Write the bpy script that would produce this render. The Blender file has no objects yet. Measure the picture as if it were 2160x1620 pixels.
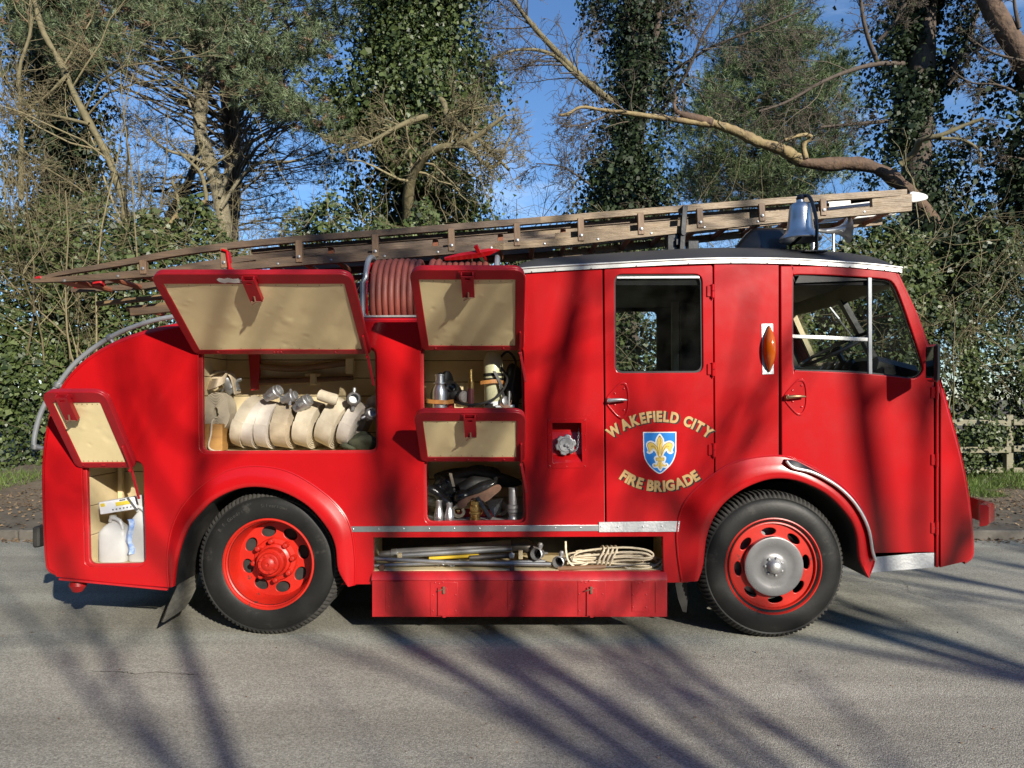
import bpy, math, random
import numpy as np
from mathutils import Vector, Matrix, Quaternion

SC = bpy.context.scene
COL = SC.collection
rng = np.random.default_rng(11)
random.seed(4)
PI = math.pi

# ------------------------------------------------------------------ camera
FPX, HOR, D, EYE = 1500.0, 840.0, 4.81, 1.635      # focal length and horizon in photo pixels, near side of the engine, eye height
S = D / FPX
cam_data = bpy.data.cameras.new('camera')
cam = bpy.data.objects.new('camera', cam_data)
COL.objects.link(cam)
cam.location = (0, 0, EYE)
cam.rotation_euler = (PI / 2, 0, 0)
cam_data.sensor_width = 36.0
cam_data.lens = 36.0 * FPX / 2160.0
cam_data.shift_y = 30.0 / 2160.0
cam_data.clip_start = 0.05
cam_data.clip_end = 2000
SC.camera = cam

# ------------------------------------------------------------------ light
SUN_DIR = Vector((-0.60, 1.0, -0.47)).normalized()
world = bpy.data.worlds.new('World')
SC.world = world
world.use_nodes = True
wn, wl_ = world.node_tree.nodes, world.node_tree.links
sky = wn.new('ShaderNodeTexSky')
sky.sky_type = 'NISHITA'
sky.sun_disc = False
sky.sun_elevation = math.asin(-SUN_DIR.z)
sky.sun_rotation = math.atan2(-SUN_DIR.x, -SUN_DIR.y)
sky.altitude = 50
sky.air_density = 1.0
sky.dust_density = 0.0
sky.ozone_density = 6.0
bg = wn['Background']
# thin high cloud, the same all round the sky
tc = wn.new('ShaderNodeTexCoord')
mp = wn.new('ShaderNodeMapping')
mp.inputs['Scale'].default_value = (2.0, 2.0, 7.0)
ns = wn.new('ShaderNodeTexNoise')
ns.inputs['Scale'].default_value = 2.3
ns.inputs['Detail'].default_value = 7
ns.inputs['Roughness'].default_value = 0.6
rp = wn.new('ShaderNodeValToRGB')
rp.color_ramp.elements[0].position = 0.54
rp.color_ramp.elements[0].color = (0, 0, 0, 1)
rp.color_ramp.elements[1].position = 0.80
rp.color_ramp.elements[1].color = (0.30, 0.30, 0.30, 1)
mx = wn.new('ShaderNodeMixRGB')
mx.inputs['Color2'].default_value = (7.0, 8.0, 9.2, 1)
wl_.new(tc.outputs['Generated'], mp.inputs['Vector'])
wl_.new(mp.outputs['Vector'], ns.inputs['Vector'])
wl_.new(ns.outputs['Fac'], rp.inputs['Fac'])
wl_.new(rp.outputs['Color'], mx.inputs['Fac'])
wl_.new(sky.outputs['Color'], mx.inputs['Color1'])
wl_.new(mx.outputs['Color'], bg.inputs['Color'])
bg.inputs['Strength'].default_value = 0.112

sun_data = bpy.data.lights.new('sun', 'SUN')
sun_data.energy = 5.0
sun_data.angle = math.radians(0.53)
sun_data.color = (1.0, 0.925, 0.80)
sun = bpy.data.objects.new('sun', sun_data)
sun.rotation_euler = SUN_DIR.to_track_quat('-Z', 'Y').to_euler()
sun.location = (10, -20, 12)
COL.objects.link(sun)

SC.view_settings.view_transform = 'Standard'
SC.view_settings.look = 'None'
SC.view_settings.exposure = 0.62
SC.view_settings.gamma = 1
SC.view_settings.use_curve_mapping = False
SC.cycles.max_bounces = 8
SC.cycles.transparent_max_bounces = 16


def W(px, py, Y=D):
    """point of the place seen at a photo pixel, at depth Y from the eye"""
    return Vector(((px - 1080.0) / FPX * Y, Y, EYE - (py - HOR) / FPX * Y))


# ------------------------------------------------------------------ materials
MATS = {}


def mat(name, col, col2=None, rough=0.5, metal=0.0, scale=6.0, bump=0.0, bscale=60.0, coat=0.0, stretch=None,
        wear=None, wscale=30.0, wpos=0.66, spec=0.5, island=False, transl=0.0, rvar=0.1):
    m = bpy.data.materials.new(name)
    m.use_nodes = True
    n, l = m.node_tree.nodes, m.node_tree.links
    p = n['Principled BSDF']
    t = n.new('ShaderNodeTexCoord')
    src = t.outputs['Object']
    if stretch:
        mm = n.new('ShaderNodeMapping')
        mm.inputs['Scale'].default_value = stretch
        l.new(src, mm.inputs['Vector'])
        src = mm.outputs['Vector']
    no = n.new('ShaderNodeTexNoise')
    no.inputs['Scale'].default_value = scale
    no.inputs['Detail'].default_value = 6
    no.inputs['Roughness'].default_value = 0.62
    l.new(src, no.inputs['Vector'])
    cr = n.new('ShaderNodeValToRGB')
    e = cr.color_ramp.elements
    c2 = col2 if col2 else tuple(c * 0.85 for c in col)
    e[0].position, e[1].position = (0.02, 0.98) if island else (0.3, 0.7)
    e[0].color = (*col, 1)
    e[1].color = (*c2, 1)
    if island:
        g = n.new('ShaderNodeNewGeometry')
        l.new(g.outputs['Random Per Island'], cr.inputs['Fac'])
    else:
        l.new(no.outputs['Fac'], cr.inputs['Fac'])
    out = cr.outputs['Color']
    if wear:
        w = n.new('ShaderNodeTexNoise')
        w.inputs['Scale'].default_value = wscale
        w.inputs['Detail'].default_value = 9
        w.inputs['Roughness'].default_value = 0.7
        l.new(src, w.inputs['Vector'])
        wr = n.new('ShaderNodeValToRGB')
        wr.color_ramp.elements[0].position = wpos
        wr.color_ramp.elements[0].color = (0, 0, 0, 1)
        wr.color_ramp.elements[1].position = wpos + 0.06
        wr.color_ramp.elements[1].color = (1, 1, 1, 1)
        l.new(w.outputs['Fac'], wr.inputs['Fac'])
        mi = n.new('ShaderNodeMixRGB')
        mi.inputs['Color2'].default_value = (*wear, 1)
        l.new(wr.outputs['Color'], mi.inputs['Fac'])
        l.new(out, mi.inputs['Color1'])
        out = mi.outputs['Color']
    l.new(out, p.inputs['Base Color'])
    p.inputs['Metallic'].default_value = metal
    p.inputs['Specular IOR Level'].default_value = spec
    p.inputs['Coat Weight'].default_value = coat
    p.inputs['Coat Roughness'].default_value = 0.12
    mr = n.new('ShaderNodeMapRange')
    mr.inputs['To Min'].default_value = max(0.02, rough - rvar)
    mr.inputs['To Max'].default_value = min(1, rough + rvar)
    l.new(no.outputs['Fac'], mr.inputs['Value'])
    l.new(mr.outputs['Result'], p.inputs['Roughness'])
    if bump:
        b2 = n.new('ShaderNodeTexNoise')
        b2.inputs['Scale'].default_value = bscale
        b2.inputs['Detail'].default_value = 4
        l.new(src, b2.inputs['Vector'])
        b = n.new('ShaderNodeBump')
        b.inputs['Strength'].default_value = 1.0
        b.inputs['Distance'].default_value = bump
        l.new(b2.outputs['Fac'], b.inputs['Height'])
        l.new(b.outputs['Normal'], p.inputs['Normal'])
    if transl:
        tr = n.new('ShaderNodeBsdfTranslucent')
        l.new(out, tr.inputs['Color'])
        ms = n.new('ShaderNodeMixShader')
        ms.inputs['Fac'].default_value = transl
        l.new(p.outputs['BSDF'], ms.inputs[1])
        l.new(tr.outputs['BSDF'], ms.inputs[2])
        l.new(ms.outputs['Shader'], n['Material Output'].inputs['Surface'])
    MATS[name] = m
    return m


def glass_mat(name, tint, rough=0.02):
    m = bpy.data.materials.new(name)
    m.use_nodes = True
    n, l = m.node_tree.nodes, m.node_tree.links
    n.remove(n['Principled BSDF'])
    tr = n.new('ShaderNodeBsdfTransparent')
    tr.inputs['Color'].default_value = (*tint, 1)
    gl = n.new('ShaderNodeBsdfGlossy')
    gl.inputs['Roughness'].default_value = rough
    lw = n.new('ShaderNodeLayerWeight')
    pw = n.new('ShaderNodeMath')
    pw.operation = 'POWER'
    pw.inputs[1].default_value = 5
    fr = n.new('ShaderNodeMath')
    fr.operation = 'MULTIPLY_ADD'
    fr.inputs[1].default_value = 0.9
    fr.inputs[2].default_value = 0.04
    l.new(lw.outputs['Facing'], pw.inputs[0])
    l.new(pw.outputs[0], fr.inputs[0])
    ms = n.new('ShaderNodeMixShader')
    l.new(fr.outputs[0], ms.inputs['Fac'])
    l.new(tr.outputs['BSDF'], ms.inputs[1])
    l.new(gl.outputs['BSDF'], ms.inputs[2])
    # a film of dust
    tcg = n.new('ShaderNodeTexCoord')
    du = n.new('ShaderNodeTexNoise')
    du.inputs['Scale'].default_value = 7
    du.inputs['Detail'].default_value = 7
    l.new(tcg.outputs['Object'], du.inputs['Vector'])
    dr = n.new('ShaderNodeMapRange')
    dr.inputs['From Min'].default_value = 0.35
    dr.inputs['From Max'].default_value = 0.85
    dr.inputs['To Max'].default_value = 0.012
    l.new(du.outputs['Fac'], dr.inputs['Value'])
    df = n.new('ShaderNodeBsdfDiffuse')
    df.inputs['Color'].default_value = (0.45, 0.43, 0.38, 1)
    m2 = n.new('ShaderNodeMixShader')
    l.new(dr.outputs['Result'], m2.inputs['Fac'])
    l.new(ms.outputs['Shader'], m2.inputs[1])
    l.new(df.outputs['BSDF'], m2.inputs[2])
    l.new(m2.outputs['Shader'], n['Material Output'].inputs['Surface'])
    MATS[name] = m


mat('red', (0.43, 0.0060, 0.0085), (0.38, 0.0052, 0.0075), spec=0.40, rough=0.24, scale=3, bump=0.0022, bscale=2.2, coat=0.25, wear=(0.58, 0.20, 0.19), wscale=42, wpos=0.735)
mat('red_worn', (0.46, 0.012, 0.016), (0.36, 0.009, 0.012), rough=0.45, scale=9, bump=0.001, bscale=40, wear=(0.42, 0.22, 0.18), wscale=38, wpos=0.70, coat=0.1)
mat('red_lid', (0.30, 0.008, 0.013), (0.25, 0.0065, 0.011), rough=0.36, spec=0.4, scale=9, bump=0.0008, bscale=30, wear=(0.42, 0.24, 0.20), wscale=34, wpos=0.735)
mat('wheel_red', (0.50, 0.018, 0.008), (0.40, 0.014, 0.007), rough=0.40, scale=8, bump=0.0008, bscale=30, wear=(0.07, 0.032, 0.026), wscale=12, wpos=0.61)
mat('interior_dark', (0.075, 0.068, 0.05), (0.05, 0.046, 0.035), rough=0.6)
mat('cream', (0.78, 0.66, 0.38), (0.72, 0.60, 0.34), rough=0.42, scale=5, bump=0.0012, bscale=16, wear=(0.30, 0.24, 0.14), wscale=26, wpos=0.74)
mat('cream_wood', (0.70, 0.58, 0.36), (0.58, 0.47, 0.27), rough=0.5, scale=5, bump=0.002, bscale=14, wear=(0.25, 0.18, 0.10), wscale=18, wpos=0.73)
mat('aluminium', (0.62, 0.63, 0.64), (0.44, 0.45, 0.46), rough=0.36, metal=0.9, scale=16, bump=0.0006, bscale=60, rvar=0.14)
mat('cast_alloy', (0.50, 0.50, 0.50), (0.34, 0.34, 0.34), rough=0.46, metal=0.8, scale=30, bump=0.001, bscale=120)
mat('chrome', (0.74, 0.74, 0.73), (0.66, 0.66, 0.65), rough=0.36, metal=1.0, rvar=0.05, scale=20)
mat('hub_alloy', (0.46, 0.46, 0.47), (0.36, 0.36, 0.37), rough=0.30, metal=0.92, scale=9, rvar=0.12, bump=0.0005, bscale=30)
mat('tread_plate', (0.70, 0.71, 0.71), (0.52, 0.53, 0.54), rough=0.45, metal=0.55, scale=24, bump=0.002, bscale=70)
mat('galvanised', (0.42, 0.43, 0.44), (0.28, 0.29, 0.30), rough=0.42, metal=0.75, scale=22)
mat('grey_tube', (0.30, 0.32, 0.34), (0.24, 0.255, 0.27), rough=0.35, metal=0.3, scale=12)
mat('dark_steel', (0.08, 0.08, 0.085), (0.14, 0.12, 0.10), rough=0.5, metal=0.6, scale=25)
mat('rust', (0.10, 0.055, 0.035), (0.20, 0.10, 0.06), rough=0.75, scale=30, bump=0.001)
mat('brass', (0.62, 0.43, 0.16), (0.42, 0.28, 0.10), rough=0.3, metal=0.95, scale=18)
mat('bronze', (0.34, 0.24, 0.13), (0.24, 0.16, 0.09), rough=0.35, metal=0.85, scale=18)
mat('black_paint', (0.012, 0.012, 0.013), (0.02, 0.02, 0.02), rough=0.3, scale=8, bump=0.001, bscale=24, coat=0.3)
mat('black_rubber', (0.016, 0.016, 0.016), (0.032, 0.031, 0.029), rough=0.62, scale=14, bump=0.0006, bscale=90)
mat('tyre_wall', (0.008, 0.008, 0.008), (0.015, 0.015, 0.014), spec=0.3, rough=0.5, scale=5, bump=0.0006, bscale=60, wear=(0.035, 0.033, 0.030), wscale=5, wpos=0.58)
mat('tyre_tread', (0.024, 0.023, 0.021), (0.050, 0.047, 0.042), rough=0.8, scale=22, bump=0.001, bscale=120)
mat('mud_rubber', (0.10, 0.094, 0.08), (0.24, 0.225, 0.185), rough=0.85, scale=14, bump=0.003, bscale=110, stretch=(1, 1, 3))
mat('roof_black', (0.026, 0.026, 0.027), (0.048, 0.047, 0.045), rough=0.55, scale=5, bump=0.0012, bscale=180, stretch=(0.35, 1, 1))
mat('trim_white', (0.68, 0.67, 0.64), (0.42, 0.42, 0.41), rough=0.36, metal=0.6, scale=14, wear=(0.2, 0.2, 0.2), wscale=22, wpos=0.72)
mat('dark_void', (0.006, 0.006, 0.006), rough=0.9)
mat('chassis', (0.014, 0.013, 0.012), (0.03, 0.028, 0.025), rough=0.7, scale=12)
mat('amber', (0.62, 0.13, 0.008), (0.48, 0.085, 0.006), rough=0.12, scale=10, coat=0.8, transl=0.25)
mat('gold_leaf', (0.56, 0.36, 0.145), (0.48, 0.295, 0.11), rough=0.5, scale=20)
mat('letter_black', (0.012, 0.010, 0.010), rough=0.4)
mat('shield_blue', (0.02, 0.20, 0.62), (0.03, 0.24, 0.68), rough=0.3, scale=10)
mat('shield_white', (0.82, 0.82, 0.80), rough=0.35)
mat('shield_gold', (0.86, 0.62, 0.14), (0.80, 0.52, 0.10), rough=0.4, scale=30)
mat('shield_line', (0.22, 0.12, 0.03), rough=0.5)
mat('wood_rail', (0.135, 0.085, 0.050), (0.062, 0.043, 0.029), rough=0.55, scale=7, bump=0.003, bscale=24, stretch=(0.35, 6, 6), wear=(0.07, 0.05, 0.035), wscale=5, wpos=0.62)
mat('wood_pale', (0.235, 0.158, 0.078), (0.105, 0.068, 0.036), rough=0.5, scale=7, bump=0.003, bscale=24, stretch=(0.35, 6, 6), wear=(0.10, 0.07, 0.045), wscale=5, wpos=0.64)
mat('wood_strut', (0.24, 0.155, 0.092), (0.14, 0.083, 0.048), rough=0.55, scale=7, bump=0.002, bscale=30, stretch=(5, 5, 0.6))
mat('wood_under', (0.34, 0.12, 0.06), (0.22, 0.075, 0.04), rough=0.6, scale=9, stretch=(0.5, 4, 4))
mat('wood_white', (0.78, 0.77, 0.74), (0.60, 0.58, 0.54), rough=0.5, scale=12, wear=(0.3, 0.22, 0.14), wscale=16, wpos=0.68)
mat('wood_block', (0.46, 0.25, 0.07), (0.32, 0.16, 0.045), rough=0.6, scale=5, bump=0.002, bscale=18, stretch=(1, 1, 6))
mat('wood_fence', (0.27, 0.25, 0.165), (0.15, 0.14, 0.095), rough=0.75, scale=8, bump=0.003, bscale=30, stretch=(0.5, 5, 5))
mat('wood_handle', (0.26, 0.14, 0.07), (0.15, 0.085, 0.045), rough=0.55, scale=8, stretch=(0.6, 5, 5))
mat('hose_red', (0.235, 0.060, 0.042), (0.17, 0.042, 0.031), rough=0.55, scale=12, bump=0.0008, bscale=60)
mat('canvas', (0.62, 0.55, 0.42), (0.46, 0.39, 0.28), rough=0.85, scale=11, bump=0.0012, bscale=160, wear=(0.34, 0.27, 0.18), wscale=12, wpos=0.66)
mat('canvas_pale', (0.64, 0.58, 0.50), (0.50, 0.44, 0.38), rough=0.85, scale=10, bump=0.0012, bscale=160, wear=(0.36, 0.31, 0.25), wscale=14, wpos=0.70)
mat('canvas_warm', (0.55, 0.46, 0.32), (0.38, 0.30, 0.21), rough=0.85, scale=10, bump=0.0012, bscale=160, wear=(0.24, 0.20, 0.15), wscale=10, wpos=0.62)
mat('green_canvas', (0.075, 0.080, 0.045), (0.045, 0.05, 0.03), rough=0.9, scale=12, bump=0.004, bscale=40)
mat('rope', (0.70, 0.62, 0.47), (0.56, 0.47, 0.33), rough=0.8, scale=30, bump=0.001, bscale=160)
mat('leather', (0.50, 0.235, 0.065), (0.36, 0.15, 0.04), rough=0.45, scale=16)
mat('leather_dark', (0.22, 0.115, 0.07), (0.14, 0.07, 0.04), rough=0.5, scale=16)
mat('boot_sole', (0.20, 0.105, 0.065), (0.10, 0.055, 0.038), rough=0.8, scale=18, bump=0.001)
mat('black_leather', (0.010, 0.010, 0.011), (0.018, 0.018, 0.018), rough=0.22, scale=12, bump=0.003, bscale=30)
mat('black_cloth', (0.012, 0.012, 0.013), (0.022, 0.022, 0.022), rough=0.55, scale=12, bump=0.002, bscale=40)
mat('branch_red', (0.165, 0.038, 0.038), (0.12, 0.028, 0.03), rough=0.45, scale=10)
mat('cylinder_cream', (0.66, 0.66, 0.42), (0.60, 0.60, 0.38), rough=0.35, scale=8, coat=0.3)
mat('bottle_plastic', (0.72, 0.73, 0.72), (0.62, 0.63, 0.63), rough=0.35, scale=6, transl=0.35)
mat('white_card', (0.78, 0.80, 0.82), (0.70, 0.73, 0.77), rough=0.6, scale=8)
mat('yellow_print', (0.78, 0.62, 0.06), rough=0.6)
mat('blue_print', (0.02, 0.14, 0.50), (0.55, 0.66, 0.80), rough=0.3, scale=22, bump=0.004, bscale=30)
mat('print_dark', (0.10, 0.10, 0.11), rough=0.6)
mat('visor_grey', (0.42, 0.38, 0.33), (0.34, 0.31, 0.27), rough=0.5, scale=10)
mat('yellow_paint', (0.66, 0.44, 0.03), rough=0.4)
glass_mat('window_glass', (0.91, 0.93, 0.92))
glass_mat('goggle_glass', (0.25, 0.27, 0.27))
mat('mirror_face', (0.8, 0.8, 0.8), rough=0.03, metal=1.0, rvar=0.01)

# plants and ground
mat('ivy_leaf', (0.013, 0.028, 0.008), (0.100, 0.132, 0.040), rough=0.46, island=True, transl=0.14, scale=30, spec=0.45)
mat('ivy_dark', (0.008, 0.018, 0.006), (0.034, 0.054, 0.018), rough=0.55, island=True, transl=0.10, scale=30, spec=0.35)  # darker ivy; the shade on the dark trunks is put into its colour
mat('bramble_leaf', (0.045, 0.075, 0.018), (0.150, 0.190, 0.050), rough=0.5, island=True, transl=0.2, scale=30)
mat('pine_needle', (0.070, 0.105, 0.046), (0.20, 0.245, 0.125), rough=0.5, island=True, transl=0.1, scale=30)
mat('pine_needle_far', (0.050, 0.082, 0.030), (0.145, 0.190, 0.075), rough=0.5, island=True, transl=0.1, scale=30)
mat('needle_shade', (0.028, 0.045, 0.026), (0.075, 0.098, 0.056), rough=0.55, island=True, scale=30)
mat('needle_brown', (0.17, 0.095, 0.055), (0.26, 0.16, 0.10), rough=0.7, island=True, scale=30)
mat('grass_blade', (0.06, 0.12, 0.018), (0.17, 0.24, 0.05), rough=0.55, island=True, transl=0.25, scale=30)
mat('dead_leaf', (0.10, 0.06, 0.035), (0.26, 0.18, 0.10), rough=0.8, island=True, scale=30)
mat('twig_tan', (0.115, 0.092, 0.048), (0.26, 0.22, 0.12), rough=0.8, island=True, scale=30)
mat('twig_grey', (0.050, 0.040, 0.030), (0.135, 0.108, 0.075), rough=0.8, island=True, scale=30)
mat('bark_dark', (0.055, 0.042, 0.034), (0.11, 0.085, 0.065), rough=0.9, scale=12, bump=0.012, bscale=26, stretch=(2, 2, 0.5))
mat('bark_mossy', (0.105, 0.090, 0.046), (0.20, 0.17, 0.092), rough=0.85, scale=9, bump=0.008, bscale=22, wear=(0.10, 0.085, 0.06), wscale=9, wpos=0.6)
mat('bark_pale', (0.15, 0.13, 0.085), (0.25, 0.22, 0.145), rough=0.8, scale=7, bump=0.006, bscale=24, wear=(0.16, 0.14, 0.08), wscale=6, wpos=0.6)
mat('bark_red', (0.15, 0.092, 0.055), (0.065, 0.043, 0.032), rough=0.85, scale=5, bump=0.035, bscale=11, wear=(0.05, 0.035, 0.028), wscale=12, wpos=0.6)
mat('bark_yellow', (0.33, 0.255, 0.115), (0.16, 0.11, 0.06), rough=0.8, scale=4, bump=0.03, bscale=9, wear=(0.07, 0.045, 0.03), wscale=3.5, wpos=0.57)
mat('soil', (0.085, 0.066, 0.046), (0.15, 0.12, 0.085), rough=0.95, scale=4, bump=0.02, bscale=30)
mat('pavement', (0.085, 0.072, 0.054), (0.15, 0.128, 0.098), rough=0.9, scale=3, bump=0.004, bscale=90)
mat('kerb_stone', (0.085, 0.077, 0.064), (0.15, 0.137, 0.115), rough=0.9, scale=9, bump=0.004, bscale=60)


def asphalt():
    m = bpy.data.materials.new('asphalt')
    m.use_nodes = True
    n, l = m.node_tree.nodes, m.node_tree.links
    p = n['Principled BSDF']
    t = n.new('ShaderNodeTexCoord')

    def noise(scale, detail, rough=0.6, stretch=None):
        x = n.new('ShaderNodeTexNoise')
        x.inputs['Scale'].default_value = scale
        x.inputs['Detail'].default_value = detail
        x.inputs['Roughness'].default_value = rough
        if stretch:
            mm = n.new('ShaderNodeMapping')
            mm.inputs['Scale'].default_value = stretch
            l.new(t.outputs['Object'], mm.inputs['Vector'])
            l.new(mm.outputs['Vector'], x.inputs['Vector'])
        else:
            l.new(t.outputs['Object'], x.inputs['Vector'])
        return x

    def ramp(src, p0, c0, p1, c1):
        c = n.new('ShaderNodeValToRGB')
        c.color_ramp.elements[0].position, c.color_ramp.elements[0].color = p0, (*c0, 1)
        c.color_ramp.elements[1].position, c.color_ramp.elements[1].color = p1, (*c1, 1)
        l.new(src, c.inputs['Fac'])
        return c

    def mix(kind, a, b, fac=1.0):
        x = n.new('ShaderNodeMixRGB')
        x.blend_type = kind
        if isinstance(fac, float):
            x.inputs['Fac'].default_value = fac
        else:
            l.new(fac, x.inputs['Fac'])
        for s_, v in (('Color1', a), ('Color2', b)):
            if isinstance(v, tuple):
                x.inputs[s_].default_value = (*v, 1)
            else:
                l.new(v, x.inputs[s_])
        return x.outputs['Color']

    big = noise(0.8, 5)
    lanes = noise(1.0, 4, 0.6, (0.10, 1.6, 1))       # worn bands along the road
    grit = noise(150, 2, 0.8)
    vo = n.new('ShaderNodeTexVoronoi')               # stones of the dressing
    vo.inputs['Scale'].default_value = 125
    l.new(t.outputs['Object'], vo.inputs['Vector'])
    sx = n.new('ShaderNodeSeparateColor')
    l.new(vo.outputs['Color'], sx.inputs['Color'])
    base = ramp(big.outputs['Fac'], 0.32, (0.300, 0.296, 0.258), 0.68, (0.372, 0.368, 0.322)).outputs['Color']
    base = mix('MULTIPLY', base, ramp(lanes.outputs['Fac'], 0.38, (0.80, 0.79, 0.78), 0.60, (1.06, 1.06, 1.05)).outputs['Color'])
    base = mix('MULTIPLY', base, ramp(sx.outputs['Red'], 0.0, (0.68, 0.675, 0.66), 1.0, (1.30, 1.295, 1.28)).outputs['Color'])
    base = mix('MULTIPLY', base, ramp(grit.outputs['Fac'], 0.36, (0.74, 0.735, 0.73), 0.62, (1.16, 1.16, 1.15)).outputs['Color'])
    spot = noise(2.6, 8, 0.7)
    base = mix('MIX', base, (0.13, 0.122, 0.105), ramp(spot.outputs['Fac'], 0.69, (0, 0, 0), 0.78, (0.6, 0.6, 0.6)).outputs['Color'])
    l.new(base, p.inputs['Base Color'])
    p.inputs['Roughness'].default_value = 0.9
    p.inputs['Specular IOR Level'].default_value = 0.2
    ad = n.new('ShaderNodeMath')
    ad.operation = 'MULTIPLY_ADD'
    ad.inputs[1].default_value = -0.8
    l.new(vo.outputs['Distance'], ad.inputs[0])
    l.new(grit.outputs['Fac'], ad.inputs[2])
    b = n.new('ShaderNodeBump')
    b.inputs['Strength'].default_value = 0.8
    b.inputs['Distance'].default_value = 0.0035
    l.new(ad.outputs[0], b.inputs['Height'])
    l.new(b.outputs['Normal'], p.inputs['Normal'])
    MATS['asphalt'] = m


asphalt()

# ------------------------------------------------------------------ mesh helpers
ORG = {}


def link(name, me, parent, origin, label=None, cat=None, group=None, kind=None):
    o = bpy.data.objects.new(name, me)
    COL.objects.link(o)
    o.parent = parent
    base = ORG.get(parent.name, Vector()) if parent else Vector()
    o.location = Vector(origin) - base
    ORG[o.name] = Vector(origin)
    tag(o, label, cat, group, kind)
    return o


def tag(o, label=None, cat=None, group=None, kind=None):
    if label: o['label'] = label
    if cat: o['category'] = cat
    if group: o['group'] = group
    if kind: o['kind'] = kind
    return o


def thing(name, loc, label, cat, group=None):
    return link(name, None, None, loc, label, cat, group)


def frame(axis):
    a = Vector(axis).normalized()
    h = Vector((0, 0, 1)) if abs(a.z) < 0.9 else Vector((1, 0, 0))
    x = h.cross(a).normalized()
    return x, a.cross(x), a


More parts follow.
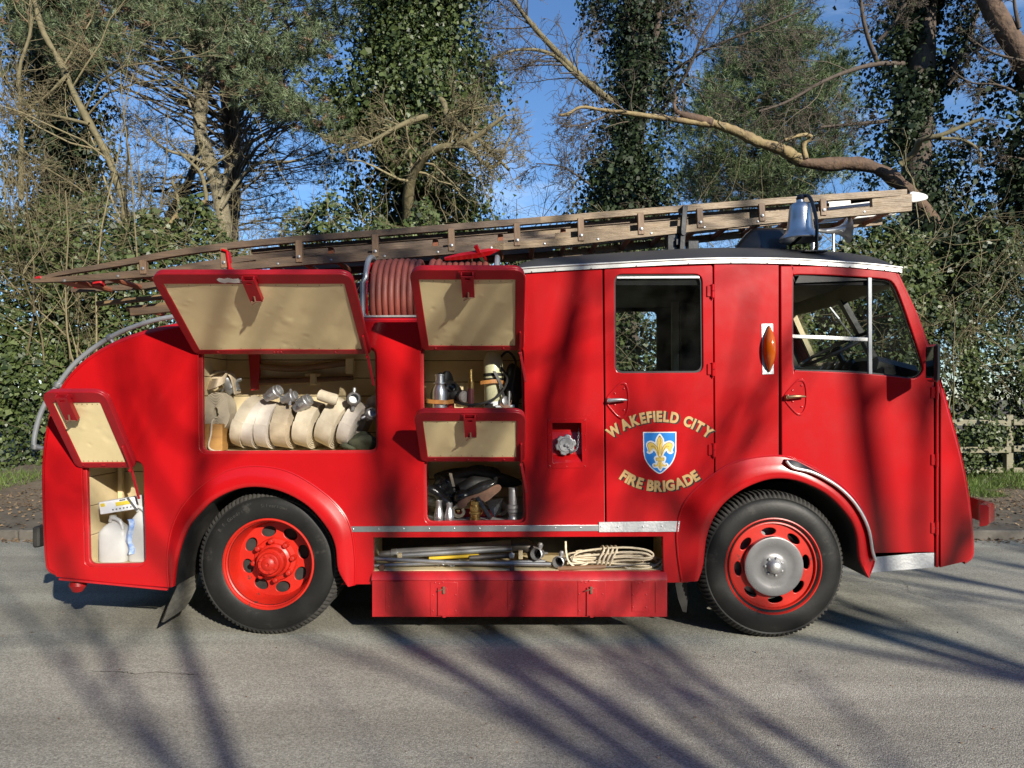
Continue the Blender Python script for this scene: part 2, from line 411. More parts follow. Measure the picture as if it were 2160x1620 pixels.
class MB:
    def __init__(s):
        s.v, s.f, s.m = [], [], []

    def add(s, vs, fs, mi=0):
        b = len(s.v)
        s.v += [tuple(v) for v in vs]
        s.f += [tuple(i + b for i in f) for f in fs]
        s.m += [mi] * len(fs)
        return s

    def box(s, c, size, R=None, bev=0.0, mi=0):
        hx, hy, hz = (a / 2 for a in size)
        bev = min(bev, hx * .9, hy * .9, hz * .9)
        c = Vector(c)
        vs, idx = [], {}
        for sx in (-1, 1):
            for sy in (-1, 1):
                for sz in (-1, 1):
                    for k in range(3):
                        q = [sx * (hx - bev), sy * (hy - bev), sz * (hz - bev)]
                        q[k] = (sx * hx, sy * hy, sz * hz)[k]
                        idx[(sx, sy, sz, k)] = len(vs)
                        q = Vector(q)
                        vs.append(c + (R @ q if R else q))
        fs = []
        for k in range(3):
            a, b = (k + 1) % 3, (k + 2) % 3
            for sg in (-1, 1):
                loop = []
                for (p, q) in ((-1, -1), (1, -1), (1, 1), (-1, 1)):
                    t = [0, 0, 0]
                    t[k], t[a], t[b] = sg, p, q
                    loop.append(idx[(*t, k)])
                fs.append(loop if sg > 0 else loop[::-1])
        if bev > 0:
            for k in range(3):
                a, b = (k + 1) % 3, (k + 2) % 3
                for p in (-1, 1):
                    for q in (-1, 1):
                        t0, t1 = [0, 0, 0], [0, 0, 0]
                        t0[k], t0[a], t0[b] = -1, p, q
                        t1[k], t1[a], t1[b] = 1, p, q
                        l = [idx[(*t0, a)], idx[(*t1, a)], idx[(*t1, b)], idx[(*t0, b)]]
                        fs.append(l if p * q < 0 else l[::-1])
            for sx in (-1, 1):
                for sy in (-1, 1):
                    for sz in (-1, 1):
                        l = [idx[(sx, sy, sz, k)] for k in range(3)]
                        fs.append(l if sx * sy * sz > 0 else l[::-1])
        return s.add(vs, fs, mi)

    def bar(s, a, b, w, t, up=(0, 0, 1), bev=0.0, mi=0):
        """rectangular bar from a to b, t thick along up, w wide across"""
        a, b = Vector(a), Vector(b)
        x = (b - a).normalized()
        y = Vector(up).cross(x).normalized()
        z = x.cross(y)
        R = Matrix((x, y, z)).transposed()
        return s.box((a + b) / 2, ((b - a).length, w, t), R, bev, mi)

    def tube(s, path, r, n=8, caps=True, mi=0, closed=False):
        P = [Vector(p) for p in path]
        N = len(P)
        R = r if isinstance(r, (list, tuple)) else [r] * N
        x = None
        vs = []
        for i in range(N):
            a = P[(i - 1) % N] if (closed or i > 0) else P[i]
            b = P[(i + 1) % N] if (closed or i < N - 1) else P[i]
            t = (b - a).normalized()
            if x is None:
                x = frame(t)[0]
            else:
                x = (x - t * x.dot(t)).normalized()
            y = t.cross(x)
            for k in range(n):
                an = 2 * PI * k / n
                vs.append(P[i] + (x * math.cos(an) + y * math.sin(an)) * R[i])
        fs = []
        for i in range(N if closed else N - 1):
            j = (i + 1) % N
            for k in range(n):
                k2 = (k + 1) % n
                fs.append((i * n + k, i * n + k2, j * n + k2, j * n + k))
        if caps and not closed:
            fs.append(tuple(range(n))[::-1])
            fs.append(tuple((N - 1) * n + k for k in range(n)))
        return s.add(vs, fs, mi)

    def lathe(s, prof, o, axis=(0, 0, 1), n=24, mi=0, caps=True):
        o = Vector(o)
        x, y, a = frame(axis)
        vs, fs = [], []
        for (r, h) in prof:
            for k in range(n):
                an = 2 * PI * k / n
                vs.append(o + a * h + (x * math.cos(an) + y * math.sin(an)) * max(r, 1e-4))
        for i in range(len(prof) - 1):
            for k in range(n):
                k2 = (k + 1) % n
                fs.append((i * n + k, i * n + k2, (i + 1) * n + k2, (i + 1) * n + k))
        if caps:
            fs.append(tuple(range(n))[::-1])
            fs.append(tuple((len(prof) - 1) * n + k for k in range(n)))
        return s.add(vs, fs, mi)

    def ribbon(s, path, side, w, t, mi=0, nrm=None):
        """flat strap along path, w wide along side, t thick"""
        P = [Vector(p) for p in path]
        sd = Vector(side).normalized()
        vs = []
        for i, p in enumerate(P):
            tg = (P[min(i + 1, len(P) - 1)] - P[max(i - 1, 0)]).normalized()
            nn = tg.cross(sd).normalized()
            for (a, b) in ((-1, -1), (1, -1), (1, 1), (-1, 1)):
                vs.append(p + sd * (a * w / 2) + nn * (b * t / 2))
        fs = []
        for i in range(len(P) - 1):
            for k in range(4):
                k2 = (k + 1) % 4
                fs.append((i * 4 + k, i * 4 + k2, i * 4 + 4 + k2, i * 4 + 4 + k))
        fs += [(3, 2, 1, 0), tuple((len(P) - 1) * 4 + k for k in range(4))]
        return s.add(vs, fs, mi)

    def grid(s, rows, mi=0, flip=False):
        """quads between rows of points"""
        n = len(rows[0])
        vs = [p for r in rows for p in r]
        fs = []
        for i in range(len(rows) - 1):
            for k in range(n - 1):
                q = (i * n + k, i * n + k + 1, (i + 1) * n + k + 1, (i + 1) * n + k)
                fs.append(q[::-1] if flip else q)
        return s.add(vs, fs, mi)

    def plate(s, outline, holes=(), M=None, t=0.01, bev=0.0, mi=0):
        """sheet of thickness t with holes; outline in its own u,v; M maps (u,v,w) to the place; front face at w=0, body behind"""
        cu = bpy.data.curves.new('tmp', 'CURVE')
        cu.dimensions = '2D'
        cu.fill_mode = 'BOTH'
        for loop in [outline] + list(holes):
            sp = cu.splines.new('POLY')
            sp.points.add(len(loop) - 1)
            for p, q in zip(sp.points, loop):
                p.co = (q[0], q[1], 0, 1)
            sp.use_cyclic_u = True
        cu.extrude = max(t / 2 - bev, 1e-5)
        if bev:
            cu.bevel_depth = bev
            cu.bevel_resolution = 2
            cu.offset = -bev
        o = bpy.data.objects.new('tmp', cu)
        me = bpy.data.meshes.new_from_object(o)
        vs = []
        for v in me.vertices:
            vs.append(M @ Vector((v.co.x, v.co.y, v.co.z - t / 2)))
        s.add(vs, [tuple(p.vertices) for p in me.polygons], mi)
        bpy.data.objects.remove(o)
        bpy.data.curves.remove(cu)
        bpy.data.meshes.remove(me)
        return s

    def build(s, name, mats, parent=None, origin=None, label=None, cat=None, group=None, kind=None, ang=35, flat=False):
        vs = np.array(s.v, dtype=float)
        if origin is None:
            lo, hi = vs.min(0), vs.max(0)
            origin = ((lo[0] + hi[0]) / 2, (lo[1] + hi[1]) / 2, lo[2] if parent is None else (lo[2] + hi[2]) / 2)
        me = bpy.data.meshes.new(name)
        me.from_pydata([tuple(v) for v in (vs - np.array(origin))], [], s.f)
        for m in (mats if isinstance(mats, (list, tuple)) else [mats]):
            me.materials.append(MATS[m])
        if len(me.materials) > 1:
            me.polygons.foreach_set('material_index', s.m)
        if not flat:
            me.shade_smooth()
            me.set_sharp_from_angle(angle=math.radians(ang))
        me.update()
        return link(name, me, parent, origin, label, cat, group, kind)


def side_frame(Y):
    """u along the engine, v up, w towards the eye, front face at depth Y"""
    return Matrix(((1, 0, 0, 0), (0, 0, -1, Y), (0, 1, 0, 0), (0, 0, 0, 1)))


def far_frame(Y):
    """as side_frame but facing away from the eye"""
    return Matrix(((1, 0, 0, 0), (0, 0, 1, Y), (0, 1, 0, 0), (0, 0, 0, 1)))


def P2(pts, Y=D):
    """photo pixels -> (x, z) on the plane at depth Y"""
    return [((px - 1080.0) / FPX * Y, EYE - (py - HOR) / FPX * Y) for px, py in pts]


def rounded(pts, r, n=5):
    """round the corners of a polygon; r one radius or one per corner"""
    out = []
    N = len(pts)
    for i in range(N):
        p, a, b = Vector(pts[i]), Vector(pts[i - 1]), Vector(pts[(i + 1) % N])
        rr = r[i] if isinstance(r, (list, tuple)) else r
        if rr <= 0:
            out.append(tuple(p))
            continue
        da, db = (a - p), (b - p)
        la, lb = da.length, db.length
        da, db = da / la, db / lb
        k = min(rr, la * 0.49, lb * 0.49)
        for j in range(n + 1):
            t = j / n
            q = p + da * k * (1 - t) ** 2 + db * k * t ** 2
            out.append(tuple(q))
    return out


def smooth(pts, n=6, closed=False):
    """Catmull-Rom through the points"""
    P = [Vector(p) for p in pts]
    N = len(P)
    out = []
    for i in range(N if closed else N - 1):
        if closed:
            p0, p1, p2, p3 = P[i - 1], P[i], P[(i + 1) % N], P[(i + 2) % N]
        else:
            p0, p1, p2, p3 = P[max(i - 1, 0)], P[i], P[i + 1], P[min(i + 2, N - 1)]
        for j in range(n):
            t = j / n
            out.append(tuple(0.5 * ((2 * p1) + (p2 - p0) * t + (2 * p0 - 5 * p1 + 4 * p2 - p3) * t * t + (3 * p1 - p0 - 3 * p2 + p3) * t ** 3)))
    if not closed:
        out.append(tuple(P[-1]))
    return out


def copy_of(o, loc, parent=None, name=None):
    """a copy of one object that shares its mesh, moved to loc (in the place)"""
    c = o.copy()
    COL.objects.link(c)
    par = parent if parent else o.parent
    c.parent = par
    base = ORG.get(par.name, Vector()) if par else Vector()
    c.location = Vector(loc) - base
    ORG[c.name] = Vector(loc)
    return c


def np_mesh(name, V, F, mats, parent=None, origin=(0, 0, 0), smooth_=False, **kw):
    me = bpy.data.meshes.new(name)
    V = np.ascontiguousarray(V - np.array(origin), dtype=np.float32)
    F = np.ascontiguousarray(F, dtype=np.int32)
    k = F.shape[1]
    me.vertices.add(len(V))
    me.vertices.foreach_set('co', V.ravel())
    me.loops.add(F.size)
    me.loops.foreach_set('vertex_index', F.ravel())
    me.polygons.add(len(F))
    me.polygons.foreach_set('loop_start', np.arange(0, F.size, k, dtype=np.int32))
    me.polygons.foreach_set('loop_total', np.full(len(F), k, dtype=np.int32))
    for m in (mats if isinstance(mats, (list, tuple)) else [mats]):
        me.materials.append(MATS[m])
    me.update(calc_edges=True)
    if smooth_:
        me.shade_smooth()
    return link(name, me, parent, origin, **kw)
# ------------------------------------------------------------------ fire engine
FAR = D + 2.0
truck = thing('fire_engine', (0, D + 1.0, 0),
              'vintage red fire engine with open lockers and black cab roof parked on the road', 'fire engine')

front_outer = [(1439, 1226), (1431, 1165), (1431, 1104), (1451, 1053), (1506, 1002), (1564, 972), (1647, 963), (1708, 984), (1770, 1022), (1811, 1067), (1837, 1132), (1842, 1180), (1830, 1217)]
front_inner = [(1470, 1222), (1480, 1190), (1489, 1125), (1513, 1073), (1554, 1036), (1605, 1013), (1647, 1008), (1691, 1017), (1742, 1043), (1784, 1087), (1801, 1125), (1808, 1180), (1826, 1216)]
rear_outer = [(357, 1236), (355, 1170), (367, 1108), (394, 1059), (438, 1017), (493, 990), (555, 985), (616, 999), (678, 1037), (720, 1078), (740, 1120), (748, 1182), (748, 1234)]
rear_inner = [(372, 1234), (381, 1170), (401, 1113), (428, 1078), (458, 1051), (505, 1030), (553, 1026), (604, 1038), (654, 1067), (693, 1112), (710, 1150), (716, 1200), (736, 1234)]


def lerp_list(a, b, t):
    return [(p[0] * (1 - t) + q[0] * t, p[1] * (1 - t) + q[1] * t) for p, q in zip(a, b)]


fo, fi = smooth(front_outer, 5), smooth(front_inner, 5)
ro, ri = smooth(rear_outer, 5), smooth(rear_inner, 5)
front_cut = lerp_list(fo, fi, 0.55)
rear_cut = lerp_list(ro, ri, 0.55)

sil_rear = smooth([(124, 1220), (98, 1208), (90, 1180), (86, 1100), (84, 1000), (89, 930), (104, 860), (134, 800), (182, 752), (245, 716), (320, 691), (420, 674), (560, 668)], 4) + [(700, 667), (1092, 667)]
sil_front = smooth([(1898, 566), (1912, 606), (1934, 658), (1957, 712), (1978, 764), (1995, 818), (2012, 880), (2030, 945), (2044, 1010), (2055, 1085), (2060, 1150), (2057, 1180), (2040, 1193)], 4)


def offset_px(pts, d):
    out = []
    for i, p in enumerate(pts):
        a, b = Vector(pts[max(i - 1, 0)]), Vector(pts[min(i + 1, len(pts) - 1)])
        t = (b - a).normalized()
        out.append((p[0] - t.y * d, p[1] + t.x * d))
    return out


RR, RF = 0.03, 0.05
rear_in = offset_px(sil_rear, RR / S)
front_in = offset_px(sil_front, RF / S * 0.6)

crew_door = [(1274, 567), (1503, 559), (1506, 1000)] + smooth([(1506, 1000), (1482, 1019), (1459, 1043), (1440, 1072), (1431, 1099)], 3)[1:] + [(1279, 1101)]
crew_gap = [(1271, 564), (1506, 556), (1509, 1002)] + smooth([(1509, 1002), (1485, 1022), (1462, 1046), (1444, 1074), (1434, 1103)], 3)[1:] + [(1276, 1104)]
cab_door_arc = [p for p in fo if 1646 <= p[0] <= 1846 and p[1] < 1175]
cab_door_arc = [(p[0] + 1.5, p[1] - 1.5) for p in cab_door_arc]
cab_door = [(1646, 561), (1760, 562), (1889, 573), (1918, 632), (1943, 692), (1960, 742), (1969, 800), (1970, 1165), (1842, 1168)] + cab_door_arc[::-1]

body = [(118, 1217)] + rear_in[2:-1] + [(1096, 678), (1096, 570), (1180, 562), (1275, 556), (1483, 548), (1640, 548), (1750, 554), (1894, 565)] + front_in[1:] \
    + [(1984, 1197), (1984, 820), (1976, 788), (1962, 738), (1936, 666), (1892, 572), (1760, 559), (1643, 557), (1643, 958)] \
    + [p for p in front_cut[::-1] if p[0] < 1643] + [(1452, 1229), (735, 1233)] + rear_cut[::-1] + [(362, 1240), (240, 1230)]

L1 = [(172, 972), (302, 972), (307, 1195), (178, 1197)]
L2 = [(418, 732), (794, 732), (797, 955), (420, 957)]
L3 = [(887, 728), (1104, 728), (1108, 945), (889, 945)]
L4 = [(893, 968), (1106, 968), (1110, 1104), (895, 1106)]
L5 = [(787, 1134), (1398, 1132), (1400, 1206), (787, 1208)]
FILL = [(1165, 892), (1226, 892), (1228, 975), (1166, 976)]
RL = 0.06
holes = [rounded(P2(L), RL) for L in (L1, L2, L3, L4)] + [P2(L5), P2(FILL), P2(crew_gap)]
mb = MB()
mb.plate(P2(body), holes, side_frame(D), 0.02, 0.004)
mb.build('side_panel', 'red', truck)


def shell(sil, r, Y0, Y1, bow=0.0, name='shell', m='red'):
    rows = []
    prof = [(a, Y0 + r * (1 - math.cos(a))) for a in np.linspace(0, PI / 2, 6)]
    prof = [(r * (1 - math.sin(a)), y) for a, y in prof]
    nm = 9 if bow else 1
    mids = [(0.0, Y0 + r + (Y1 - Y0 - 2 * r) * k / (nm + 1)) for k in range(1, nm + 1)]
    prof = prof + mids + [(i, Y0 + Y1 - y) for i, y in prof[::-1]]
    base = P2(sil)
    inset = {}
    for ins, y in prof:
        pts = P2(offset_px(sil, ins / S)) if ins > 1e-5 else base
        s = (y - (Y0 + Y1) / 2) / ((Y1 - Y0) / 2)
        b = bow * (1 - s * s)
        rows.append([(x + b, y, z) for x, z in pts])
    mb = MB()
    mb.grid(rows, flip=True)
    return mb.build(name, m, truck, ang=50)


shell(sil_rear, RR, D + 0.001, FAR, name='rear_shell')
shell([p for p in sil_front if p[1] > 790], RF, D + 0.001, FAR, 0.13, name='front_panel')

# the far side of the engine, with its own window openings
far_holes = [rounded(P2([(1225, 658), (1384, 658), (1384, 782), (1225, 782)], FAR), 0.05), rounded(P2([(1455, 664), (1640, 664), (1678, 790), (1455, 790)], FAR), 0.06)]
far_out = P2([(118, 1217)] + rear_in[2:-1] + [(1096, 678), (1096, 570), (1275, 556), (1483, 548), (1640, 548), (1894, 565)] + front_in[1:] + [(1984, 1197)])
wheel_hole = lambda cx: [(cx + 190 * math.cos(a), 1200 - 205 * math.sin(a)) for a in np.linspace(0, PI, 14)]
far_out = far_out + P2([(1825, 1197)] + wheel_hole(1635) + [(1445, 1229), (755, 1233)] + wheel_hole(566) + [(370, 1240)])
mb = MB()
mb.plate(far_out, far_holes, far_frame(FAR), 0.02, 0.004)
mb.build('far_side_panel', 'red', truck)
mb = MB()
mb.plate(P2([(1110, 580), (1275, 565), (1640, 557), (1880, 574), (1960, 790), (1960, 960), (1110, 960)]), far_holes, side_frame(FAR - 0.024), 0.006)
mb.build('lining_panel', 'interior_dark', truck)

# fenders
for outer, inner, nm in ((fo, fi, 'front'), (ro, ri, 'rear')):
    rows = []
    for t, y in ((-0.04, D + 0.012), (-0.03, D - 0.006), (0.03, D - 0.010), (0.10, D - 0.012), (0.35, D - 0.030), (0.7, D - 0.042), (0.93, D - 0.044), (1.0, D - 0.036), (1.02, D - 0.02), (1.02, D + 0.12), (1.0, D + 0.45)):
        rows.append([(x, y, z) for x, z in P2(lerp_list(outer, inner, t))])
    mb = MB()
    mb.grid(rows[:9], flip=False)
    fen = mb.build('fender', 'red', truck, ang=60)
    mb = MB()
    mb.grid(rows[8:])
    mb.build('inner_arch', 'chassis', fen)
    mb = MB()
    mb.tube([(x, D - 0.006, z) for x, z in P2(lerp_list(outer, inner, -0.04))], 0.0065, 6)
    mb.build('bead', 'red', fen)
    if nm == 'front':
        bead = smooth([(1652, 971), (1667, 985), (1701, 993), (1732, 1007), (1763, 1027), (1790, 1053), (1811, 1084), (1825, 1118), (1832, 1159), (1838, 1178)], 4)
        top = smooth([(1652, 968), (1676, 971), (1706, 986), (1738, 1003), (1770, 1025), (1795, 1050), (1814, 1075), (1830, 1112), (1839, 1150), (1841, 1178)], 4)
        mb = MB()
        mb.grid([[(x, y, z) for x, z in P2(lerp_list(top, bead, t))] for t, y in ((0, D - 0.012), (0.1, D - 0.034), (0.5, D - 0.044), (0.9, D - 0.052), (1, D - 0.045))])
        mb.build('rubber_step', 'black_paint', fen)
        mb = MB()
        mb.tube([(x, D - 0.054, z) for x, z in P2(bead)], 0.0105, 8)
        mb.build('step_edge', 'trim_white', fen)

# cab roof
edge = smooth([(1086, 571), (1134, 567), (1275, 558), (1483, 549), (1640, 549), (1760, 555), (1840, 561), (1902, 568)], 6)
crown = np.interp([p[0] for p in edge], [1086, 1100, 1134, 1537, 1750, 1832, 1875, 1890, 1902], [0.11, 0.165, 0.195, 0.222, 0.23, 0.23, 0.21, 0.18, 0.12])
rows = []
ss = [-1 + 0.0] + [-math.cos(a) for a in np.linspace(0.12, PI - 0.12, 25)] + [1.0]
for s_ in ss:
    row = []
    for (x, z), ch in zip(P2(edge), crown):
        yy = D + 1.0 + s_ * 1.012
        row.append((x + (0.13 * (1 - s_ * s_) if x > 2.3 else 0) * min(1, (x - 2.3) / 0.3), yy, z + ch * (1 - abs(s_) ** 2.6)))
    rows.append(row)
rows2 = [[(r[0][0] + 0.005, r[0][1], rows[0][0][2] - 0.02)] + r + [(r[-1][0] - 0.01, r[-1][1], rows[0][-1][2] - 0.03)] for r in rows]
mb = MB()
mb.grid(rows2, flip=False)
roof = mb.build('cab_roof', 'roof_black', truck, ang=60)
mb = MB()
mb.plate(P2([(1090, 572), (1275, 560), (1483, 551), (1640, 551), (1880, 564), (1880, 600), (1090, 600)]), [], side_frame(D + 0.03), 0.02)
mb.build('header_board', 'dark_void', roof)
# two trim lines round the roof edge
trim_line = [(x, D - 0.012, z) for x, z in P2(smooth([(1096, 574), (1134, 571), (1275, 563), (1483, 553), (1640, 553), (1760, 559), (1840, 565), (1900, 572)], 6))]
mb = MB()
mb.ribbon(trim_line, (0, 0.0, 1), 0.024, 0.008)
trim = mb.build('roof_trim', 'trim_white', truck)
mb = MB()
mb.tube([(p[0], p[1] - 0.006, p[2] + 0.021) for p in trim_line], 0.0065, 7)
mb.build('gutter', 'trim_white', trim)
mb = MB()
mb.lathe([(0.0045, 0), (0.0045, 0.002), (0.002, 0.004)], (0, 0, 0), (0, -1, 0), 8)
riv = mb.build('rivet', 'dark_steel', trim, origin=(0, 0, 0))
k = 0
for i in range(2, len(trim_line) - 1, 3):
    p = Vector(trim_line[i]) + Vector((0, -0.0045, -0.008))
    if k == 0:
        riv.location = p - ORG[trim.name]
    else:
        copy_of(riv, p)
    k += 1

# windscreen pillars, header and panes
zA, zB = P2([(0, 566)])[0][1], P2([(0, 800)])[0][1]
frx = lambda z: float(np.interp(z, [EYE - (p[1] - HOR) * S for p in sil_front][::-1], [(p[0] - 1080) * S for p in sil_front][::-1]))


def front_pt(s_, z, dx=0.0):
    return Vector((frx(z) + 0.13 * (1 - s_ * s_) * min(1, (2.9 - z) / 0.9) + dx, D + 1.0 + s_ * 0.97, z))


def front_patch(s0, s1, z0, z1, th, ns=6, nz=5):
    mb = MB()
    for dx, fl in ((0, True), (-th, False)):
        mb.grid([[front_pt(s0 + (s1 - s0) * i / ns, z0 + (z1 - z0) * j / nz, dx) for j in range(nz + 1)] for i in range(ns + 1)], flip=fl)
    for i, fl in ((0, False), (1, True)):
        s_ = (s0, s1)[i]
        mb.grid([[front_pt(s_, z0 + (z1 - z0) * j / nz, dx) for j in range(nz + 1)] for dx in (0, -th)], flip=fl)
    return mb


front_patch(-1, 1, zA - 0.10, zA + 0.02, 0.04, 10, 2).build('windscreen_header', 'cream_wood', truck)
front_patch(-1, -0.93, zB - 0.02, zA - 0.08, 0.06, 1, 6).build('windscreen_pillar', 'red', truck)
front_patch(0.92, 1, zB - 0.02, zA - 0.08, 0.06, 1, 6).build('windscreen_pillar', 'red', truck)
front_patch(0.885, 0.915, zB - 0.02, zA - 0.08, 0.05, 1, 6).build('pillar_lining', 'cream_wood', truck)
front_patch(-0.035, 0.035, zB - 0.02, zA - 0.08, 0.05, 1, 6).build('windscreen_pillar', 'black_paint', truck)
front_patch(-1, 1, zB - 0.14, zB + 0.02, 0.05, 10, 2).build('windscreen_sill', 'black_paint', truck)
for a, b in ((-0.93, -0.035), (0.035, 0.885)):
    front_patch(a, b, zB, zA - 0.08, 0.006, 6, 4).build('windscreen_pane', 'window_glass', truck)
mb = MB()
mb.tube([front_pt(0.35, zA - 0.06, 0.02), front_pt(0.30, zA - 0.2, 0.03)], 0.012, 6)
mb.tube([front_pt(0.30, zA - 0.2, 0.03), front_pt(0.22, zA - 0.42, 0.03)], 0.005, 5)
mb.build('wiper', 'galvanised', truck)
# near corner post outside the door
post = [(1893, 572), (1936, 665), (1962, 737), (1977, 787), (1985, 820)]
post_o = offset_px(smooth([(1898, 566), (1934, 658), (1957, 712), (1978, 764), (1995, 818)], 4), 4)
mb = MB()
mb.grid([[(x, D + 0.004, z) for x, z in P2(post_o)], [(x + 0.006, D + 0.02, z) for x, z in P2(post_o)], [(x + 0.004, D + 0.09, z) for x, z in P2(post_o)]], flip=True)
mb.build('corner_post', 'red', truck)

# crew door
mb = MB()
WIN = rounded(P2([(1296, 578), (1481, 578), (1483, 786), (1297, 787)]), 0.055)
mb.plate(rounded(P2(crew_door), [0.02, 0.02] + [0] * (len(crew_door) - 2)), [WIN], side_frame(D - 0.004), 0.026, 0.005)
door = mb.build('door', 'red', truck, label='crew door with gold lettering and a shield')
mb = MB()
mb.plate(rounded(P2([(1293, 575), (1484, 575), (1486, 789), (1294, 790)]), 0.06), [rounded(P2([(1299, 582), (1477, 582), (1479, 782), (1300, 783)]), 0.05)], side_frame(D + 0.008), 0.012, 0.003)
mb.build('window_frame', 'black_rubber', door)
mb = MB()
mb.plate(P2([(1302, 583), (1476, 582), (1476, 586), (1302, 587)]), [], side_frame(D + 0.006), 0.010)
mb.build('window_rail', 'aluminium', door)
mb = MB()
mb.plate(P2([(1296, 579), (1481, 579), (1482, 786), (1297, 786)]), [], side_frame(D + 0.012), 0.005)
mb.build('pane', 'window_glass', door)

# cab door
WIN2 = [(1672, 590), (1676, 582), (1684, 579), (1760, 581), (1850, 587), (1872, 590), (1884, 598), (1896, 622), (1915, 675), (1935, 735), (1946, 770), (1945, 784), (1936, 795), (1920, 798), (1880, 793), (1800, 786), (1690, 782), (1678, 779), (1672, 768)]
mb = MB()
mb.plate(P2(cab_door), [smooth(P2(WIN2), 2, True)], side_frame(D - 0.006), 0.028, 0.006)
cdoor = mb.build('door', 'red', truck, label='cab door with sliding window and rounded rear corner')
ctr = Vector((1800, 690))
grow_ = lambda pts, d: [tuple(Vector(p) + (Vector(p) - ctr).normalized() * d) for p in pts]
mb = MB()
mb.plate(smooth(P2(grow_(WIN2, 3)), 2, True), [smooth(P2(grow_(WIN2, -4)), 2, True)], side_frame(D + 0.008), 0.012, 0.003)
mb.build('window_frame', 'black_rubber', cdoor)
mb = MB()
mb.plate(P2([(1831, 582), (1839, 583), (1840, 790), (1832, 789)]), [], side_frame(D - 0.002), 0.02, 0.003)
mb.build('window_bar', 'grey_tube', cdoor)
mb = MB()
mb.plate(P2([(1671, 705), (1831, 712), (1831, 720), (1671, 713)]), [], side_frame(D + 0.000), 0.014, 0.003)
mb.build('window_rail', 'trim_white', cdoor)
mb = MB()
mb.plate(P2([(1671, 712), (1833, 719), (1833, 788), (1671, 784)]), [], side_frame(D + 0.012), 0.005)
mb.build('pane', 'window_glass', cdoor)
mb = MB()
mb.plate(P2([(1838, 585), (1872, 589), (1886, 600), (1948, 775), (1940, 796), (1838, 789)]), [], side_frame(D + 0.013), 0.005)
mb.build('pane', 'window_glass', cdoor)
mb = MB()
mb.plate(P2([(1841, 1169), (1970, 1166), (1970, 1197), (1836, 1208)]), [], side_frame(D - 0.003), 0.012, 0.002)
mb.build('tread_plate', 'tread_plate', cdoor)
# dark rebate between door and nose
mb = MB()
mb = None
for xa_, xb_, ya_, yb_ in ((1960, 1986, 800, 1196), (1636, 1660, 556, 965), (1268, 1284, 562, 1106), (1494, 1512, 556, 1010)):
    mb = MB()
    mb.plate(P2([(xa_, ya_), (xb_, ya_), (xb_, yb_), (xa_, yb_)]), [], side_frame(D + 0.023), 0.02)
    mb.build('door_rebate', 'dark_void', truck)
mb = MB()
mb.tube([W(1976, 800, D + 0.004), W(1976, 1196, D + 0.004)], 0.010, 8)
mb.build('hinge_strip', 'red', truck)


def hinge(px, py, parent):
    mb = MB()
    c = W(px, py, D - 0.014)
    mb.tube([c + Vector((0, 0, -0.045)), c + Vector((0, 0, -0.002))], 0.012, 10)
    mb.tube([c + Vector((0, 0, 0.002)), c + Vector((0, 0, 0.045))], 0.012, 10)
    mb.box(c + Vector((-0.018, 0.006, 0)), (0.04, 0.012, 0.075), bev=0.004)
    mb.lathe([(0.004, 0), (0.004, 0.012)], c + Vector((0, 0, -0.058)), (0, 0, 1), 8)
    return mb.build('hinge', 'red', parent)


for x, y in ((1503, 614), (1504, 779), (1506, 949)):
    hinge(x, y, door)
for x, y in ((1976, 828), (1976, 970), (1976, 1114)):
    hinge(x, y, cdoor)


def door_handle(cx, cy, parent, m):
    sh = [(-27, 2), (-22, -10), (0, -34), (8, -38), (16, -36), (21, -24), (23, 0), (21, 22), (15, 36), (6, 40), (-6, 32), (-23, 12)]
    sh = smooth([(cx + a, cy + b) for a, b in sh], 3, True)
    inner = [(cx + (x - cx) * 0.84, cy + (y - cy) * 0.86) for x, y in sh]
    mb = MB()
    mb.plate(P2(sh), [P2(inner)], side_frame(D - 0.013), 0.010, 0.004)
    h = mb.build('handle_recess', 'red', parent)
    mb = MB()
    mb.plate(P2(inner), [], side_frame(D - 0.0065), 0.002)
    mb.build('recess_plate', 'red', parent)
    mb = MB()
    a = W(cx - 20, cy + 1, D - 0.012)
    mb.lathe([(0.019, 0), (0.019, 0.012), (0.012, 0.03)], a, (0, -1, 0), 14)
    mb.tube([a + Vector((0.0, -0.024, 0)), a + Vector((0.04, -0.034, 0.004)), a + Vector((0.08, -0.033, 0.006)), a + Vector((0.118, -0.024, 0.004))], [0.014, 0.013, 0.010, 0.006], 10)
    mb.build('handle', m, parent)
    for dx, dy in ((-7, -14), (12, -24), (12, 21), (-7, 10)):
        mb = MB()
        mb.lathe([(0.007, 0), (0.006, 0.003), (0.001, 0.005)], W(cx + dx, cy + dy, D - 0.0085), (0, -1, 0), 8)
        mb.build('screw', 'red', parent)


door_handle(1304, 844, door, 'galvanised')
door_handle(1679, 837, cdoor, 'bronze')

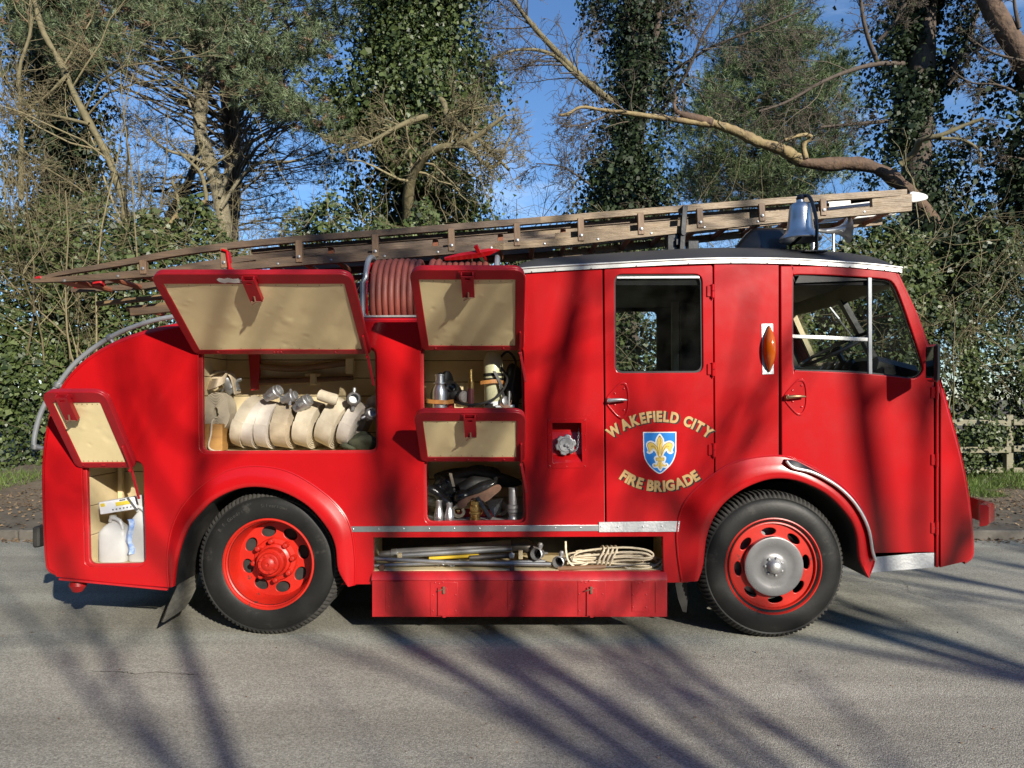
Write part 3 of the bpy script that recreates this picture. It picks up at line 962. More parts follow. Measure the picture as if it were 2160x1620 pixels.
# lettering painted on the crew door, each letter with its black shade
def letters(text, cx, cy, R, a0, a1, h, top):
    glyphs = []
    for ch in text:
        if ch == ' ':
            glyphs.append((None, 0.34))
            continue
        cu = bpy.data.curves.new('tmp', 'FONT')
        cu.body = ch
        cu.size = 1
        cu.offset = 0.05
        cu.fill_mode = 'FRONT'
        cu.resolution_u = 4
        o = bpy.data.objects.new('tmp', cu)
        me = bpy.data.meshes.new_from_object(o)
        v = [(q.co.x, q.co.y) for q in me.vertices]
        f = [tuple(p.vertices) for p in me.polygons]
        x0, x1 = min(q[0] for q in v), max(q[0] for q in v)
        y0, y1 = min(q[1] for q in v), max(q[1] for q in v)
        glyphs.append(([((q[0] - (x0 + x1) / 2), (q[1] - y0) / (y1 - y0)) for q in v], f, x1 - x0))
        bpy.data.objects.remove(o)
        bpy.data.curves.remove(cu)
        bpy.data.meshes.remove(me)
    adv = [(g[1] if g[0] is None else g[2] + 0.065) for g in glyphs]
    tot = sum(adv)
    k = (a1 - a0) * R / tot           # length on the arc for one unit of width
    pos = 0.0
    for g, ad in zip(glyphs, adv):
        mid = pos + ad / 2
        pos += ad
        if g[0] is None:
            continue
        a = a0 + (a1 - a0) * mid / tot
        mb = MB()
        for (ox, oz, yy, mi) in ((0.0125, -0.0065, D - 0.0056, 1), (0, 0, D - 0.0068, 0)):
            vs = []
            for (u, v) in g[0]:
                lu, lv = u * k * S, v * h * S
                if top:      # upper arch: letters stand on a circle, feet towards its centre
                    ang = a
                    rx, rz = math.sin(ang), math.cos(ang)
                    bx, bz = R * S * rx, R * S * rz
                else:        # lower bowl
                    ang = -a
                    rx, rz = -math.sin(a) * -1, -math.cos(a)
                    bx, bz = R * S * math.sin(a), -R * S * math.cos(a)
                tx, tz = (math.cos(a), -math.sin(a)) if top else (math.cos(a), math.sin(a))
                ux, uz = (math.sin(a), math.cos(a)) if top else (-math.sin(a), math.cos(a))
                vs.append(((cx - 1080) * S + bx + lu * tx + lv * ux + ox, yy, EYE - (cy - HOR) * S + bz + lu * tz + lv * uz + oz))
            mb.add(vs, g[1], mi)
        mb.build('letter', ['gold_leaf', 'letter_black'], door, flat=True)


letters('WAKEFIELD CITY', 1391, 1049, 159, -0.70, 0.70, 23.5, True)
letters('FIRE BRIGADE', 1391, 887, 150, -0.62, 0.62, 23.5, False)

# shield: crops of the 100 x 120 px view at (1340, 890), 13.5 times enlarged
sh = lambda pts: P2([(1340 + x / 13.5, 890 + y / 13.5) for x, y in pts])
mir = lambda pts: [(1380 - x + 10, y) for x, y in pts][::-1]
outl = [(216, 285), (1165, 280)] + smooth([(1162, 830), (1120, 1010), (1030, 1190), (880, 1350), (695, 1475), (500, 1360), (350, 1200), (260, 1030), (228, 850)], 4)
inl = [(244, 312), (1136, 308)] + smooth([(1134, 830), (1092, 1000), (1005, 1170), (860, 1325), (695, 1444), (520, 1335), (375, 1180), (288, 1020), (256, 850)], 4)
mb = MB()
mb.plate(sh(outl), [], side_frame(D - 0.0062), 0.001)
shield = mb.build('shield', 'shield_white', door)
mb = MB()
mb.plate(sh(inl), [], side_frame(D - 0.0072), 0.0008)
mb.build('shield_field', 'shield_blue', door)
fl_white = smooth([(690, 325), (760, 400), (815, 500), (825, 570), (900, 540), (1000, 530), (1085, 580), (1105, 660), (1070, 760), (1055, 820), (1085, 850), (1040, 900), (970, 912), (905, 870), (880, 820), (820, 890), (800, 950), (860, 985), (875, 1050), (835, 1160), (900, 1160), (945, 1220), (920, 1290), (840, 1310), (780, 1300), (750, 1360), (710, 1400), (660, 1360), (620, 1300), (540, 1310), (480, 1260), (480, 1200), (530, 1165), (580, 1160), (520, 1050), (545, 985), (600, 950), (570, 880), (520, 820), (480, 880), (400, 912), (340, 890), (315, 850), (350, 815), (320, 730), (300, 640), (330, 570), (410, 530), (500, 545), (555, 575), (570, 490), (620, 400)], 2, True)
mb = MB()
mb.plate(sh(fl_white), [], side_frame(D - 0.0082), 0.0008)
mb.build('emblem_border', 'shield_white', door)
petal = smooth([(690, 385), (745, 460), (775, 560), (765, 680), (735, 820), (725, 1000), (660, 1000), (650, 850), (620, 700), (608, 560), (640, 460)], 3, True)
right = smooth([(760, 740), (820, 650), (900, 590), (985, 580), (1045, 620), (1055, 690), (1020, 770), (1010, 855), (960, 830), (920, 760), (870, 750), (800, 830), (750, 960), (738, 900)], 3, True)
left = smooth(mir([(760, 740), (820, 650), (900, 590), (985, 580), (1045, 620), (1055, 690), (1020, 770), (1010, 855), (960, 830), (920, 760), (870, 750), (800, 830), (750, 960), (738, 900)]), 3, True)
band = rounded([(580, 1005), (820, 1005), (820, 1108), (580, 1108)], 40)
foot = smooth([(650, 1115), (740, 1115), (760, 1170), (820, 1225), (880, 1205), (890, 1240), (850, 1262), (790, 1260), (740, 1240), (745, 1280), (705, 1345), (660, 1285), (655, 1240), (600, 1262), (540, 1262), (518, 1235), (540, 1205), (600, 1220), (640, 1170)], 2, True)
ml, mg = MB(), MB()
for shp in (petal, right, left, band, foot):
    c = Vector((sum(p[0] for p in shp) / len(shp), sum(p[1] for p in shp) / len(shp)))
    ml.plate(sh(shp), [], side_frame(D - 0.0090 - 0.00004 * len(ml.v) / 200), 0.0006)
    mg.plate(sh([tuple(c + (Vector(p) - c) * 0.91) for p in shp]), [], side_frame(D - 0.0099 - 0.00003 * len(mg.v) / 200), 0.0006)
for dy in (1035, 1075):
    ml.plate(sh([(585, dy), (815, dy), (815, dy + 9), (585, dy + 9)]), [], side_frame(D - 0.0108), 0.0005)
for pth in ([(690, 400), (705, 520), (730, 580), (690, 650), (700, 900)], [(440, 700), (520, 690), (600, 800), (650, 930)], [(960, 700), (880, 690), (800, 800), (745, 930)], [(695, 1130), (695, 1300)]):
    q = smooth(pth, 3)
    for a, b in zip(q[:-1], q[1:]):
        d = (Vector(b) - Vector(a)).normalized() * 5
        ml.plate(sh([(a[0] - d.y, a[1] + d.x), (b[0] - d.y, b[1] + d.x), (b[0] + d.y, b[1] - d.x), (a[0] + d.y, a[1] - d.x)]), [], side_frame(D - 0.0109), 0.0004)
ml.build('emblem_outline', 'shield_line', door, flat=True)
mg.build('emblem', 'shield_gold', door, flat=True, label='gold fleur-de-lis')

# side strips of bright metal
def strip(pts, Y, t, m):
    mb = MB()
    mb.plate(P2(pts), [], side_frame(Y), t, 0.0015)
    return mb.build('trim_strip', m, truck)


def rivets(parent, pts, r=0.006, m='aluminium', y=D - 0.009):
    first = None
    for (px, py) in pts:
        p = W(px, py, y)
        if first is None:
            mb = MB()
            mb.lathe([(r, 0), (r * 0.9, r * 0.4), (r * 0.3, r * 0.75)], p, (0, -1, 0), 8)
            first = mb.build('rivet', m, parent, origin=p)
        else:
            copy_of(first, p)


st1 = strip([(741, 1110), (1263, 1107), (1263, 1120), (742, 1122)], D - 0.006, 0.010, 'aluminium')
rivets(st1, [(745 + 53.3 * i, 1116 - 0.3 * i) for i in range(10)], y=D - 0.006)
st2 = strip([(1263, 1101), (1436, 1099), (1434, 1121), (1263, 1122)], D - 0.010, 0.012, 'tread_plate')
rivets(st2, [(1268, 1111), (1303, 1111), (1356, 1111), (1396, 1110), (1431, 1105), (1430, 1116)], y=D - 0.010)

# filler recess with its cap on a chain
mb = MB()
mb.plate(rounded(P2([(1155, 883), (1237, 883), (1238, 987), (1156, 988)]), 0.012), [P2(FILL)], side_frame(D - 0.004), 0.006, 0.0015)
fr = mb.build('filler_frame', 'red', truck)
rivets(fr, [(1159, 887), (1193, 886), (1233, 887), (1160, 918), (1234, 918), (1160, 950), (1235, 950), (1160, 983), (1195, 984), (1234, 983)], 0.005, 'red', D - 0.004)
fx = P2(FILL)
mb = MB()
back = [(x * 0.97 + 0.35 * 0.03, D + 0.10, z * 0.985 + 1.34 * 0.015) for x, z in fx]
front_ = [(x, D + 0.001, z) for x, z in fx]
b1 = (fx[0][0], D + 0.12, fx[0][1]); b2 = (fx[1][0], D + 0.12, fx[1][1]); b3 = (fx[2][0], D + 0.05, fx[2][1] + 0.05); b4 = (fx[3][0], D + 0.05, fx[3][1] + 0.05)
bk = [b1, b2, b3, b4]
for i in range(4):
    j = (i + 1) % 4
    mb.add([front_[i], front_[j], bk[j], bk[i]], [(0, 3, 2, 1)])
mb.add(bk, [(0, 1, 2, 3)])
mb.build('filler_recess', 'red', truck)
mb = MB()
cc = W(1193, 938, D + 0.03)
pts = []
for k in range(48):
    a = 2 * PI * k / 48
    r = 0.072 if (k % 8) < 5 else 0.060
    pts.append((cc.x + r * math.cos(a), cc.z + r * math.sin(a)))
mb.plate(pts, [], side_frame(D + 0.005), 0.04, 0.006)
mb.lathe([(0.05, 0), (0.045, 0.006), (0.012, 0.004), (0.010, 0.018), (0.002, 0.02)], (cc.x, D + 0.006, cc.z), (0, -1, 0), 16)
mb.tube([(cc.x, D + 0.04, cc.z), (cc.x, D + 0.09, cc.z)], 0.05, 16)
cap = mb.build('filler_cap', 'cast_alloy', truck)
mb = MB()
ch = smooth([W(1196, 936, D - 0.012), W(1208, 952, D - 0.012), W(1218, 944, D - 0.008), W(1220, 920, D + 0.01), W(1222, 900, D + 0.05)], 5)
for i in range(len(ch) - 1):
    a, b = Vector(ch[i]), Vector(ch[i + 1])
    m_ = (a + b) / 2
    t = (b - a).normalized()
    sd = Vector((0, 1, 0)) if i % 2 else t.cross(Vector((0, 1, 0))).normalized()
    mb.tube([m_ + t * 0.009 * math.cos(q) + sd * 0.005 * math.sin(q) for q in np.linspace(0, 2 * PI, 9)[:-1]], 0.0018, 5, closed=True)
mb.build('chain', 'galvanised', cap)

# indicator lamp
mb = MB()
mb.plate(P2([(1606, 683), (1630, 683), (1632, 789), (1608, 790)]), [], side_frame(D - 0.004), 0.006, 0.001)
lampb = mb.build('indicator_plate', 'tread_plate', truck)
mb = MB()
rowsL = []
zc, xc = W(1619, 736).z, W(1621, 736).x
for i in range(13):
    t = -1 + 2 * i / 12
    hw = 0.038 * (1 - abs(t) ** 2.2) + 0.004
    d = 0.055 * (1 - abs(t) ** 2.4) + 0.006
    z = zc + t * 0.15
    rowsL.append([(xc - hw, D - 0.01, z), (xc - hw * 0.9, D - 0.01 - d * 0.55, z), (xc - hw * 0.35, D - 0.01 - d, z), (xc + hw * 0.35, D - 0.01 - d, z), (xc + hw * 0.9, D - 0.01 - d * 0.55, z), (xc + hw, D - 0.01, z)])
mb.grid(rowsL, flip=True)
mb.build('indicator_lens', 'amber', truck, ang=55)
mb = MB()
mb.plate([(xc + 0.042 * math.cos(a) * (1 - 0.25 * abs(math.sin(a))), zc + 0.158 * math.sin(a)) for a in np.linspace(0, 2 * PI, 33)[:-1]], [], side_frame(D - 0.011), 0.006, 0.002)
mb.build('indicator_gasket', 'black_rubber', truck)

# door mirror
mb = MB()
mc = W(1968, 766, D - 0.20)
Rm = Matrix.Rotation(math.radians(75), 3, 'Z') @ Matrix.Rotation(math.radians(-2), 3, 'Y')
mb.box(mc, (0.19, 0.035, 0.245), Rm, 0.016)
mir_ = mb.build('mirror', 'black_paint', truck)
mb = MB()
mb.box(mc + Rm @ Vector((0, 0.0185, 0)), (0.16, 0.004, 0.215), Rm, 0.001)
mb.box(mc + Rm @ Vector((0, -0.0185, 0)), (0.15, 0.004, 0.20), Rm, 0.001, 0)
mb.build('mirror_face', 'mirror_face', mir_)
mb = MB()
mb.tube([W(1958, 760, D - 0.01), W(1960, 762, D - 0.10), mc], 0.008, 8)
mb.build('mirror_arm', 'black_paint', mir_)

# front bumper
mb = MB()
bz, bx = 0.83, 3.31
prof = []
for s_ in np.linspace(-0.93, 0.93, 15):
    x = bx + 0.13 * (1 - s_ * s_) - (0.10 if abs(s_) > 0.9 else 0)
    y = D + 1.0 + s_ * 1.0
    prof.append([(x - 0.02, y, bz - 0.075), (x + 0.03, y, bz - 0.07), (x + 0.045, y, bz - 0.055), (x + 0.045, y, bz + 0.055), (x + 0.03, y, bz + 0.07), (x - 0.02, y, bz + 0.075), (x - 0.02, y, bz - 0.075)])
mb.grid(prof, flip=True)
mb.add(prof[0][:-1], [tuple(range(6))])
mb.add(prof[-1][:-1], [tuple(range(6))[::-1]])
mb.build('bumper', 'red', truck)

# lockers: painted jamb, boarded back, floor
def locker(px, depth, n, floor_m='cream_wood', wall_m='cream_wood', rnd=RL, rim=5, rim_t=0.03):
    pts = P2(px)
    x0, x1 = min(p[0] for p in pts) - 0.03, max(p[0] for p in pts) + 0.03
    z0, z1 = min(p[1] for p in pts), max(p[1] for p in pts) + 0.04
    cx, cy = sum(p[0] for p in px) / 4, sum(p[1] for p in px) / 4
    ins = lambda d: [(x + (d if x < cx else -d), y + (d if y < cy else -d)) for x, y in px]
    mb = MB()
    mb.plate(rounded(P2(ins(-6)), rnd + 0.02), [rounded(P2(ins(rim)), max(rnd - 0.015, 0.005))], side_frame(D + 0.03), rim_t, 0.004)
    loc = mb.build('locker', 'red_worn', truck)
    y0 = D + 0.062
    mb = MB()
    mb.box(((x0 + x1) / 2, y0 + depth / 2, z0 - 0.006), (x1 - x0, depth, 0.02))
    mb.build('floor_panel', floor_m, loc)
    mb = MB()
    mb.box(((x0 + x1) / 2, y0 + depth / 2, z1 + 0.012), (x1 - x0, depth, 0.02))
    mb.build('ceiling_panel', wall_m, loc)
    for x in (x0 - 0.011, x1 + 0.011):
        hb = (z1 - z0 + 0.06) / n
        for i in range(n):
            mb = MB()
            mb.box((x, y0 + depth / 2, z0 - 0.02 + hb * (i + 0.5)), (0.02, depth, hb - 0.005), bev=0.003)
            mb.build('plank', wall_m, loc)
    hb = (z1 - z0 + 0.06) / n
    for i in range(n):
        mb = MB()
        mb.box(((x0 + x1) / 2, y0 + depth + 0.011, z0 - 0.02 + hb * (i + 0.5)), (x1 - x0 + 0.04, 0.02, hb - 0.005), bev=0.003)
        mb.build('plank', wall_m, loc)
    mb = MB()
    mb.box(((x0 + x1) / 2, y0 + depth + 0.03, (z0 + z1) / 2), (x1 - x0 + 0.08, 0.008, z1 - z0 + 0.08))
    mb.build('back_board', 'dark_void', loc)
    return loc, x0, x1, z0, z1, y0


lk1 = locker(L1, 0.45, 4)
lk2 = locker(L2, 0.50, 6)
lk3 = locker(L3, 0.42, 5)
lk4 = locker(L4, 0.42, 4, floor_m='tread_plate')
lk5 = locker(L5, 0.45, 2, rnd=0.0, rim=0, rim_t=0.02)
mb = MB()
mb.box(W(255, 1010, D + 0.47), (0.035, 0.03, 0.7), bev=0.003)
mb.build('batten', 'cream_wood', lk1[0])

# lids held up on stays
def lid(xl, xr, yh, yo, Yo, latch_u, stay=True, wear=False):
    x0, x1 = W(xl, yh).x, W(xr, yh).x
    zh = W(xl, yh).z
    zo = EYE - (yo - HOR) / FPX * Yo
    hin = Vector((x0, D - 0.012, zh))
    v = Vector((0, Yo - D + 0.012, zo - zh))
    L = v.length
    v.normalize()
    u = Vector((1, 0, 0))
    w = u.cross(v)
    Wd = x1 - x0
    M = Matrix(((u.x, v.x, w.x, hin.x), (u.y, v.y, w.y, hin.y), (u.z, v.z, w.z, hin.z), (0, 0, 0, 1)))
    off = lambda d: M @ Matrix.Translation((0, 0, d))
    out = rounded([(0, 0), (Wd, 0), (Wd, L), (0, L)], [0.05, 0.05, 0.085, 0.085], 7)
    inn = [(0.052, 0.048), (Wd - 0.060, 0.048), (Wd - 0.060, L - 0.085), (0.052, L - 0.085)]
    mb = MB()
    mb.plate(out, [rounded(inn, 0.004, 2)], off(0), 0.022, 0.006)
    outs = rounded([(0.004, 0.004), (Wd - 0.004, 0.004), (Wd - 0.004, L - 0.004), (0.004, L - 0.004)], [0.05, 0.05, 0.083, 0.083], 7)
    mb.plate(outs, [], off(-0.022), 0.026, 0.008)
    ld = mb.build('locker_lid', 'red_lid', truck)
    mb = MB()
    # dented sheet
    nx, ny = 90, 60
    rr = np.random.default_rng(int(xl))
    dents = [(rr.uniform(0, Wd), rr.uniform(0, L), rr.choice([0.009, 0.014, 0.022, 0.04]), rr.uniform(-0.0024, 0.0024)) for _ in range(int(46 * Wd + 10))]
    wob = [(rr.uniform(3, 9), rr.uniform(2, 8), rr.uniform(0, 6), 0.0007) for _ in range(5)]
    rows = []
    for i in range(nx + 1):
        row = []
        for j in range(ny + 1):
            a = inn[0][0] - 0.001 + (inn[1][0] - inn[0][0] + 0.002) * i / nx
            b = inn[0][1] - 0.001 + (inn[2][1] - inn[0][1] + 0.002) * j / ny
            d = sum(h * math.exp(-((a - p) ** 2 + (b - q) ** 2) / (2 * s * s)) for p, q, s, h in dents)
            d += sum(h * math.sin(a * kx + b * ky + ph) for kx, ky, ph, h in wob)
            row.append(M @ Vector((a, b, -0.006 + d)))
        rows.append(row)
    mb.grid(rows, flip=True)
    mb.build('lid_lining', 'cream', ld, ang=80)
    # latch channel
    lu = latch_u * Wd
    mb = MB()
    mb.plate([(lu - 0.034, L - 0.200), (lu + 0.034, L - 0.200), (lu + 0.034, L - 0.012), (lu - 0.034, L - 0.012)], [], off(0.003), 0.003)
    for sgn in (-1, 1):
        mb.plate([(lu + sgn * 0.034 - 0.003, L - 0.200), (lu + sgn * 0.034 + 0.003, L - 0.200), (lu + sgn * 0.034 + 0.003, L - 0.012), (lu + sgn * 0.034 - 0.003, L - 0.012)], [], off(0.032), 0.030)
    mb.plate([(lu - 0.052, L - 0.040), (lu + 0.052, L - 0.040), (lu + 0.052, L - 0.012), (lu - 0.052, L - 0.012)], [], off(0.006), 0.005, 0.001)
    mb.plate([(lu - 0.037, L - 0.200), (lu + 0.037, L - 0.200), (lu + 0.037, L - 0.020), (lu - 0.037, L - 0.020)], [[(lu - 0.016, L - 0.052), (lu + 0.016, L - 0.052), (lu + 0.016, L - 0.034), (lu - 0.016, L - 0.034)]], off(0.036), 0.003)
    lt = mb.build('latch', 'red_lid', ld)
    mb = MB()
    mb.tube([M @ Vector((lu, L - 0.15, 0.036)), M @ Vector((lu, L - 0.185, 0.048)), M @ Vector((lu - 0.03, L - 0.205, 0.052))], 0.006, 7)
    mb.tube([M @ Vector((lu - 0.03, L - 0.195, 0.04)), M @ Vector((lu + 0.03, L - 0.195, 0.04))], 0.004, 6)
    mb.build('latch_lever', 'rust', ld)
    # bolts along the hinge side
    for fr_ in (0.14, 0.455, 0.475, 0.495, 0.80):
        mb = MB()
        mb.lathe([(0.008, 0), (0.007, 0.005), (0.002, 0.007)], M @ Vector((fr_ * Wd, 0.026, 0)), w, 8)
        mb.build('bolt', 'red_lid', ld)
    # screws round the lining
    for e in range(9):
        for q in ((0.07 + (Wd - 0.15) * e / 8, 0.060), (0.07 + (Wd - 0.15) * e / 8, L - 0.097)):
            mb = MB()
            mb.lathe([(0.0035, 0), (0.001, 0.002)], M @ Vector((q[0], q[1], -0.004)), w, 6)
            mb.build('screw', 'rust', ld)
    if stay:
        a = M @ Vector((Wd - 0.026, 0.20, 0.006))
        b = M @ Vector((Wd - 0.024, 0.0, 0.02))
        c = Vector((x1 + 0.012, D - 0.004, zh - 0.21))
        mb = MB()
        mb.bar(a, b, 0.012, 0.022, (0, 1, 0.2), 0.002)
        mb.bar(b, c, 0.006, 0.018, (1, 0, 0), 0.002)
        mb.lathe([(0.012, 0), (0.012, 0.01)], b + Vector((0, -0.012, 0)), (0, -1, 0), 10)
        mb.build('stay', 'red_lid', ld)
    if wear:
        mb = MB()
        pts = [(lu - 0.17 + 0.02 * math.sin(q * 7), L - 0.055 + 0.014 * math.cos(q * 5)) for q in range(1)]
        base = [(-0.10, 0.010), (-0.085, 0.022), (-0.05, 0.016), (-0.03, 0.024), (0.0, 0.014), (0.03, 0.018), (0.055, 0.004), (0.03, -0.006), (0.045, -0.014), (0.0, -0.018), (-0.04, -0.012), (-0.06, -0.020), (-0.09, -0.008)]
        mb.plate([(lu - 0.10 + a, L - 0.056 + b) for a, b in base], [], off(0.0012), 0.001)
        mb.build('bare_patch', 'wood_white', ld)
    return ld, M, Wd, L


lid(163, 290, 987, 827, 4.42, 0.36)
ld2 = lid(412, 785, 748, 578, 4.19, 0.49, wear=True)
lid(890, 1105, 740, 569, 4.19, 0.50)
lid(888, 1107, 974, 870, 4.44, 0.50)

# side step locker: flap hanging down in front
mb = MB()
mb.plate(P2([(787, 1222), (1405, 1221), (1405, 1298), (787, 1298)]), [], side_frame(D - 0.035), 0.028, 0.003)
flap = mb.build('step_flap', 'red_worn', truck)
mb = MB()
a = [(x, y, z) for (x, z), y in zip(P2([(786, 1207), (1404, 1206)]), (D - 0.002, D - 0.002))]
b = [(x, y, z) for (x, z), y in zip(P2([(786, 1214), (1405, 1213)]), (D - 0.03, D - 0.03))]
c = [(x, y, z) for (x, z), y in zip(P2([(786, 1221), (1405, 1220)]), (D - 0.04, D - 0.04))]
e = [(x, y, z) for (x, z), y in zip(P2([(786, 1224), (1405, 1223)]), (D - 0.01, D - 0.01))]
mb.grid([a, b, c, e, a], flip=False)
mb.build('flap_hinge', 'red_worn', flap)
for x0, x1, y0, y1 in ((816, 852, 1224, 1286), (909, 966, 1225, 1294), (1071, 1108, 1222, 1284), (1218, 1276, 1223, 1294), (1331, 1368, 1224, 1287), (1380, 1381.5, 1224, 1288)):
    mb = MB()
    mb.plate(P2([(x0, y0), (x1, y0), (x1, y1), (x0, y1)]), [], side_frame(D - 0.0395), 0.004, 0.001)
    mb.build('flap_plate', 'red_worn', flap)
    if x1 - x0 > 5:
        rivets(flap, [(x0 + 4, y0 + 30), (x1 - 5, y0 + 30), (x0 + 4, y1 - 6), (x1 - 5, y1 - 6), (x0 + 9, y0 + 4), (x0 + 17, y0 + 6), (x0 + 25, y0 + 3)], 0.006, 'red_worn', D - 0.0395)
for x in (936, 1247):
    mb = MB()
    mb.plate(P2([(x - 11, 1236), (x + 9, 1236), (x + 9, 1294), (x - 11, 1294)]), [], side_frame(D - 0.052), 0.012, 0.001)
    mb.box(W(x + 1, 1299, D - 0.045), (0.022, 0.012, 0.02))
    mb.build('flap_latch', 'red_worn', flap)
    mb = MB()
    mb.box(W(x, 1245, D - 0.058), (0.018, 0.014, 0.05), bev=0.004)
    mb.tube([W(x - 12, 1247, D - 0.066), W(x + 3, 1241, D - 0.066)], 0.004, 6)
    mb.build('latch_lever', 'rust', flap)

# rear sill, spring hanger and small fittings
mb = MB()
mb.bar(W(126, 1221, D - 0.004), W(354, 1243, D - 0.004), 0.02, 0.012)
mb.build('sill_strip', 'red_worn', truck)
mb = MB()
mb.lathe([(0.05, 0), (0.055, 0.03), (0.03, 0.07), (0.012, 0.075)], W(165, 1226, D + 0.08), (0, -0.1, -1), 16)
mb.build('sill_foot', 'red_worn', truck)
mb = MB()
mb.box(W(83, 1131, D + 0.3), (0.05, 0.09, 0.15), bev=0.012)
mb.build('rear_lamp', 'black_rubber', truck)

# grab rail round the tail
mb = MB()
rail = smooth([W(86, 944, D + 0.09), W(72, 942, D + 0.06), W(76, 905, D + 0.06), W(92, 858, D + 0.06), W(122, 812, D + 0.06), W(165, 760, D + 0.06), W(232, 712, D + 0.06), (W(300, 683, D + 0.06)), W(370, 667, D + 0.06), W(470, 656, D + 0.06)], 6)
mb.tube(rail, 0.0165, 10)
rl = mb.build('grab_rail', 'grey_tube', truck)
for a, b in (((122, 812), (146, 822)), ((232, 712), (244, 731)), ((74, 942), (92, 946))):
    mb = MB()
    mb.tube([W(*a, D + 0.06), W(*b, D + 0.06)], [0.016, 0.013], 10)
    mb.lathe([(0.025, -0.014), (0.026, 0), (0.025, 0.014)], W(*a, D + 0.06), (W(*b) - W(*a)).cross(Vector((0, 1, 0))), 12)
    mb.build('rail_bracket', 'galvanised', rl)

# mud flap behind the rear wheel
mb = MB()
rowsm = []
for (xa, xb, y, yy) in ((402, 430, 1118, 0.05), (392, 428, 1150, 0.05), (386, 424, 1180, 0.045), (381, 418, 1210, 0.03), (372, 412, 1240, 0.01), (362, 402, 1262, -0.03), (352, 388, 1284, -0.08), (340, 345, 1312, -0.15)):
    rowsm.append([W(xa, y, D + 0.06 + yy), W((xa + xb) / 2, y + 1, D + 0.20 + yy), W(xb, y, D + 0.34 + yy)])
mb.grid(rowsm)
mb.grid([[p + Vector((0.006, 0.002, 0)) for p in r] for r in rowsm], flip=True)
mb.build('mud_flap', 'mud_rubber', truck)
mb = MB()
mb.plate(P2([(1440, 1228), (1449, 1228), (1451, 1262), (1448, 1292), (1440, 1290), (1430, 1262), (1424, 1230)], D + 0.2), [], side_frame(D + 0.2), 0.008)
mb.build('mud_flap', 'chassis', truck)

# chassis under the body
mb = MB()
for yy in (D + 0.55, D + 1.45):
    mb.box((0.0, yy, 0.58), (6.0, 0.09, 0.2))
for xx in (-2.6, -1.1, 0.2, 1.2, 2.5):
    mb.box((xx, D + 1.0, 0.58), (0.1, 1.0, 0.14))
mb.box((0.1, D + 1.15, 0.70), (2.3, 1.2, 0.02))
mb.box((-2.6, D + 1.25, 0.50), (1.1, 1.0, 0.36), bev=0.03)
mb.box((0.0, D + 1.0, 0.84), (6.0, 0.7, 0.3))
mb.box((2.85, D + 1.0, 0.75), (0.4, 1.8, 0.5))
mb.box((0.1, D + 1.2, 0.45), (1.9, 0.8, 0.4), bev=0.05)
mb.tube([(-1.65, D + 0.25, 0.485), (-1.65, D + 1.75, 0.485)], 0.06, 10)
mb.tube([(1.775, D + 0.25, 0.485), (1.775, D + 1.75, 0.485)], 0.05, 10)
mb.build('chassis', 'chassis', truck)

# wheels
TYRE = [(0.285, -0.03), (0.305, -0.004), (0.33, 0.008), (0.36, 0.013), (0.40, 0.010), (0.43, 0.000), (0.437, -0.006), (0.446, -0.004), (0.458, -0.012), (0.474, -0.030), (0.485, -0.058), (0.487, -0.115), (0.485, -0.172), (0.470, -0.205), (0.43, -0.228), (0.36, -0.235), (0.285, -0.21)]


def tyre_mesh(o, ax):
    n = 288
    x, y, a = frame(ax)
    vs, fs, mi = [], [], []
    for i, (r, h) in enumerate(TYRE):
        r = r if r < 0.34 else r + 0.015
        for k in range(n):
            an = 2 * PI * k / n
            rr, hh = r, h
            if 8 <= i <= 12 and (k % 3) == 0:
                rr -= 0.013 if i in (9, 10, 11, 12) else 0.004
                hh -= 0.012 if i in (8, 9) else 0
            vs.append(o + a * hh + (x * math.cos(an) + y * math.sin(an)) * rr)
    for i in range(len(TYRE) - 1):
        for k in range(n):
            k2 = (k + 1) % n
            fs.append((i * n + k, i * n + k2, (i + 1) * n + k2, (i + 1) * n + k))
            mi.append(1 if 7 <= i <= 12 else 0)
    mb = MB()
    mb.v, mb.f, mb.m = [tuple(v) for v in vs], fs, mi
    return mb


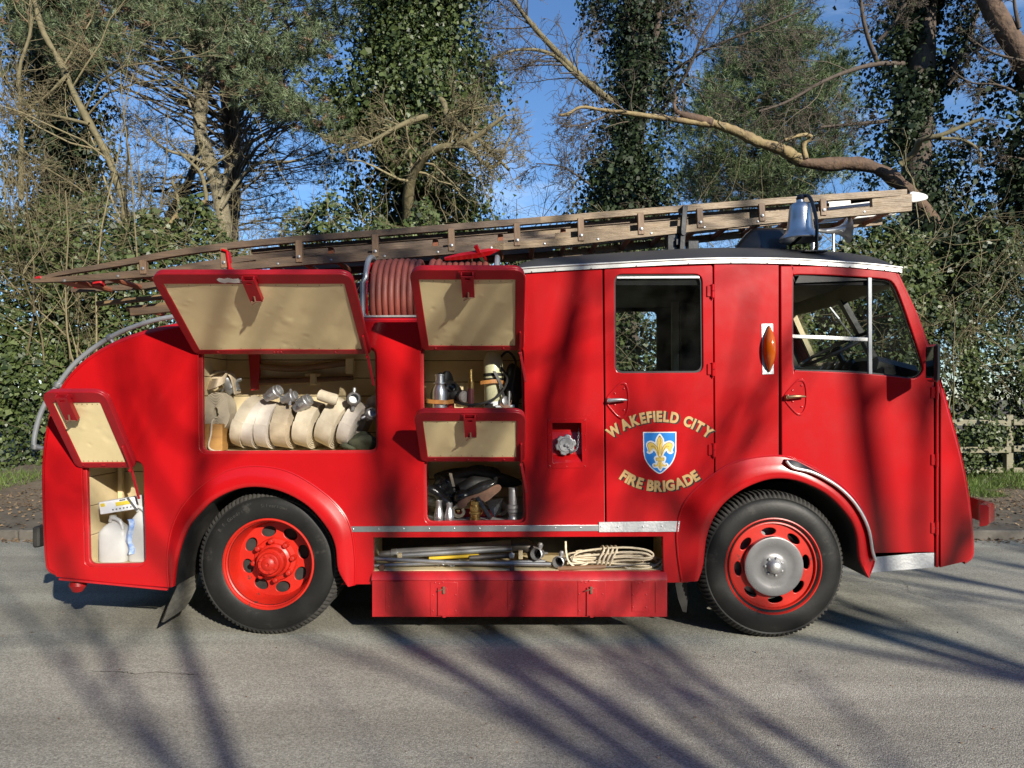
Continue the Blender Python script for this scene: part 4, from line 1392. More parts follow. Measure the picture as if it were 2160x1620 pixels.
def wheel(x, Y, ax, style, inner=False):
    o = Vector((x, Y, 0.497))
    a = Vector(ax)
    wh = link('wheel', None, truck, (x, Y, 0))
    tyre_mesh(o, ax).build('tyre', ['tyre_wall', 'tyre_tread'], wh, ang=40)
    if inner:
        tyre_mesh(o - a * 0.27, ax).build('tyre', ['tyre_wall', 'tyre_tread'], wh, ang=40)
    fx, fy, fa = frame(ax)
    Mw = Matrix(((fx.x, fy.x, fa.x, o.x), (fx.y, fy.y, fa.y, o.y), (fx.z, fy.z, fa.z, o.z), (0, 0, 0, 1)))
    circ = lambda r, cx=0, cy=0, n=40, e=1.0, ro=0.0: [(cx + r * math.cos(t) * math.cos(ro) - r * e * math.sin(t) * math.sin(ro), cy + r * math.cos(t) * math.sin(ro) + r * e * math.sin(t) * math.cos(ro)) for t in np.linspace(0, 2 * PI, n + 1)[:-1]]
    mb = MB()
    if style == 'rear':
        mb.lathe([(0.300, -0.03), (0.316, -0.004), (0.314, 0.006), (0.304, 0.008), (0.297, 0.000), (0.296, -0.016), (0.290, -0.020), (0.286, -0.032), (0.278, -0.085), (0.270, -0.135), (0.258, -0.165)], o, ax, 64, caps=False)
        hol = [circ(0.052, 0.202 * math.cos(t), 0.202 * math.sin(t), 18, 0.74, t + PI / 2) for t in np.linspace(0, 2 * PI, 9)[:-1] + 0.25]
        mb.plate(circ(0.262, n=56), [h[::-1] for h in hol], Mw @ Matrix.Translation((0, 0, -0.155)), 0.014, 0.003)
        mb.lathe([(0.155, -0.156), (0.145, -0.140), (0.118, -0.134)], o, ax, 40, caps=False)
        mb.build('rim', 'wheel_red', wh)
        mb = MB()
        mb.lathe([(0.118, -0.135), (0.114, -0.108), (0.098, -0.098), (0.096, -0.03), (0.086, -0.018), (0.075, -0.020), (0.072, 0.006), (0.066, 0.012), (0.046, 0.013), (0.036, 0.022), (0.012, 0.026), (0.004, 0.018)], o, ax, 40)
        mb.build('hub', 'wheel_red', wh)
        for i in range(8):
            t = 2 * PI * i / 8 + 0.12
            mb = MB()
            mb.lathe([(0.022, -0.140), (0.022, -0.118), (0.018, -0.110), (0.018, -0.082), (0.010, -0.074)], o + fx * 0.136 * math.cos(t) + fy * 0.136 * math.sin(t), ax, 10)
            mb.build('wheel_nut', 'wheel_red', wh)
        for i in range(8):
            t = 2 * PI * i / 8 + 0.3
            mb = MB()
            mb.lathe([(0.0105, 0.010), (0.0105, 0.016), (0.006, 0.017), (0.006, 0.023)], o + fx * 0.058 * math.cos(t) + fy * 0.058 * math.sin(t), ax, 6)
            mb.build('hub_bolt', 'wheel_red', wh)
    else:
        mb.lathe([(0.305, -0.03), (0.332, -0.006), (0.333, 0.006), (0.322, 0.010), (0.314, 0.000), (0.312, -0.014), (0.302, -0.016), (0.298, -0.004), (0.290, -0.002), (0.286, -0.03), (0.276, -0.06)], o, ax, 64, caps=False)
        hol = [circ(0.050, 0.232 * math.cos(t), 0.232 * math.sin(t), 18, 0.52, t + PI / 2) for t in np.linspace(0, 2 * PI, 9)[:-1] + 0.1]
        mb.plate(circ(0.288, n=64), [h[::-1] for h in hol], Mw @ Matrix.Translation((0, 0, -0.022)), 0.014, 0.004)
        mb.build('rim', 'wheel_red', wh)
        mb = MB()
        mb.lathe([(0.20, -0.022), (0.202, 0.010), (0.198, 0.018), (0.188, 0.020), (0.140, 0.014), (0.095, 0.006), (0.078, 0.010), (0.058, 0.014)], o, ax, 64)
        mb.build('hub_disc', 'hub_alloy', wh)
        mb = MB()
        mb.lathe([(0.056, 0.010), (0.050, 0.022), (0.046, 0.046), (0.034, 0.060), (0.012, 0.066)], o, ax, 28)
        mb.build('hub', 'cast_alloy', wh)
        for i in range(7):
            t = 2 * PI * i / 7 + 0.4
            mb = MB()
            mb.lathe([(0.0085, 0.008), (0.0085, 0.024), (0.004, 0.027)], o + fx * 0.060 * math.cos(t) + fy * 0.060 * math.sin(t), ax, 8)
            mb.build('hub_bolt', 'cast_alloy', wh)
        mb = MB()
        mb.lathe([(0.24, -0.10), (0.24, -0.2)], o, ax, 40)
        mb.build('brake_drum', 'galvanised', wh)
    if style == 'rear' and ax.y < 0:
        # raised maker's lettering on the side wall, clockwise round the top
        mb = MB()
        for text, a0, a1 in (('B.F.Goodrich', -0.98, -0.30), ('Silvertown', -0.12, 0.34)):
            for q, chh in enumerate(text):
                cu = bpy.data.curves.new('tmp', 'FONT')
                cu.body, cu.size, cu.resolution_u = chh, 0.034, 2
                oo = bpy.data.objects.new('tmp', cu)
                me = bpy.data.meshes.new_from_object(oo)
                an = a0 + (a1 - a0) * (q + 0.5) / len(text)
                vs = []
                for v_ in me.vertices:
                    u_, w_ = v_.co.x - 0.009, v_.co.y
                    rr_ = 0.392 + w_
                    vs.append((o.x + rr_ * math.sin(an) + u_ * math.cos(an), o.y - 0.0145, o.z + rr_ * math.cos(an) - u_ * math.sin(an)))
                mb.add(vs, [tuple(p_.vertices) for p_ in me.polygons])
                bpy.data.objects.remove(oo)
                bpy.data.curves.remove(cu)
                bpy.data.meshes.remove(me)
        mb.build('tyre_lettering', 'tyre_tread', wh, flat=True)
    mb = MB()
    mb.lathe([(0.255, -0.185), (0.255, -0.24)], o, ax, 32)
    mb.build('wheel_well', 'chassis', wh)
    return wh


NEAR_AX, FAR_AX = Vector((0, -1, 0)), Vector((0, 1, 0))
wheel((566 - 1080) / FPX * (D + 0.07), D + 0.07, NEAR_AX, 'rear', True)
wheel((1631 - 1080) / FPX * (D + 0.01), D + 0.01, NEAR_AX, 'front')
wheel((566 - 1080) / FPX * (D + 0.07), FAR - 0.07, FAR_AX, 'rear', True)
wheel((1631 - 1080) / FPX * (D + 0.01), FAR - 0.01, FAR_AX, 'front')

# inside the cab
mb = MB()
mb.box((1.85, D + 1.0, 1.22), (2.2, 1.9, 0.04))
mb.build('cab_floor', 'chassis', truck)
mb = MB()
mb.box((0.16, D + 1.0, 1.75), (0.03, 1.9, 1.4))
mb.build('cab_bulkhead', 'interior_dark', truck)
mb = MB()
mb.box((1.75, D + 0.55, 1.52), (0.10, 0.60, 0.42), bev=0.04)
mb.box((1.98, D + 0.55, 1.38), (0.46, 0.60, 0.14), bev=0.04)
mb.build('driver_seat', 'black_leather', truck)
mb = MB()
mb.box((0.6, D + 1.0, 1.40), (0.45, 1.6, 0.14), bev=0.03)
mb.build('crew_seat', 'black_leather', truck)
mb = MB()
mb.box((2.68, D + 1.0, 1.80), (0.36, 1.7, 0.20), Matrix.Rotation(math.radians(14), 3, 'Y'), 0.04)
mb.box((2.42, D + 1.0, 1.66), (0.6, 0.6, 0.40), bev=0.10)
for i in range(4):
    mb.lathe([(0.05, 0), (0.05, 0.02), (0.04, 0.025)], (2.50 + 0.01 * i, D + 0.45 + 0.16 * i, 1.88), (-0.8, 0, 0.6), 16)
mb.build('dashboard', 'black_paint', truck)
sw = Vector((2.43, D + 0.52, 2.005))
sx, sy, sa = frame((-0.45, 0.04, 0.89))
mb = MB()
mb.tube([sw + sx * 0.27 * math.cos(t) + sy * 0.27 * math.sin(t) for t in np.linspace(0, 2 * PI, 41)[:-1]], 0.0135, 8, closed=True)
for t in (0.4, 2.0, 3.6, 5.2):
    mb.tube([sw - sa * 0.03, sw + sx * 0.265 * math.cos(t) + sy * 0.265 * math.sin(t)], 0.007, 6)
mb.tube([sw, sw - sa * 0.55], 0.022, 10)
mb.lathe([(0.04, -0.04), (0.045, 0.0), (0.02, 0.015)], sw, sa, 16)
mb.build('steering_wheel', 'black_paint', truck)
mb = MB()
mb.tube([(1.62, D + 1.1, 1.25), (1.62, D + 1.1, 2.6)], 0.022, 8)
mb.build('grab_pole', 'grey_tube', truck)
mb = MB()
mb.plate(P2([(1418, 628), (1432, 628), (1432, 785), (1418, 785)], D + 1.5), [], side_frame(D + 1.5), 0.05, 0.004)
mb.build('inner_post', 'cream_wood', truck)
mb = MB()
mb.plate(P2([(1436, 640), (1468, 640), (1468, 695), (1436, 695)], D + 1.6), [], side_frame(D + 1.6), 0.02, 0.002)
mb.build('notice_frame', 'dark_steel', truck)
mb = MB()
mb.plate(P2([(1436, 560), (1600, 560), (1600, 960), (1436, 960)], D + 1.7), [], side_frame(D + 1.7), 0.02, 0.002)
mb.build('cab_partition', 'interior_dark', truck)
mb = MB()
mb.box((1.5, D + 1.0, 2.50), (2.1, 1.86, 0.015))
mb.build('ceiling_lining', 'interior_dark', truck)

# hose reel on top of the rear body
reel = link('hose_reel', None, truck, ((905 - 1080) * S, D + 0.36, 2.15))
RYc, RZc, RRad = D + 0.34, 2.350, 0.262
mb = MB()
xa, xb = W(776, 600, D + 0.15).x, W(1036, 600, D + 0.15).x
mb.tube([(xa, RYc, RZc), (xb, RYc, RZc)], 0.17, 24)
mb.build('drum', 'red', reel)
n = 19
for i in range(n):
    x = xa + 0.025 + (xb - xa - 0.05) * (i + 0.5) / n
    if i in (8,):
        continue
    dr = 0.0 if i < 8 else (-0.012 if i > 10 else 0.006)
    mb = MB()
    bulge = RRad + dr + 0.010 * math.sin(PI * min(i, 8) / 8) * (i < 9)
    tl = 0.012 if i in (9, 10) else 0.002
    mb.tube([(x + tl * math.sin(t), RYc + bulge * math.cos(t), RZc + bulge * math.sin(t)) for t in np.linspace(0, 2 * PI, 49)[:-1]], 0.0225, 8, closed=True)
    mb.build('hose_turn', 'hose_red', reel, ang=80)
for x in (xa - 0.02, xb + 0.02):
    mb = MB()
    arch = [(x, RYc - 0.27, 2.12), (x, RYc - 0.27, RZc + 0.08)] + [(x + 0.02, RYc - 0.27 * math.cos(t), RZc + 0.08 + 0.22 * math.sin(t)) for t in np.linspace(0.15, PI - 0.15, 14)] + [(x, RYc + 0.27, RZc + 0.08), (x, RYc + 0.27, 2.12)]
    mb.tube(arch, 0.019, 9)
    mb.build('reel_hoop', 'grey_tube', reel)
    mb = MB()
    for t in (0.3, 1.1, 2.4, 3.6, 4.7, 5.6):
        mb.bar((x + 0.022, RYc, RZc), (x + 0.022, RYc + 0.24 * math.cos(t), RZc + 0.24 * math.sin(t)), 0.012, 0.02, (1, 0, 0))
    mb.tube([(x + 0.022, RYc + 0.255 * math.cos(t), RZc + 0.255 * math.sin(t)) for t in np.linspace(0, 2 * PI, 41)[:-1]], 0.010, 6, closed=True)
    mb.build('reel_flange', 'red', reel)
# the lip of the rear body below the reel
mb = MB()
mb.ribbon([W(770, 667, D - 0.002), W(1094, 666, D - 0.002)], (0, 0, 1), 0.012, 0.006)
mb.build('body_lip', 'trim_white', truck)

# bell, lamp hood, horn on the cab roof
bell = link('bell', None, truck, (2.36, D + 0.55, 2.68))
bo = W(1688, 506, D + 0.30)
mb = MB()
mb.lathe([(0.142, -0.004), (0.147, 0.003), (0.140, 0.018), (0.113, 0.040), (0.093, 0.075), (0.083, 0.15), (0.077, 0.215), (0.069, 0.248), (0.05, 0.262), (0.03, 0.268), (0.026, 0.285)], bo, (0, 0, 1), 40, caps=False)
mb.lathe([(0.026, 0.285), (0.02, 0.294)], bo, (0, 0, 1), 12)
mb.lathe([(0.138, -0.001), (0.098, 0.05), (0.072, 0.14), (0.064, 0.23)], bo, (0, 0, 1), 40, caps=False)
mb.build('bell_body', 'chrome', bell, ang=50)
mb = MB()
mb.tube(smooth([bo + Vector((0, 0, 0.29)), bo + Vector((0.03, 0, 0.315)), bo + Vector((0.048, -0.06, 0.28)), bo + Vector((0.05, -0.155, 0.1)), bo + Vector((0.05, -0.155, -0.06)), bo + Vector((0.052, -0.13, -0.11))], 4), 0.013, 8)
mb.box(bo + Vector((0.05, -0.12, -0.108)), (0.16, 0.06, 0.012), bev=0.003)
mb.lathe([(0.025, 0.28), (0.03, 0.30), (0.016, 0.325)], bo, (0, 0, 1), 14)
mb.tube([bo + Vector((-0.03, 0.1, -0.1)), bo + Vector((-0.03, 0.1, -0.02)), bo + Vector((0, 0, 0.02))], 0.012, 8)
mb.build('bell_bracket', 'black_paint', bell)
mb = MB()
hood_c = W(1598, 520, D + 0.62)
rowsH = []
for i in range(9):
    t = i / 8
    x = hood_c.x - 0.185 + 0.36 * t
    r = 0.178 * min(1, 0.20 + 0.80 * math.sin(min(1, t * 2.0) * PI / 2))
    yb = hood_c.y
    rowsH.append([(x, yb - r * 0.75 * math.cos(q), hood_c.z - 0.07 + (r * 1.2) * math.sin(q)) for q in np.linspace(0, PI, 15)])
mb.grid(rowsH, flip=False)
mb.add(rowsH[-1], [tuple(range(15))[::-1]])
mb.build('lamp_hood', 'black_paint', truck, ang=50)
mb = MB()
hc = W(1742, 488, D + 0.75)
mb.lathe([(0.02, 0), (0.024, 0.06), (0.035, 0.10), (0.06, 0.14), (0.10, 0.165), (0.105, 0.17), (0.05, 0.13), (0.02, 0.1)], hc, (1, -0.1, 0.05), 24, caps=False)
mb.tube([hc + Vector((0.02, 0, 0)), hc + Vector((-0.10, 0, 0.01)), hc + Vector((-0.10, 0, -0.15))], 0.02, 8)
mb.tube([hc + Vector((0.06, 0, 0)), hc + Vector((0.06, 0, -0.16))], 0.012, 8)
mb.build('horn', 'chrome', truck, ang=50)

# ladder gantry on the roof
mb = MB()
g = W(1440, 527, D + 0.55)
mb.box(g + Vector((0.0, 0.0, 0.13)), (0.04, 0.05, 0.40), Matrix.Rotation(math.radians(4), 3, 'Y'), 0.004)
mb.box(g + Vector((-0.05, 0.08, 0.03)), (0.12, 0.10, 0.20), bev=0.008)
mb.box(g + Vector((0.07, 0.0, 0.02)), (0.08, 0.1, 0.08), bev=0.004)
mb.lathe([(0.02, 0), (0.018, 0.012)], g + Vector((0, -0.025, 0.12)), (0, -1, 0), 10)
mb.box(g + Vector((-0.02, 0.45, 0.06)), (0.06, 0.9, 0.05), bev=0.004)
mb.build('ladder_gantry', 'black_paint', truck)
mb = MB()
hk = W(487, 572, D + 0.30)
mb.bar(hk + Vector((0.03, 0, -0.12)), hk + Vector((0.0, 0, 0.02)), 0.05, 0.035, (1, 0, 0), 0.004)
mb.bar(hk, hk + Vector((-0.02, 0, 0.14)), 0.06, 0.016, (1, 0, 0), 0.004)
mb.bar(hk + Vector((-0.02, 0, 0.14)), hk + Vector((-0.06, 0, 0.15)), 0.06, 0.016, (0, 0, 1), 0.004)
mb.box(hk + Vector((0.01, 0, -0.02)), (0.10, 0.06, 0.03), bev=0.006)
mb.build('ladder_hook', 'red', truck)

# ------------------------------------------------------------------ ladders
lad = thing('wooden_ladder', W(1000, 560, 5.4), 'long weathered wooden extension ladder with white tips lying over the engine', 'ladder')


def yl(px):                       # depth of the near string along the ladder
    return float(np.interp(px, [70, 1960], [5.02, 5.55]))


def dense(pts):
    xs = np.arange(pts[0][0], pts[-1][0] + 1, 22.0)
    ys = np.interp(xs, [p[0] for p in pts], [p[1] for p in pts])
    for _ in range(3):
        ys[1:-1] = (ys[:-2] + ys[1:-1] * 2 + ys[2:]) / 4
    return list(zip(xs, ys))


top_px = dense([(84, 586), (112, 576), (220, 557), (356, 530), (480, 513), (611, 500), (784, 487), (1000, 470), (1100, 462), (1467, 432), (1700, 414), (1920, 400)])
low_px = dense([(72, 589), (160, 583), (305, 570), (480, 557), (611, 547), (784, 535), (1000, 518), (1100, 510), (1215, 502), (1467, 474), (1644, 455), (1920, 431)])


def rail_piece(pts, h0, h1, w, dy, m, name='rail', x0=None, x1=None):
    ps = [p for p in pts if (x0 is None or p[0] >= x0) and (x1 is None or p[0] <= x1)]
    mb = MB()
    rows = []
    for i, p in enumerate(ps):
        t = i / max(1, len(ps) - 1)
        h = (h0 + (h1 - h0) * min(1, t * 5))
        # thickness given in px at the rail's own depth
        Yn = yl(p[0])
        c = W(p[0], p[1], Yn)
        hz = h / FPX * Yn
        c = Vector((c.x, c.y + dy, c.z))
        rows.append([c + Vector((0, -w / 2, 0)), c + Vector((0, w / 2, 0)), c + Vector((0, w / 2, -hz)), c + Vector((0, -w / 2, -hz)), c + Vector((0, -w / 2, 0))])
    mb.grid(rows)
    mb.add(rows[0][:4], [(0, 1, 2, 3)])
    mb.add(rows[-1][:4], [(3, 2, 1, 0)])
    return mb.build(name, m, lad, ang=30)


LW = 0.44
for dy in (0.0, LW):
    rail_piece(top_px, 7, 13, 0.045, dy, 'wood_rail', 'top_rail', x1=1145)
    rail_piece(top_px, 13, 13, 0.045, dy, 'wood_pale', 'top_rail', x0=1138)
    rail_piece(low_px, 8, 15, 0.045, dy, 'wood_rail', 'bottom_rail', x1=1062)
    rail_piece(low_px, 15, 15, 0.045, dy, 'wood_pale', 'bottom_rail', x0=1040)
for dy in (0.07, LW - 0.07):       # the inner extension between the strings
    ps_t = [(p[0], p[1] + 14) for p in top_px if 520 < p[0] < 1760]
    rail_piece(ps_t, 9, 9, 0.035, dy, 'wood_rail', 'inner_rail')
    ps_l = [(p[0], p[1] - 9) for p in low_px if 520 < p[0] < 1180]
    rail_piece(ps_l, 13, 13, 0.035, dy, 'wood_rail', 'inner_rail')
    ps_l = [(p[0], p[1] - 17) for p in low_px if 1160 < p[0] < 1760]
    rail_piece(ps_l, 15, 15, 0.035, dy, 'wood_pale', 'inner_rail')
ipt = lambda pts, x: float(np.interp(x, [p[0] for p in pts], [p[1] for p in pts]))
struts = [305, 475, 632, 792, 952, 1090, 1224, 1350, 1474, 1604, 1733]
for x in struts:
    for dy, m in ((-0.012, 'wood_strut'), (LW + 0.012, 'wood_under')):
        Yn = yl(x)
        a, b = W(x, ipt(top_px, x) + 10, Yn), W(x + 1.5, ipt(low_px, x) + 9, Yn)
        if a.z - b.z < 0.03:
            continue
        mb = MB()
        mb.bar(a + Vector((0, dy, 0)), b + Vector((0, dy, 0)), 0.046, 0.042, (0, 1, 0), 0.002)
        mb.build('strut', m, lad)
    # bolt head on the near strut
    mb = MB()
    mb.lathe([(0.014, 0), (0.012, 0.005), (0.003, 0.008)], W(x + 1, ipt(low_px, x) - 2, yl(x)) + Vector((0, -0.034, 0)), (0, -1, 0), 10)
    mb.build('bolt', 'galvanised', lad)
for x in (690, 915, 1055, 1190):
    Yn = yl(x)
    mb = MB()
    mb.bar(W(x, ipt(top_px, x) + 22, Yn) + Vector((0, 0.12, 0)), W(x, ipt(low_px, x) + 4, Yn) + Vector((0, 0.12, 0)), 0.04, 0.04, (0, 1, 0), 0.002)
    mb.build('strut', 'wood_under', lad)
for x in np.linspace(160, 1880, 26):
    Yn = yl(x)
    c = W(x, ipt(low_px, x) + 9, Yn)
    mb = MB()
    mb.tube([c, c + Vector((0.0, LW, 0.0))], [0.021, 0.021], 8)
    mb.build('rung', 'wood_under', lad)
for i in range(16):                # tie bolts through the lower rail
    x = 140 + i * 112
    mb = MB()
    mb.lathe([(0.011, 0), (0.009, 0.004), (0.002, 0.006)], W(x, ipt(low_px, x) + 9, yl(x)) + Vector((0, -0.0225, 0)), (0, -1, 0), 8)
    mb.build('bolt', 'galvanised', lad)
# end block and white tips
for dy in (0.0, LW):
    mb = MB()
    mb.plate([(p[0] / D * 1, p[1]) for p in P2([(1836, 413), (1921, 407), (1921, 440), (1838, 446)], 5.53)] if False else P2([(1836, 416), (1921, 410), (1921, 437), (1838, 444)], 5.53), [], side_frame(5.53 - 0.02 + dy), 0.04, 0.003)
    mb.build('end_block', 'wood_pale', lad)
    mb = MB()
    mb.plate(smooth(P2([(1919, 406), (1940, 407), (1954, 412), (1955, 420), (1940, 425), (1919, 426)], 5.53), 3, True), [], side_frame(5.53 - 0.012 + dy), 0.03, 0.006)
    mb.build('rail_tip', 'wood_white', lad)
mb = MB()
mb.plate(P2([(1742, 428), (1834, 418), (1836, 436), (1742, 446)], 5.7), [P2([(1790, 424), (1828, 420), (1829, 427), (1790, 432)], 5.7)], side_frame(5.66), 0.03, 0.003)
mb.plate(P2([(1705, 462), (1905, 436), (1912, 442), (1880, 452), (1705, 472)], 5.85), [], side_frame(5.85), 0.04, 0.003)
mb.build('painted_end', 'wood_white', lad)
for dy in (0.0, LW):
    mb = MB()
    q = W(78, 588, yl(78)) + Vector((0, dy, 0))
    mb.box(q + Vector((0.02, 0, 0.004)), (0.05, 0.05, 0.022), Matrix.Rotation(math.radians(-10), 3, 'Y'), 0.008)
    mb.build('rail_shoe', 'red_worn', lad)
mb = MB()
mb.box(W(208, 596, 5.2), (0.07, 0.06, 0.06), bev=0.01)
mb.box(W(160, 598, 5.25), (0.14, 0.3, 0.03), bev=0.01)
mb.build('foot_bracket', 'red_worn', lad)

lad2 = thing('short_ladder', W(420, 640, D + 0.6), 'short wooden ladder under the long one, its ends sticking out above the tail', 'ladder')
for (a, b, yy, h, m) in (((205, 641), (800, 580), 5.45, 0.035, 'wood_pale'), ((268, 652), (800, 598), 5.62, 0.04, 'wood_pale'), ((276, 659), (800, 606), 5.30, 0.055, 'wood_rail')):
    mb = MB()
    mb.bar(W(a[0], a[1], yy), W(b[0], b[1], yy), 0.04, h, bev=0.004)
    mb.build('rail', m, lad2)
for x in (300, 360, 420, 480, 540, 600, 660, 720):
    y = 655 - (x - 275) * 0.1
    mb = MB()
    mb.tube([W(x, y, 5.30), W(x, y, 5.30) + Vector((0, 0.32, 0.0))], 0.018, 8)
    mb.build('rung', 'wood_under', lad2)

pick = thing('pickaxe', W(1000, 540, D + 0.1), 'red painted pickaxe lying on top of the hose reel', 'pickaxe')
mb = MB()
pa = [W(938, 546, D + 0.22), W(970, 541, D + 0.22), W(1005, 536, D + 0.22), W(1032, 531, D + 0.22), W(1054, 527, D + 0.22)]
mb.tube(pa, [0.012, 0.024, 0.028, 0.024, 0.004], 4)
mb.build('pick_head', 'red', pick, ang=20)
mb = MB()
mb.bar(W(1012, 535, D + 0.21), W(1003, 517, D + 0.18), 0.03, 0.03, (1, 0, 0), 0.004)
mb.bar(W(1012, 536, D + 0.23), W(1022, 548, D + 0.5), 0.035, 0.035, (1, 0, 0), 0.004)
mb.build('pick_shaft', 'red', pick)
# ------------------------------------------------------------------ things carried in the lockers
def blob(mb, c, rad, amp=0.15, seed=0, nu=22, nv=14, R=None, mi=0, floor=None):
    r_ = np.random.default_rng(seed)
    ks = [(r_.normal(0, 2.6, 3), r_.uniform(0, 6), r_.uniform(0.4, 1)) for _ in range(7)]
    rows = []
    for i in range(nv + 1):
        th = PI * i / nv
        row = []
        for j in range(nu + 1):
            ph = 2 * PI * (j % nu) / nu
            n = Vector((math.sin(th) * math.cos(ph), math.sin(th) * math.sin(ph), math.cos(th)))
            d = 1 + amp * sum(a * math.sin(k[0] * n.x + k[1] * n.y + k[2] * n.z + p) for k, p, a in ks) / 2.5
            q = Vector((n.x * rad[0] * d, n.y * rad[1] * d, n.z * rad[2] * d))
            if R: q = R @ q
            q = q + Vector(c)
            if floor is not None: q.z = max(q.z, floor)
            row.append(q)
        rows.append(row)
    mb.grid(rows, mi, flip=False)
    return mb


FL2 = lk2[3] + 0.006
YL2 = D + 0.07


def coupling_mesh(mb, c, ax, s=1.0, lugs=True, mi=0, la=0.0):
    c, ax = Vector(c), Vector(ax).normalized()
    prof = [(0.030, -0.085), (0.034, -0.082), (0.036, -0.05), (0.044, -0.042), (0.046, -0.01), (0.050, -0.004), (0.050, 0.030), (0.044, 0.036), (0.042, 0.058), (0.036, 0.062), (0.032, 0.060), (0.030, 0.02)]
    mb.lathe([(r * s, h * s) for r, h in prof], c, ax, 22, mi)
    if lugs:
        x, y, _ = frame(ax)
        for k in range(2):
            d = (x * math.cos(la) + y * math.sin(la)) * (1 if k else -1)
            mb.tube([c + d * 0.035 * s, c + d * 0.078 * s, c + d * 0.086 * s], [0.012 * s, 0.014 * s, 0.010 * s], 9, mi=mi)


HN = ['leftmost folded hose roll beside the wooden block, tall and cream', 'second hose roll from the left, pale grey-white', 'third hose roll from the left, pale, just left of the stained one',
      'middle hose roll of the row, stained with dark dirt', 'fifth hose roll from the left, clean broad cream band', 'broad hose roll leaning to the right, second from the right', 'narrow pale hose roll leaning right at the right end of the row']
HR = [(484, 531, 28, 0.192, 'canvas', 0.10), (511, 540, 28, 0.178, 'canvas_pale', 0.08), (544, 563, 31, 0.168, 'canvas_pale', 0.10), (584, 600, 40, 0.172, 'canvas_warm', 0.12), (627, 656, 40, 0.168, 'canvas', 0.14), (671, 722, 42, 0.178, 'canvas', 0.16), (716, 762, 31, 0.168, 'canvas_pale', 0.19)]
CP = {1: ((578, 829), (0.85, -0.25, 0.45), 0.9, 0.3), 2: ((612, 838), (0.9, -0.2, 0.3), 0.8, 1.0), 3: ((641, 850), (0.85, -0.2, 0.55), 0.95, 0.2), 5: ((746, 842), (0.25, -0.95, 0.1), 0.95, 1.5), 6: ((782, 874), (0.35, -0.9, 0.3), 0.85, 0.4)}
for i, (xb, xt, wpx, R, m, yaw) in enumerate(HR):
    R = R * 1.06
    Yc = D + 0.10 + R
    t = thing('fire_hose', (W(xb, 950, D + 0.1).x, Yc, FL2), HN[i], 'fire hose', 'hose rolls standing in the large locker')
    th = math.atan2((xt - xb) * S, 2 * R * 0.95)
    up = Vector((math.sin(th), 0, math.cos(th)))
    ax = Vector((math.cos(th), -yaw, -math.sin(th))).normalized()
    fw = ax.cross(up).normalized()
    up = fw.cross(ax).normalized()
    wd = wpx * S * 0.90
    base = Vector((W(xb, 950, D + 0.1).x, Yc, FL2 + R * math.cos(th) + wd / 2 * math.sin(th)))
    c = base + Vector((R * math.sin(th), 0, 0))
    turns = 9
    path = []
    n = turns * 34
    for k in range(n + 1):
        a = 2 * PI * k / 34
        r = 0.055 + (R - 0.055) * k / n
        sq = 1 + 0.05 * math.cos(2 * a) + 0.006 * math.sin(3 * a + i)
        path.append(c + (fw * math.cos(a) * 0.92 + up * math.sin(a)) * r * sq)
    mb = MB()
    mb.ribbon(path, ax, wd, 0.0082)
    mb.build('coil', m, t, ang=40)
    if i in CP:
        (px, py), cax, s, la = CP[i]
        mb = MB()
        coupling_mesh(mb, W(px, py, D + 0.14), cax, s, True, 0, la)
        mb.build('coupling', 'cast_alloy', t)
    if i == 5:
        fx_, fy_ = {1: (505, 925), 2: (566, 858), 5: (690, 838)}[i]
        mb = MB()
        q = W(fx_, fy_, D + 0.10)
        if i == 1:
            mb.ribbon(smooth([q + up * 0.10, q + up * 0.03 + Vector((-0.002, -0.012, 0)), q - up * 0.045 + Vector((-0.01, -0.02, 0))], 4), ax, 0.085, 0.012)
        elif i == 2:
            mb.ribbon(smooth([q + Vector((-0.06, 0, -0.03)), q + Vector((-0.03, -0.02, 0.0)), q + Vector((0.02, -0.02, 0.03)), q + Vector((0.05, 0.02, 0.045))], 4), (0.35, 0.9, -0.3), 0.09, 0.012)
        else:
            mb.tube(smooth([q + Vector((-0.06, 0.0, 0.02)), q + Vector((0, -0.01, 0.0)), q + Vector((0.07, 0.0, -0.02))], 4), [0.02] + [0.040] * 7 + [0.034], 12)
        mb.build('hose_end', m, t)

# rolled hose seen end-on, and the folded one above it
t = thing('fire_hose', W(455, 900, D + 0.25), 'rolled canvas hose seen end-on as a spiral at the left of the large locker', 'fire hose')
c = W(452, 872, D + 0.16)
path = []
for k in range(10 * 24 + 1):
    a = 2 * PI * k / 24
    r = 0.018 + 0.082 * k / 240
    path.append(c + Vector((math.cos(a) * r * 0.95, 0.10, math.sin(a) * r * 1.32 + (0.02 if math.sin(a) > 0 else 0))))
mb = MB()
mb.ribbon(path, (0, 1, 0), 0.15, 0.0055)
mb.build('coil', 'canvas', t, ang=40)
t = thing('fire_hose', W(460, 812, D + 0.25), 'folded hose with dark coupling lying on top of the spiral roll', 'fire hose')
mb = MB()
q = W(446, 812, D + 0.16)
mb.ribbon(smooth([q + Vector((-0.07, 0.1, -0.005)), q + Vector((0.0, 0.02, 0.0)), q + Vector((0.055, -0.03, 0.012)), q + Vector((0.075, 0.05, 0.05)), q + Vector((0.03, 0.14, 0.075)), q + Vector((-0.06, 0.15, 0.075))], 5), (0, 0.5, 0.8), 0.075, 0.014)
mb.ribbon(smooth([q + Vector((-0.08, 0.16, 0.06)), q + Vector((0.02, 0.14, 0.10)), q + Vector((0.09, 0.15, 0.07)), q + Vector((0.12, 0.16, -0.06))], 5), (0, 1, 0.1), 0.10, 0.012)
mb.build('coil', 'canvas_warm', t)
mb = MB()
coupling_mesh(mb, W(486, 812, D + 0.33), (0.5, 0, -0.85), 1.1, True, 0, 1.57)
